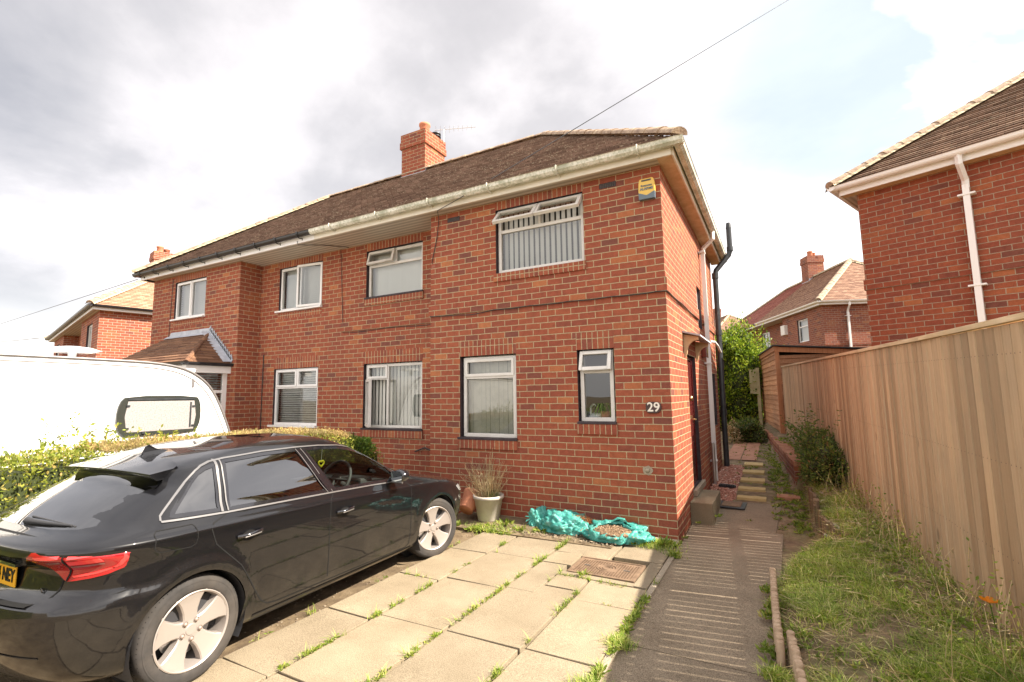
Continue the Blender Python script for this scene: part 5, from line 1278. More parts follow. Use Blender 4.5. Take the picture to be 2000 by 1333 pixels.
mb.build('ring_badge', M['chrome'], car)
# bumper reflectors / lower valance, roof fin, roof glass shine panel
mb = MB(); ribbon(mb, [(-.60, .285), (.60, .285)], .20, rear(.004)); mb.build('rear_valance', M['cabin'], car)
mb = MB(); xb = .17; mb.prism([(xb-.09, 0, 1.315), (xb-.06, 0, 1.385), (xb-.035, 0, 1.40), (xb+.02, 0, 1.365), (xb+.10, 0, 1.35)], (0, .006, 0)); P = [(xb-.09, -.03, 1.31), (xb+.11, -.03, 1.345), (xb+.11, .035, 1.345), (xb-.09, .035, 1.31)]
mb.add([Vector(p) for p in P]+[Vector((xb-.07, .0, 1.345)), Vector((xb+.06, .0, 1.36)), Vector((xb+.06, .006, 1.36)), Vector((xb-.07, .006, 1.345))], [[0, 1, 5, 4], [1, 2, 6, 5], [2, 3, 7, 6], [3, 0, 4, 7], [4, 5, 6, 7]]); mb.build('roof_fin', M['paint'], car)
# windscreen and cabin
mb = MB(); A = []
for i in range(9):
    z = .985+(1.345-.985)*i/8
    for k in range(13):
        y = (-.70+.10*(i/8)*1.6)*(1-2*k/12); s = min(.995, abs(y)/w_z(z)); p = pexp(z, True); A.append((XM+Lh(z, True)*(1-s**Q)**(1/p)-.004, y, z))
mb.add(A, [[i*13+k, i*13+k+1, (i+1)*13+k+1, (i+1)*13+k] for i in range(8) for k in range(12)], 0, True); mb.build('windscreen', M['carglass'], car)
cab = MB(); cab.box(-.45, 2.3, -.78, .78, .25, .30); cab.box(1.78, 2.22, -.72, .72, .62, .90); cab.box(1.72, 1.9, -.70, .70, .60, .86);  cab.box(1.0, 2.0, -.10, .10, .3, .62)
cab.box(1.78, 1.95, -.54, -.24, .86, .945)
cab.build('cabin', M['cabin'], car, bevel=.03)
for sy in (-.37, .37):
    mb = MB(); mb.tbox(T((.95, sy, .55)) @ Matrix.Rotation(R(-6), 4, 'Y'), .5, .48, .16); mb.tbox(T((.66, sy, .84)) @ Matrix.Rotation(R(14), 4, 'Y'), .13, .46, .56); mb.tbox(T((.57, sy, 1.17)) @ Matrix.Rotation(R(10), 4, 'Y'), .09, .26, .17); mb.build('seat', M['seat'], car, bevel=.03)
mb = MB(); mb.tbox(T((.12, 0, .52)), .45, 1.2, .16); mb.tbox(T((-.08, 0, .76)) @ Matrix.Rotation(R(10), 4, 'Y'), .12, 1.16, .38); mb.build('seat', M['seat'], car, bevel=.03)
mb = MB(); Ms = T((1.60, -.38, .955)) @ Matrix.Rotation(R(-62), 4, 'Y')
mb.tube([Ms @ Vector((.18*math.cos(t), .18*math.sin(t), 0)) for t in [2*PI*k/36 for k in range(37)]], .015, 8, cap=False)
mb.tube([Ms @ Vector((0, 0, -.02)), Ms @ Vector((0, 0, .0))], .06, 16); mb.tube([Ms @ Vector((0, -.17, 0)), Ms @ Vector((0, .17, 0))], .014, 6); mb.tube([Ms @ Vector((0, 0, 0)), Ms @ Vector((-.17, 0, 0))], .014, 6); mb.tube([Ms @ Vector((0, 0, -.0)), Ms @ Vector((0, 0, -.30))], .035, 8)
mb.build('steering_wheel', M['cabin'], car)
mb = MB(); mb.box(1.60, 1.64, -.12, .12, 1.22, 1.28); mb.build('rear_view_mirror', M['cabin'], car, bevel=.01)
mb = MB(); mb.quad((1.62, -.45, .915), (1.62, .2, .905), (1.9, .2, .905), (1.9, -.45, .905)) if False else mb.box(1.66, 1.86, .0, .3, .905, .910); mb.build('papers', M['slat'], car)
# wheels
def wheel(cx, sg, steer):
    Mw = Matrix.Translation((cx, sg*.75, .315)) @ Matrix.Rotation(steer, 4, 'Z') @ (Matrix.Rotation(R(90), 4, 'X') if sg < 0 else Matrix.Rotation(R(-90), 4, 'X'))
    # local +z points outwards
    ho = .118
    mb = MB(Mw); prof = [(.222, ho-.205), (.24, ho-.218), (.275, ho-.228), (.300, ho-.222), (.313, ho-.205), (.3165, ho-.17), (.3170, ho-.115), (.3165, ho-.06), (.313, ho-.025), (.300, ho-.006), (.285, ho+.0), (.262, ho+.004), (.240, ho+.001), (.228, ho-.004), (.225, ho-.012)]
    mb.lathe(prof, n=64); mb.lathe([(.2845, ho+.0022), (.281, ho+.0028), (.2775, ho+.0026)], n=64)
    for g_ in (-.15, -.115, -.08): mb.lathe([(.3178, ho+g_-.004), (.3125, ho+g_), (.3178, ho+g_+.004)], n=64, mi=1)
    for k in range(72):
        a = 2*PI*k/72; c, s_ = math.cos(a), math.sin(a); mb.quad(*[(r_*math.cos(a+da), r_*math.sin(a+da), z) for r_, z, da in ((.3180, ho-.062, 0), (.3180, ho-.062, .018), (.3055, ho-.010, .030), (.3055, ho-.010, .018))], mi=1)
    ty = mb.build('wheel', [M['rubber'], M['gap']], car)
    mb = MB(Mw); mb.lathe([(.2265, ho-.004), (.2285, ho+.001), (.2225, ho+.004), (.215, ho-.002), (.211, ho-.02), (.205, ho-.10), (.19, ho-.16), (.0, ho-.16)], n=64, mi=0)
    for k in range(5):
        a = 2*PI*k/5+R(95)
        def P(r_, w, z): return (r_*math.cos(a)-w*math.sin(a), r_*math.sin(a)+w*math.cos(a), z)
        st_ = [(.045, .050, ho-.026), (.075, .042, ho-.024), (.11, .046, ho-.020), (.16, .062, ho-.014), (.192, .080, ho-.008), (.206, .098, ho-.004), (.2135, .112, ho-.002)]
        V = []
        for r_, w, z in st_: V += [P(r_, -w-.004, z-.05), P(r_, -w, z-.006), P(r_, -w+.008, z), P(r_, w-.008, z), P(r_, w, z-.006), P(r_, w+.004, z-.05)]
        F = [[i*6+k2, i*6+k2+1, (i+1)*6+k2+1, (i+1)*6+k2] for i in range(len(st_)-1) for k2 in range(5)]
        mb.add(V, F, 0, False)
    mb.lathe([(.0, ho-.020), (.030, ho-.020), (.034, ho-.024), (.072, ho-.026), (.076, ho-.05)], n=32)
    rm = mb.build('rim', [M['alloy'], M['alloy_dark']], ty, autosharp=R(28))
    mb = MB(Mw)
    for k in range(5):
        a = 2*PI*k/5+R(95+36); c = Vector((.056*math.cos(a), .056*math.sin(a), 0)); mb.lathe([(.0, ho-.012), (.009, ho-.012), (.012, ho-.022)], T(c), 8); mb.lathe([(.0165, ho-.0215), (.0145, ho-.0235)], T(c), 14)
    mb.build('wheel_bolt', M['alloy_dark'], ty)
    mb = MB(Mw); mb.lathe([(0, ho-.085), (.155, ho-.085), (.155, ho-.10), (0, ho-.10)], n=40); mb.build('brake_disc', M['metal'], ty)
    mb = MB(Mw); mb.lathe([(.0, ho-.152), (.19, ho-.152)], n=24); mb.box(-.14, .14, .07, .17, ho-.13, ho-.06); mb.build('caliper', M['cabin'], ty)
for cx, stv in ((0, 0), (2.636, -.376)):
    for sg in (-1, 1): wheel(cx, sg, stv)
# heart-shaped air freshener hanging inside
hm = CARM @ Vector((1.686, -.10, 1.08))
ah = empty('air_freshener', hm); tag(ah, 'yellow heart-shaped air freshener hanging inside the car', 'air freshener')
mb = MB(); hp_ = []
for k in range(41):
    t = 2*PI*k/40; hp_.append(Vector((.0, .0021*16*math.sin(t)**3, .0021*(13*math.cos(t)-5*math.cos(2*t)-2*math.cos(3*t)-math.cos(4*t)))))
mb.tube(hp_, .009, 6, cap=False); ym = simple('yellow_foam', (.75,.68,.02), .6); mb.build('heart', ym, ah)
mb = MB(); mb.tube([(0, 0, .03), (0, 0.01, .17)], .002, 4); mb.build('string', M['slat'], ah)

# ================================================================== CARAVAN
cv = empty('caravan', (-7.6, -5.0, -.1)); tag(cv, 'white touring caravan with one dark-framed window parked next door', 'caravan')
u_ = lambda o: pin(o, cv)
M['cvwhite'] = simple('caravan_white', (.80,.80,.79), .22, coat=.5)
prof = [(-9.2, .30), (-9.5, 1.2), (-9.35, 1.9), (-9.0, 2.18), (-8.5, 2.21), (-4.5, 2.222), (-2.75, 2.215), (-2.35, 2.19), (-2.08, 2.13), (-1.85, 2.00), (-1.68, 1.82), (-1.52, 1.50), (-1.40, 1.20), (-1.30, .90), (-1.24, .6), (-1.28, .30)]
def smoothp(P, it=2):
    for _ in range(it):
        Q2 = [P[0]]
        for i in range(len(P)-1):
            a, b = P[i], P[i+1]; Q2 += [(a[0]*.75+b[0]*.25, a[1]*.75+b[1]*.25), (a[0]*.25+b[0]*.75, a[1]*.25+b[1]*.75)]
        P = Q2+[P[-1]]
    return P
sp2 = smoothp(prof); X0, X1 = -8.65, -6.5
mb = MB(); mb.prism([(X1, y, z) for y, z in sp2], (X0-X1, 0, 0), sm=False); b1 = u_(mb.build('body', M['cvwhite'], None, bevel=.03, seg=3))
for p in b1.data.polygons: p.use_smooth = True
b1.data.set_sharp_from_angle(angle=R(40))
mb = MB(); mb.tube([(X1+.006, y, z-.012) for y, z in sp2[1:-1]], .016, 6); mb.tube([(X1+.004, y*1.0-.06*(1 if y > -3 else 0), z-.075) for y, z in sp2[6:-2]], .006, 6); u_(mb.build('edge_trim', simple('grey_trim', (.30,.28,.27), .4, .5), None))
cw = [(-2.82, 1.195), (-2.90, 1.28), (-2.925, 1.45), (-2.90, 1.64), (-2.82, 1.735), (-1.93, 1.735), (-1.87, 1.64), (-1.855, 1.47), (-1.87, 1.30), (-1.95, 1.195)]
cws = smoothp(cw+[cw[0]], 1)[:-1]
mb = MB(); mb.prism([(X1, y, z) for y, z in cws], (.028, 0, 0)); wv = u_(mb.build('window', simple('smoked_acrylic', (.035,.04,.035), .12, coat=1), None, bevel=.008))
mb = MB(); q = [(-2.80, 1.25), (-2.83, 1.45), (-2.80, 1.66), (-1.96, 1.66), (-1.93, 1.45), (-1.96, 1.25)]; mb.prism([(X1+.0, y, z) for y, z in q], (.033, 0, 0))
silver = nmat('foil_blind', [(.35, (.26,.235,.225)), (.65, (.40,.375,.365))], 60, .45, .6, .01); mb.build('blind', silver, wv, bevel=.004)
mb = MB(); mb.box(X1+.02, X1+.036, -2.80, -1.96, 1.675, 1.70); mb.box(X1+.034, X1+.042, -2.02, -2.0, 1.28, 1.64)
for y, z in ((-2.80, 1.60), (-2.80, 1.30), (-1.97, 1.30), (-1.97, 1.58), (-2.2, 1.235), (-2.6, 1.235)): mb.box(X1+.03, X1+.045, y-.02, y+.02, z-.012, z+.012)
mb.build('catch', M['grey_pipe'], wv)
mb = MB(); mb.box(X1-.01, X1+.02, -1.995, -1.965, 1.86, 1.98); u_(mb.build('marker_light', simple('grey_lens', (.16,.15,.15), .3), None, bevel=.008))
mb = MB(); mb.lathe([(0, .03), (.10, .04), (.22, .02), (.33, -.02), (.20, -.05), (.05, -.04), (.04, -.16), (0, -.16)], T((-7.55, -3.05, 2.40)), 28); u_(mb.build('roof_aerial', M['cvwhite'], None))
mb = MB()
for y in (-5.6,): mb.lathe([(.0, .1), (.30, .1), (.32, .0), (.30, -.1), (0, -.1)], T((-6.65, y, .22)) @ Matrix.Rotation(R(90), 4, 'Y'), 24)
mb.box(-8.5, -6.7, -9, -1.6, .1, .3)
u_(mb.build('wheel', M['cabin'], None))
for y, z in ((-3.35, 1.30), (-3.3, 1.12)): pass
# ================================================================== VEGETATION
def leafcloud(P, D, size, jit=.5, asp=.55, fold=.25):
    """P (n,3) positions, D (n,3) preferred directions -> V, F for rhombic leaves"""
    n = len(P); a = D+rng.normal(0, jit, (n, 3)); a /= np.linalg.norm(a, axis=1)[:, None]+1e-9
    r = rng.normal(0, 1, (n, 3)); b = np.cross(a, r); b /= np.linalg.norm(b, axis=1)[:, None]+1e-9; c = np.cross(a, b)
    s = (abs(size)*rng.uniform(.6, 1.35, n))[:, None] if np.isscalar(size) else size[:, None]
    V = np.stack([P-a*s*.1, P+a*s*.45+b*s*asp*.5+c*s*fold*.2, P+a*s, P+a*s*.45-b*s*asp*.5+c*s*fold*.2], 1).reshape(-1, 3)
    return V, np.arange(4*n).reshape(n, 4)
def blades(P, h, lean, w=.004, segs=3):
    """tapered grass blades rooted at P"""
    n = len(P); H = h*rng.uniform(.5, 1.3, n); a = rng.uniform(0, 2*PI, n); d = np.stack([np.cos(a), np.sin(a), 0*a], 1); s = np.stack([-np.sin(a), np.cos(a), 0*a], 1)
    ln = lean*rng.uniform(.3, 1.6, n); Vs = []; ww = w*rng.uniform(.6, 1.4, n)
    for k in range(segs+1):
        t = k/segs; c = P+d*(H*ln*t*t)[:, None]; c[:, 2] += H*t*(1-.35*ln*t); k_ = (ww*(1-t*.92))[:, None]; Vs += [c-s*k_, c+s*k_]
    V = np.stack(Vs, 1).reshape(-1, 3); m = 2*(segs+1); base = (np.arange(n)*m)[:, None]
    F = np.concatenate([base+np.array([[2*k, 2*k+1, 2*k+3, 2*k+2]]) for k in range(segs)], 0); return V, F
def merge(L):
    Vs, Fs, o = [], [], 0
    for V, F in L: Vs.append(V); Fs.append(F+o); o += len(V)
    return np.concatenate(Vs), np.concatenate(Fs)
def fbm(x, y, z=0, s=1): return mnoise.fractal(Vector((x*s, y*s, z*s)), 1, 2, 4)
# privet hedge between the drives
HX0, HX1, HY0, HY1 = -5.0, -4.28, -9.0, -.35
def htop(y): return float(np.interp(y, [-9, -4.6, -4.1, -3.2, -2.5, -1.64, -1.39, -1.14, -.94, -.64, -.5, -.35], [1.17, 1.19, 1.205, 1.235, 1.21, 1.225, 1.20, 1.15, 1.11, 1.01, .91, .80]))+.018*fbm(y*1.5, 3)
hedge = empty('privet_hedge', (-4.65, -3, -.1)); tag(hedge, 'long clipped privet hedge between the car and the caravan, brown along the top', 'hedge')
uh = lambda o: pin(o, hedge)
mb = MB()
for i in range(30):
    y0, y1 = HY0+(HY1-HY0)*i/30, HY0+(HY1-HY0)*(i+1)/30; mb.box(HX0+.1, HX1-.1, y0, y1, -.1, htop((y0+y1)/2)-.10)
uh(mb.build('stems', M['hedge_core'], None))
n = 52000; yv = rng.uniform(HY0, HY1, n); face = rng.random(n); P = np.zeros((n, 3)); D = np.zeros((n, 3)); P[:, 1] = yv
ht = np.array([htop(y) for y in yv]); k = face < .55
P[k, 0] = HX1+rng.normal(-.03, .035, k.sum()); P[k, 2] = -.05+rng.random(k.sum())*(ht[k]+.03); D[k] = (.7, 0, .5)
q = ~k; q &= ~((yv > -3.9)&(rng.random(n) < .9)); P[q, 0] = rng.uniform(HX0, HX1, q.sum()); P[q, 2] = ht[q]+rng.normal(-.03, .03, q.sum()); D[q] = (0, 0, 1)
bumpx = np.array([.07*fbm(y, z, 2, 2.2) for y, z in zip(P[:, 1], P[:, 2])]); P[k, 0] += bumpx[k]
ok = P[:, 2] != 0; P = P[ok]; D = D[ok]; uh(npmesh('leaves', *leafcloud(P, D, .030, .7), M['hedge']))
n = 42000; P = np.stack([rng.uniform(HX0+.02, HX1-.01, n), rng.uniform(-6, HY1-.0, n), np.zeros(n)], 1); P[:, 2] = [htop(y) for y in P[:, 1]]; P[:, 2] += rng.normal(.0, .022, n)
keep = np.array([fbm(x, y, 5, 1.2) > -.3 + (.55 if y < -3.9 else -.6) + (2.5 if y > -.95 else 0) for x, y, _ in P]); P = P[keep]
uh(npmesh('dry_tips', *leafcloud(P, np.tile([0, 0, 1.], (len(P), 1)), .026, .6, .35), M['hedge_tip']))
# long shoots above the hedge
L = []
for (x, y, h) in [(-4.6, -4.05, .42), (-4.55, -3.9, .30), (-4.5, -4.3, .26), (-4.7, -3.6, .22), (-4.5, -3.35, .20), (-4.6, -3.1, .16), (-4.4, -4.6, .18), (-4.65, -3.75, .30), (-4.5, -2.9, .12)]:
    for s_ in range(6):
        ax = rng.normal(0, .22, 2); m = 16; t = np.linspace(0, 1, m)[:, None]; base = np.array([x+rng.normal(0, .06), y+rng.normal(0, .07), htop(y)-.05]); hh = h*rng.uniform(.5, 1.1)
        P = base+t*np.array([ax[0]*hh, ax[1]*hh, hh]); L.append(leafcloud(P, np.tile([ax[0], ax[1], .6], (m, 1)), .036, .8))
uh(npmesh('shoots', *merge(L), M['hedge']))
def blob(c, r, n, seed, size, mat, name, lab, cat, dirs=(0, 0, .5), core=True, sq=2.0, rough=.22, parent=None, group=None):
    c = np.array(c, float); r = np.array(r, float); d = rng.normal(0, 1, (n, 3)); d /= np.linalg.norm(d, axis=1)[:, None]
    rad = np.array([1+rough*1.6*fbm(*(v*1.6+seed)) + rough*.6*fbm(*(v*5+seed)) for v in d]); rr = rad*np.clip(rng.normal(.93, .10, n), .55, 1.12)
    P = c+d*r*rr[:, None]; P = P[P[:, 2] > c[2]-r[2]*.98]; dd = (P-c)/r
    root = parent or empty(name, (c[0], c[1], c[2]-r[2])); 
    if not parent: tag(root, lab, cat, group)
    o = npmesh('crown', *leafcloud(P, dd+np.array(dirs), size, .7), mat); o.parent = root; o.matrix_parent_inverse = Matrix.Translation(-root.location)
    if core:
        bm = bmesh.new(); bmesh.ops.create_icosphere(bm, subdivisions=4, radius=1)
        for v in bm.verts: k_ = .80+rough*1.3*fbm(*(np.array(v.co)*1.6+seed)); v.co = Vector([c[i]+v.co[i]*r[i]*k_ for i in range(3)])
        me = bpy.data.meshes.new('branches'); bm.to_mesh(me); bm.free(); me.materials.append(M['hedge_core']); o = bpy.data.objects.new('branches', me); COL.objects.link(o); o.parent = root; o.matrix_parent_inverse = Matrix.Translation(-root.location)
    return root
blob((-4.5, -.68, .93), (.26, .26, .16), 2600, 3, .035, M['green_bush'], 'privet_tuft', 'bright green leafy tuft at the house end of the hedge', 'bush')
# large bush at the end of the garden path: several lobes so that its outline is uneven
bb = blob((-.1, 13.2, 1.9), (1.35, 1.2, 1.85), 15000, 5, .085, M['bush'], 'large_bush', 'large dense green bush at the end of the side path', 'bush', rough=.3)
for (c, r, s_) in [((.42, 12.6, 2.15), (.55, .6, .85), 9), ((-.6, 13.0, 3.0), (.8, .8, .75), 11), ((.25, 12.9, 1.1), (.6, .7, .95), 13), ((-.9, 12.6, 1.2), (.7, .7, 1.2), 17), ((.05, 12.8, 3.15), (.5, .55, .55), 19)]:
    blob(c, r, 4200, s_, .08, M['bush'], None, None, None, parent=bb, rough=.35)
L = []
for i in range(34):
    x, y = rng.uniform(-1.0, .8), rng.uniform(12.2, 13.2); z0 = 2.9+rng.uniform(-.3, .5)-.7*abs(x+.2); m = 22; t = np.linspace(0, 1, m)[:, None]; dr_ = np.array([rng.normal(0, .25), rng.normal(0, .2), rng.uniform(.5, .95)])
    L.append(leafcloud(np.array([x, y, z0])+t*dr_, np.tile(dr_, (m, 1)), .07, .8))
o = npmesh('shoots', *merge(L), M['bush']); o.parent = bb; o.matrix_parent_inverse = Matrix.Translation(-bb.location)
blob((.30, 9.6, .50), (.48, .5, .36), 3500, 23, .055, M['shrub'], 'low_bush', 'low dark bush in front of the large bush, at the end of the path', 'bush', rough=.35)
blob((-.02, 9.2, .42), (.22, .3, .34), 1200, 27, .05, M['deadstem'], 'dry_bush', 'dry brownish plant between the black soil pipe and the low bush', 'plant', rough=.35, core=False)
# shrub against the fence
sb = blob((1.70, 2.7, .60), (.36, 1.0, .42), 7500, 31, .040, M['shrub'], 'fence_shrub', 'straggly dark green shrub growing against the timber fence', 'shrub', rough=.35)
L = []
for i in range(40):
    y = rng.uniform(1.6, 4.6); x = fencex(y)-rng.uniform(.12, .32); m = 14; hh = rng.uniform(.35, .85); t = np.linspace(0, 1, m)[:, None]; dr_ = np.array([rng.normal(-.05, .15)*hh, rng.normal(0, .2)*hh, hh])
    Pq = np.array([x, y, .60])+t*dr_; L.append(leafcloud(np.repeat(Pq, 2, 0), rng.normal(0, 1, (2*m, 3))*[1, 1, .3], .042, .2, .5))
for i in range(3):
    m = 26; t = np.linspace(0, 1, m)[:, None]; Pq = np.array([1.55-.05*i, 3.4+.5*i, .55])+t*np.array([-.12-.03*i, 1.3+.3*i, .50])+np.concatenate([0*t, 0*t, -.3*(t-.5)**2], 1); L.append(leafcloud(np.repeat(Pq, 3, 0)+rng.normal(0, .03, (3*m, 3)), rng.normal(0, 1, (3*m, 3)), .065, .5, .6))
o = npmesh('branches', *merge(L), M['shrub']); o.parent = sb; o.matrix_parent_inverse = Matrix.Translation(-sb.location)
# grass on the raised garden
n = 105000; yv = -4.6+rng.random(n)**1.15*7.6; P = np.zeros((n, 3)); P[:, 1] = yv; P[:, 0] = [edgex(y)+.0+rng.random()*(fencex(y)-edgex(y)-.02) for y in yv]
cl = np.array([fbm(x, y, 1, 1.7) + .6*fbm(x, y, 7, 6) for x, y, _ in P]); den = np.clip(.62+cl*1.7-.35*np.array([sst(.25, .9, (x-edgex(y))/(fencex(y)-edgex(y)))*(1 if y > -2.2 else .4) for x, y, _ in P]), .05, 1); keep = rng.random(n) < den; P = P[keep]
P[:, 2] = [gz(x, y)-.005 for x, y, _ in P]
hgt = np.array([.05+.075*max(0, fbm(x, y, 4, 2.6)+.35) for x, y, _ in P]); a = blades(P, hgt, 1.15, .0024); gr = npmesh('grass', *a, M['grass']); tag(gr, 'rough cut grass on the raised garden strip beside the fence', 'grass', kind='stuff')
# flattened cut stalks lying over it
n = 6500; P = np.zeros((n, 3)); P[:, 1] = rng.uniform(-4.6, 2.6, n); P[:, 0] = [edgex(y)+rng.random()*(fencex(y)-edgex(y)) for y in P[:, 1]]; P[:, 2] = [gz(x, y)+rng.uniform(.01, .06) for x, y, _ in P]
V, F = leafcloud(P, rng.normal(0, 1, (n, 3))*[1, 1, .12], .10, .08, .035, 0); o = npmesh('cut_stalks', V, F, M['deadstem']); tag(o, 'dry cut stalks strewn over the grass', 'cut grass', kind='stuff')
# broad-leaved weeds through border, path edges and slab joints
def rosette(L, x, y, z, r, n, up_=.5, size=None):
    r = abs(r)
    a = rng.uniform(0, 2*PI, n); d = np.stack([np.cos(a), np.sin(a), np.full(n, up_)], 1); rr = rng.uniform(.0, abs(r)*.6, n)[:, None]; P = np.array([x, y, z])+d*rr*[1, 1, .5]; L.append(leafcloud(P, d, size or r*.75, .35, .35))
L = []
for i in range(1000):
    y = rng.uniform(-4.6, 7.5); u = rng.random(); x = edgex(y)-(.45 if y > .9 else .06)+u*(fencex(y)-edgex(y)+(.35 if y > .9 else -.0)); 
    if .4 < x < .9 and 2.3 < y < 6: continue
    rosette(L, x, y, gz(x, y)+.01, rng.uniform(.025, .07), rng.integers(8, 22))
for i in range(160):
    y = rng.uniform(1.0, 10); x = rng.uniform(min(.95, edgex(y)-.1), edgex(y)) if rng.random() < .6 else rng.uniform(.1, .95)
    if .02 < x < .35 and y < 4.5: continue
    if y > 8.8: x = rng.uniform(-.3, 1.0)
    rosette(L, x, y, gz(x, y)+.01, rng.uniform(.03, .08), rng.integers(8, 18), .35)
o = npmesh('garden_weeds', *merge(L), M['weed']); tag(o, 'low leafy weeds over the border and along the side path', 'weeds', kind='stuff')
L = []; L2 = []
def joint(x0, y0, x1, y1, dens, r=.03, gap=.35, seed=0):
    ln = math.hypot(x1-x0, y1-y0); m = int(ln*dens*.7); r *= .85
    for i in range(m):
        t = rng.random(); x, y = x0+(x1-x0)*t, y0+(y1-y0)*t
        if fbm(x, y, seed, 3.5) < gap-.35: continue
        rosette(L, x+rng.normal(0, .006), y+rng.normal(0, .006), -.055, r*rng.uniform(.5, 1.5), rng.integers(5, 13), .5, r*rng.uniform(.6, 1.1))
        if rng.random() < .5: L2.append(np.array([[x, y, -.06]])+rng.normal(0, .015, (5, 3))*[1, 1, 0])
joint(-1.795, -.62, -1.795, -3.9, 70, .032, .30, 1); joint(-1.163, -.42, -1.163, -4.2, 80, .030, .18, 2); joint(-.528, -1.9, -.528, -4.2, 60, .026, .30, 3)
joint(-2.3, -.6, -2.3, -4, 30, .025, .45, 4); joint(.03, -1.75, .03, -4, 110, .045, .15, 5); joint(.02, -.35, .05, -1.7, 26, .028, .35, 6)
joint(-.86, -1.58, -.2, -1.60, 40, .03, .2, 7); joint(-.50, -2.06, -.2, -2.05, 30, .022, .2, 8); joint(-1.15, -2.99, -.53, -3.0, 26, .022, .3, 9); joint(-2.29, -2.22, -1.8, -2.22, 26, .022, .3, 10)
joint(-.86, -1.9, -.86, -1.4, 20, .02, .3, 12); joint(-1.75, -1.27, -1.2, -1.28, 12, .02, .3, 13)
joint(-2.5, -.50, -1.25, -.34, 150, .05, .10, 14); joint(-2.55, -.62, -1.9, -.60, 120, .055, .10, 15)
for (x, y, r, m) in [(-2.12, -.33, .13, 90), (-2.3, -.42, .10, 60), (-1.86, -.42, .10, 60), (-1.6, -.35, .09, 50), (-.13, -.30, .13, 120), (-.28, -.33, .10, 80), (-.02, -.28, .09, 60), (.05, -.52, .07, 60), (-.45, -.38, .08, 50), (-.62, -1.52, .07, 40), (-1.78, -.10, .07, 40), (-1.45, -.05, .08, 40), (-3.3, -.35, .12, 60), (-2.75, -.6, .10, 60), (.03, -.10, .05, 30), (.06, .12, .05, 30), (.10, .90, .05, 30), (.32, 1.15, .07, 50)]:
    rosette(L, x, y, -.05 if x < .2 else .0, r, m, .8, r*.6)
for sx, sy in ((1.0, -1.2), (.98, -1.65), (1.0, -2.4), (1.02, -2.9), (1.0, -3.3), (1.06, -2.1)):
    [rosette(L, sx-.03+rng.normal(0, .03), sy+rng.normal(0, .09), -.04, .06, 22, .9, .038) for _ in range(7)]
o = npmesh('joint_weeds', *merge(L), M['weed']); tag(o, 'small weeds growing in the joints of the paving slabs and along the wall foot', 'weeds', kind='stuff')
Pg = np.concatenate(L2); Pg[:, 2] = -.06
extra = np.concatenate([np.stack([rng.normal(x, s_, m), rng.normal(y, s_*.6, m), np.full(m, z)], 1) for x, y, z, s_, m in ((-2.2, -.38, -.05, .22, 1500), (-.2, -.33, -.05, .13, 700), (.05, -.55, -.07, .035, 260), (.03, -3.2, -.07, .05, 400), (.04, -2.6, -.07, .05, 400), (1.0, -2.6, -.05, .04, 400), (1.0, -1.5, -.05, .03, 300))])
V, F = blades(np.concatenate([Pg, extra]), .07, .9, .0028); o = npmesh('grass_tufts', V, F, M['grass']); tag(o, 'thin grass tufts along the slab joints and house wall', 'grass', kind='stuff')
# gravel and stones
def stones(name, pts, sizes, mat, lab, cat):
    bm = bmesh.new(); bmesh.ops.create_icosphere(bm, subdivisions=1, radius=1); V0 = np.array([v.co for v in bm.verts]); F0 = np.array([[v.index for v in f.verts] for f in bm.faces]); bm.free(); Vs, Fs = [], []
    for i, (p, s_) in enumerate(zip(pts, sizes)):
        v = V0*(1+rng.normal(0, .16, (len(V0), 1)))*np.array([s_, s_*rng.uniform(.6, 1), s_*rng.uniform(.4, .7)]); a = rng.uniform(0, 6.3); c, s2 = math.cos(a), math.sin(a); v = v @ np.array([[c, s2, 0], [-s2, c, 0], [0, 0, 1]]); Vs.append(v+p); Fs.append(F0+i*len(V0))
    o = npmesh(name, np.concatenate(Vs), np.concatenate(Fs), mat); tag(o, lab, cat, kind='stuff'); return o
def rndcol(name, stops, rough=.9):
    m, nt, b = newmat(name); g = N(nt, 'ShaderNodeNewGeometry'); r = ramp(nt, g.outputs['Random Per Island'], stops); nt.links.new(r.outputs['Color'], b.inputs['Base Color']); b.inputs['Roughness'].default_value = rough; return m
n = 2600; P = np.stack([rng.uniform(.03, .44, n), rng.uniform(1.98, 5.4, n), np.zeros(n)], 1); P[:, 2] = [pathz(y)+.008 for y in P[:, 1]]
stones('red_gravel', P, rng.uniform(.010, .028, n), rndcol('red_gravel', [(0, (.22,.09,.06)), (.5, (.36,.16,.11)), (.9, (.45,.24,.17)), (1, (.6,.5,.42))]), 'reddish gravel at the foot of the side wall', 'gravel')
n = 80; P = np.zeros((n, 3)); P[:, 1] = rng.uniform(.0, 2.2, n); P[:, 0] = [rng.uniform(edgex(y)+.05, fencex(y)-.03) for y in P[:, 1]]; P[:, 2] = [gz(x, y)+.01 for x, y, _ in P]
stones('border_stones', P, rng.uniform(.012, .040, n), rndcol('grey_stones', [(0, (.22,.20,.16)), (.6, (.42,.38,.32)), (1, (.62,.58,.5))]), 'grey stones and pebbles in the border behind the timber edging', 'stones')
n = 1500; P = np.stack([rng.uniform(-3.9, -2.25, n), rng.uniform(-6.5, -.3, n), np.full(n, -.082)], 1); stones('loose_grit', P, rng.uniform(.003, .012, n), rndcol('grit', [(0, (.1,.07,.05)), (1, (.32,.26,.18))]), 'loose grit on the mud under the car', 'grit')
n = 900; P = np.stack([rng.uniform(-2.3, -.6, n), rng.uniform(-.6, -.02, n), np.full(n, -.03)], 1); stones('wall_grit', P, rng.uniform(.004, .014, n), rndcol('grit2', [(0, (.12,.09,.06)), (1, (.4,.32,.22))]), 'soil crumbs along the foot of the front wall', 'grit')
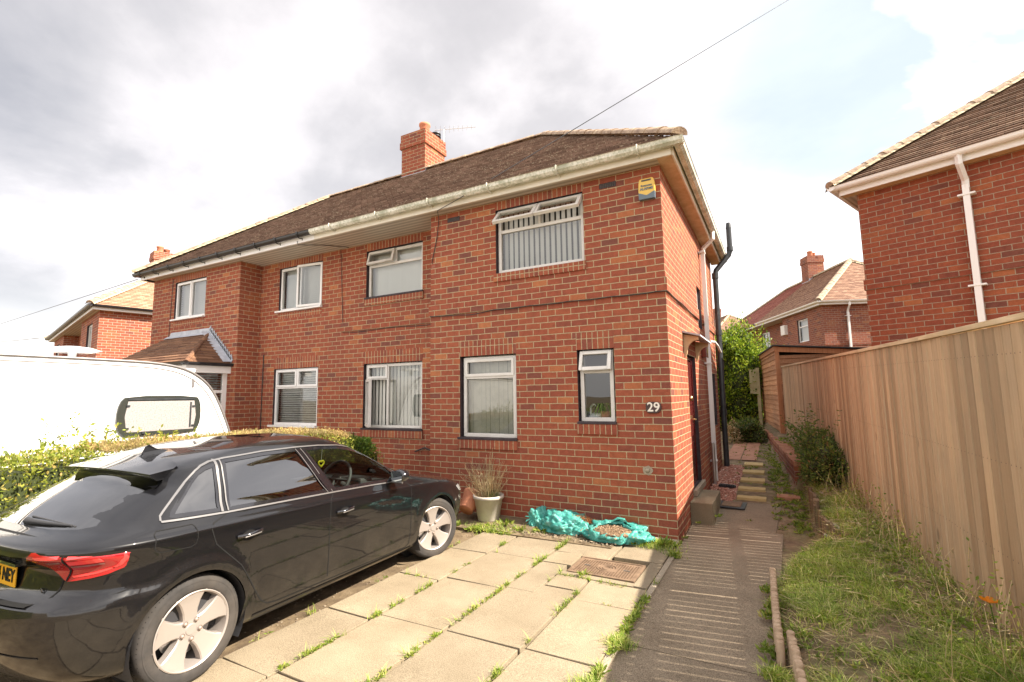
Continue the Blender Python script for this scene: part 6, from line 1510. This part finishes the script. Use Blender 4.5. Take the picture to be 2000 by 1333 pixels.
# orange poppy and the seed heads by the fence
def flower(name, p, h, lean, lab):
    root = empty(name, p); tag(root, lab, 'flower'); mb = MB(); tip = Vector((lean[0], lean[1], h)); mb.tube([(0, 0, 0), Vector((lean[0]*.3, lean[1]*.3, h*.6)), tip], .003, 5); mb.build('stem', M['green_bush'], root); return root, tip
fp = px(1933, 1177, 2.9); root, tip = flower('orange_poppy', (fp.x+.05, fp.y+.12, gz(fp.x, fp.y)-.02), 0, (0, 0), 'single orange poppy in the grass beside the fence') if False else (empty('orange_poppy', (fp.x, fp.y, fp.z-.18)), Vector((0, 0, .18)))
tag(root, 'single orange poppy in the grass beside the fence', 'flower')
mb = MB(); mb.tube([(.05, .05, -.10), (.02, .03, .05), (0, 0, .175)], .003, 5); mb.build('stem', M['green_bush'], root)
mb = MB()
for k in range(5):
    a = 2*PI*k/5; c = Vector((math.cos(a), math.sin(a), 0)); s_ = Vector((-math.sin(a), math.cos(a), 0)); mb.quad((0, 0, .175), c*.028-s_*.024+Vector((0, 0, .19)), c*.046-s_*.012+Vector((0, 0, .20)), c*.046+s_*.012+Vector((0, 0, .20)), c*.028+s_*.024+Vector((0, 0, .19)))
mb.build('petals', leafmat('poppy_petal', [(0, (.85,.22,.01)), (1, (.95,.33,.01))]), root)
tall = empty('tall_weeds', (2.05, -1.0, .2)); tag(tall, 'tall thin weed stems with pale and purple seed heads against the fence', 'plant')
L = []; mb = MB(T((-2.05, 1.0, -.2)))
for i in range(260):
    y = rng.uniform(-3.2, 2.0); x = fencex(y)-abs(rng.normal(.05, .16))-.03; h = rng.uniform(.08, .38)*(1 if rng.random() < .8 else 1.4); dx, dy = rng.normal(0, .08, 2); z = gz(x, y)
    mb.tube([(x, y, z), (x+dx*.4, y+dy*.4, z+h*.6), (x+dx, y+dy, z+h)], .0018, 4); m = 9; t = np.linspace(.2, 1, m)[:, None]; L.append(leafcloud(np.array([x, y, z])+t*np.array([dx, dy, h]), rng.normal(0, 1, (m, 3)), .026, .4, .5))
mb.build('stem', M['deadstem'], tall); o = npmesh('leaves', *merge(L), M['weed']); o.parent = tall; o.matrix_parent_inverse = Matrix.Translation(-tall.location)
# ================================================================== POTS
def pot(name, lab, p, r0_, r1_, h, mat, tilt=None):
    Mx = T(p) @ (tilt or Matrix()); root = empty(name, M=Mx); tag(root, lab, 'plant pot'); mb = MB()
    mb.lathe([(0, 0), (r0_*.95, 0), (r0_, .01), (r1_*.97, h*.86), (r1_*1.04, h*.87), (r1_*1.06, h), (r1_*.97, h), (r1_*.90, h*.86), (0, h*.84)], n=36, mi=0); mb.build('pot_shell', mat, root); mb = MB(); mb.lathe([(0, h*.9), (r1_*.93, h*.86)], n=20); mb.build('soil', M['soil'], root); return root, Mx
cw_ = nmat('aged_white_plastic', [(.3, (.45,.40,.34)), (.7, (.66,.61,.54))], 4, .55, .15, .004)
wp, Mx = pot('plant_pot', 'large white plastic pot with dead plant against the front wall', (-2.43, -.26, -.005), .145, .20, .33, cw_)
L = []; mb = MB()
for i in range(130):
    a = rng.uniform(0, 2*PI); r_ = rng.uniform(0, .15); h = rng.uniform(.10, .50); ln = rng.uniform(.02, .30); p0 = Vector((r_*math.cos(a), r_*math.sin(a), .30)); p2 = p0+Vector((ln*math.cos(a)-.03, ln*math.sin(a)*.6, h)); p1 = (p0+p2)/2+Vector(rng.normal(0, .012, 3)); mb.tube([p0, p1, p2], [.0022, .0018, .0010], 4)
    for q in range(3):
        pp = p0.lerp(p2, rng.uniform(.4, .95)); mb.tube([pp, pp+Vector((rng.normal(0, .04), rng.normal(0, .03), rng.uniform(.02, .08)))], .0009, 4)
for (ex, ez) in ((-.42, .36), (-.36, .43), (-.30, .40), (-.26, .30), (.10, .72), (.06, .66), (.13, .6), (.04, .55), (-.05, .5), (.0, .62)):
    mb.tube([(rng.uniform(-.05, .05), 0, .26), (ex*.5, -.03, .26+ez*.55), (ex, -.04, .25+ez)], [.004, .0035, .0025], 5)
mb.build('dead_stems', M['deadstem'], wp)
P = np.array([[.06, 0, .30]])+rng.normal(0, 1, (900, 3))*[.05, .05, .04]; V, F = blades(P, .07, .8, .0015); npmesh('moss_foliage', V, F, M['shrub'], wp)
tp, _ = pot('plant_pot', 'terracotta pot tipped on its side against the white pot', (-2.71, -.40, .12), .10, .14, .27, M['terracotta'], Matrix.Rotation(R(-50), 4, 'X') @ Matrix.Rotation(R(0), 4, 'Y'))
# ================================================================== BAGS
def bagmat():
    m, nt, b = newmat('teal_plastic_sack'); n = noise_of(nt, 9, 6); r = ramp(nt, n.outputs['Fac'], [(.3, (.03,.26,.22)), (.55, (.09,.42,.36)), (.72, (.34,.60,.54))]); nt.links.new(r.outputs['Color'], b.inputs['Base Color']); b.inputs['Roughness'].default_value = .32
    n2 = N(nt, 'ShaderNodeTexNoise', Scale=14, Detail=5, Distortion=1.5); tc = N(nt, 'ShaderNodeTexCoord'); nt.links.new(tc.outputs['Object'], n2.inputs['Vector']); bump(nt, b, n2.outputs['Fac'], .9, .03)
    out = nt.nodes['Material Output']; tl = N(nt, 'ShaderNodeBsdfTranslucent'); nt.links.new(r.outputs['Color'], tl.inputs[0]); mx = N(nt, 'ShaderNodeMixShader'); mx.inputs[0].default_value = .2; nt.links.new(b.outputs[0], mx.inputs[1]); nt.links.new(tl.outputs[0], mx.inputs[2]); nt.links.new(mx.outputs[0], out.inputs['Surface']); return m
BG = bagmat()
def sack(name, lab, c, r, seed, open_=False, knot=None):
    root = empty(name, c); tag(root, lab, 'sack'); bm = bmesh.new(); bmesh.ops.create_icosphere(bm, subdivisions=5, radius=1)
    for v in bm.verts:
        d = v.co.copy(); w = 1+.34*fbm(d.x*1.5+seed, d.y*1.5, d.z*1.5)
        rdg = 1-abs(mnoise.noise(Vector((d.x*4+seed, d.y*4, d.z*2.2)))); w += .20*(rdg-.75); wx = .5*mnoise.noise(d*2.2); rdg2 = 1-abs(mnoise.noise(Vector((d.x*11+seed+wx*3, d.y*8+wx*4, d.z*4)))); w += .11*(rdg2-.75); w += .05*(1-abs(mnoise.noise(Vector((d.x*20+wx*6, d.y*17, d.z*9+seed))))-.7)
        z = d.z; 
        if z < -.35: z = -.35-(z+.35)*-.25
        v.co = Vector((d.x*r[0]*w, d.y*r[1]*w, (z+.42)*r[2]*w))
        if v.co.z < 0: v.co.z = 0
    if open_:
        dl = [f for f in bm.faces if (lambda m: (m.x/(r[0]*.62))**2+((m.y+r[1]*.35)/(r[1]*.62))**2 < 1 and m.z > r[2]*.35)(f.calc_center_median())]; bmesh.ops.delete(bm, geom=dl, context='FACES')
    me = bpy.data.meshes.new('plastic'); bm.to_mesh(me); bm.free(); me.materials.append(BG)
    for p in me.polygons: p.use_smooth = True
    o = bpy.data.objects.new('plastic', me); COL.objects.link(o); o.parent = root
    if open_:
        mb = MB(); K = 60; ring = []
        for k in range(K+1):
            a = 2*PI*k/K; q = 1+.13*math.sin(a*3+seed)+.09*math.sin(a*5+1)+.05*math.sin(a*11); ring.append([Vector((r[0]*(.60+e_*.13)*q*math.cos(a), -r[1]*.35+r[1]*(.60+e_*.2)*q*math.sin(a), r[2]*(1.05+.28*math.sin(a)*1+h_+.05*math.sin(a*9+seed)))) for e_, h_ in ((-.25, -.15), (-.1, .02), (.15, .06), (.45, -.10), (.65, -.35), (.7, -.7))])
        V = [p for q in ring for p in q]; mb.add(V, [[k*6+j, k*6+j+1, (k+1)*6+j+1, (k+1)*6+j] for k in range(K) for j in range(5)], 0, True); mb.build('rolled_rim', BG, root)
        bm = bmesh.new(); bmesh.ops.create_icosphere(bm, subdivisions=5, radius=1)
        for v in bm.verts: w = 1+.25*fbm(v.co.x*4, v.co.y*4, v.co.z*4); v.co = Vector((v.co.x*r[0]*.66, v.co.y*r[1]*.7-r[1]*.35, r[2]*.72+max(-.3, v.co.z)*r[2]*.42*w))
        me = bpy.data.meshes.new('compost'); bm.to_mesh(me); bm.free(); me.materials.append(rndsoil); o = bpy.data.objects.new('compost', me); COL.objects.link(o); o.parent = root
        n = 500; P = np.stack([rng.normal(0, r[0]*.33, n), -r[1]*.45+rng.normal(0, r[1]*.33, n), np.zeros(n)], 1); P[:, 2] = r[2]*(.72+.42*np.sqrt(np.clip(1-(P[:, 0]/(r[0]*.66))**2-((P[:, 1]+r[1]*.35)/(r[1]*.7))**2, 0, 1))); V, F = leafcloud(P, rng.normal(0, 1, (n, 3)), .02, .3, .6); npmesh('wood_chips', V, F, chip, root)
    if knot:
        mb = MB(); kx, ky, kz = knot
        for k in range(9):
            a = 2*PI*k/9; e_ = Vector((kx+.08*math.cos(a), ky-.03, kz+.07*math.sin(a))); mb.quad((kx, ky, kz), e_, e_+Vector((.03*math.cos(a+.8), -.01, .03*math.sin(a+.8))))
        mb.build('knot', BG, root)
    return root
rndsoil = nmat('compost', [(.3, (.10,.06,.03)), (.5, (.22,.14,.08)), (.7, (.36,.25,.15))], 40, .95, 1, .02, bscale=60); chip = rndcol('wood_chip', [(0, (.13,.07,.04)), (.5, (.30,.19,.11)), (1, (.52,.38,.25))])
sack('tied_sack', 'small tied teal plastic sack at the left end of the row of bags', (-1.72, -.17, -.04), (.15, .13, .16), 3, knot=(-.02, -.13, .14))
sack('bulging_sack', 'bulging crumpled teal plastic sack in the middle of the row, under the dead fern', (-1.36, -.20, -.04), (.31, .20, .15), 8)
sack('open_sack', 'torn open teal plastic sack full of compost, right end of the row', (-.68, -.25, -.04), (.38, .25, .13), 15, open_=True)
mb = MB()
# loose plastic between sacks
rt_ = random.Random(2); V = []; nxs, nys = 26, 12
for j in range(nys):
    for i in range(nxs):
        x, y = -1.25+.42*i/(nxs-1), -.36+.22*j/(nys-1); e_ = fbm(x*4, y*4, 3); V.append((x+.04*e_, y+.05*fbm(x*3, y*3, 9), -.03+max(0, .07+.10*fbm(x*6, y*6, 1)-.9*(y+.25)**2*4)))
mb.add(V, [[j*nxs+i, j*nxs+i+1, (j+1)*nxs+i+1, (j+1)*nxs+i] for j in range(nys-1) for i in range(nxs-1)], 0, True); o = mb.build('plastic_sheet', BG); tag(o, 'loose crumpled teal plastic lying between the two big sacks', 'plastic sheet')
L = []
for i in range(16):
    m = 22; t = np.linspace(0, 1, m)[:, None]; a = rng.uniform(-.5, .6); ln = rng.uniform(.15, .42); Pq = np.array([-1.32+rng.normal(0, .05), -.17, .14])+t*np.array([math.cos(a)*ln, rng.normal(0, .05), math.sin(a)*ln*.45])-np.concatenate([0*t, 0*t, .08*t*t], 1); L.append(leafcloud(np.repeat(Pq, 2, 0), rng.normal(0, 1, (2*m, 3))*[.4, 1, .6], .03, .3, .25))
o = npmesh('dead_fern', *merge(L), M['fern']); tag(o, 'brown dead fern fronds lying on top of the crumpled sack', 'dead plant')
# ================================================================== SUN, SKY
SAZ, SEL = R(8), R(43.5)
sd = Vector((math.cos(SEL)*math.cos(SAZ), math.cos(SEL)*math.sin(SAZ), math.sin(SEL)))
sl = bpy.data.lights.new('sun', 'SUN'); sl.energy = 5.0; sl.angle = R(.53); sl.color = (1, .90, .77); so_ = bpy.data.objects.new('sun', sl); COL.objects.link(so_); so_.rotation_euler = sd.to_track_quat('Z', 'Y').to_euler()
w = bpy.data.worlds.new('World'); scene.world = w; w.use_nodes = True; nt = w.node_tree; bg = nt.nodes['Background']
sky = N(nt, 'ShaderNodeTexSky', sky_type='NISHITA', sun_disc=False); sky.sun_elevation = SEL; sky.sun_rotation = PI/2-SAZ; sky.air_density = 1; sky.dust_density = 2
tc = N(nt, 'ShaderNodeTexCoord'); sp = N(nt, 'ShaderNodeSeparateXYZ'); nt.links.new(tc.outputs['Generated'], sp.inputs[0])
def mth(op, a, b=None, c=None):
    m = N(nt, 'ShaderNodeMath', operation=op)
    for i, v in enumerate((a, b, c)):
        if v is None: continue
        if hasattr(v, 'links'): nt.links.new(v, m.inputs[i])
        else: m.inputs[i].default_value = v
    return m.outputs[0]
zz = mth('ADD', mth('MAXIMUM', sp.outputs['Z'], 0), .35); cx_ = mth('DIVIDE', sp.outputs['X'], zz); cy_ = mth('DIVIDE', sp.outputs['Y'], zz)
cb = N(nt, 'ShaderNodeCombineXYZ'); nt.links.new(cx_, cb.inputs[0]); nt.links.new(cy_, cb.inputs[1]); cb.inputs[2].default_value = SKYSEED
n1 = N(nt, 'ShaderNodeTexNoise', Scale=1.25, Detail=9, Roughness=.55, Distortion=.25); nt.links.new(cb.outputs[0], n1.inputs['Vector'])
n2 = N(nt, 'ShaderNodeTexNoise', Scale=2.1, Detail=8, Roughness=.5, Distortion=.4); nt.links.new(cb.outputs[0], n2.inputs['Vector'])
# the heavy grey cloud bank stands to the left (north-west) of the view
dl = N(nt, 'ShaderNodeVectorMath', operation='DOT_PRODUCT'); nt.links.new(tc.outputs['Generated'], dl.inputs[0]); dl.inputs[1].default_value = Vector(DARKDIR).normalized()
bank = N(nt, 'ShaderNodeMapRange', interpolation_type='SMOOTHSTEP'); nt.links.new(dl.outputs['Value'], bank.inputs[0]); bank.inputs[1].default_value = .66; bank.inputs[2].default_value = .98
thick = mth('MULTIPLY', mth('ADD', n1.outputs['Fac'], mth('MULTIPLY', n2.outputs['Fac'], .45)), 1.0)
shade = ramp(nt, thick, [(.56, (9.4, 8.9, 8.6)), (.84, (5.6, 5.4, 5.5))])
dsh = ramp(nt, mth('ADD', mth('MULTIPLY', thick, .85), 0), [(.48, (5.2, 4.9, 4.85)), (.60, (3.4, 3.25, 3.25)), (.71, (2.4, 2.34, 2.42)), (.84, (1.75, 1.75, 1.9))])
dl2 = N(nt, 'ShaderNodeVectorMath', operation='DOT_PRODUCT'); nt.links.new(tc.outputs['Generated'], dl2.inputs[0]); dl2.inputs[1].default_value = Vector((-.55, .75, .42)).normalized()
bk2 = N(nt, 'ShaderNodeMapRange', interpolation_type='SMOOTHSTEP'); nt.links.new(dl2.outputs['Value'], bk2.inputs[0]); bk2.inputs[1].default_value = .80; bk2.inputs[2].default_value = .97
lg = ramp(nt, thick, [(.50, (5.6, 5.3, 5.2)), (.68, (3.5, 3.32, 3.3)), (.85, (2.8, 2.65, 2.65))]); cc = mixc(nt, bk2.outputs[0], shade.outputs['Color'], lg.outputs['Color'])
cc = mixc(nt, bank.outputs[0], cc, dsh.outputs['Color'])
blue = ramp(nt, n2.outputs['Fac'], [(.44, (1, 1, 1)), (.50, (0, 0, 0))]); bb_ = N(nt, 'ShaderNodeVectorMath', operation='DOT_PRODUCT'); nt.links.new(tc.outputs['Generated'], bb_.inputs[0]); bb_.inputs[1].default_value = Vector(BLUEDIR).normalized()
bm_ = N(nt, 'ShaderNodeMapRange', interpolation_type='SMOOTHSTEP'); nt.links.new(bb_.outputs['Value'], bm_.inputs[0]); bm_.inputs[1].default_value = .955; bm_.inputs[2].default_value = .99
fb = mth('MULTIPLY', mth('MULTIPLY', blue.outputs['Color'], bm_.outputs[0]), .7)
skc = mixc(nt, .85, sky.outputs[0], (2.7, 3.35, 3.75)); skm = N(nt, 'ShaderNodeMix', data_type='RGBA')
cc = mixc(nt, fb, cc, skc)
# low haze near the horizon is bright and nearly white
hz = N(nt, 'ShaderNodeMapRange', interpolation_type='SMOOTHSTEP'); nt.links.new(sp.outputs['Z'], hz.inputs[0]); hz.inputs[1].default_value = .20; hz.inputs[2].default_value = .02; cc = mixc(nt, mth('MULTIPLY', hz.outputs[0], .75), cc, (9.6, 9.2, 8.8))
hsky = mixc(nt, .12, cc, sky.outputs[0])
nt.links.new(hsky, bg.inputs['Color']); bg.inputs['Strength'].default_value = .098
vs = scene.view_settings; vs.view_transform = 'Standard'; vs.look = 'None'; vs.exposure = EXPO; vs.gamma = 1; vs.use_curve_mapping = False
scene.cycles.max_bounces = 8; scene.cycles.transparent_max_bounces = 16; scene.cycles.caustics_reflective = False; scene.cycles.caustics_refractive = False; scene.cycles.sample_clamp_indirect = 6
scene.cycles.use_denoising = True
bpy.context.view_layer.update()
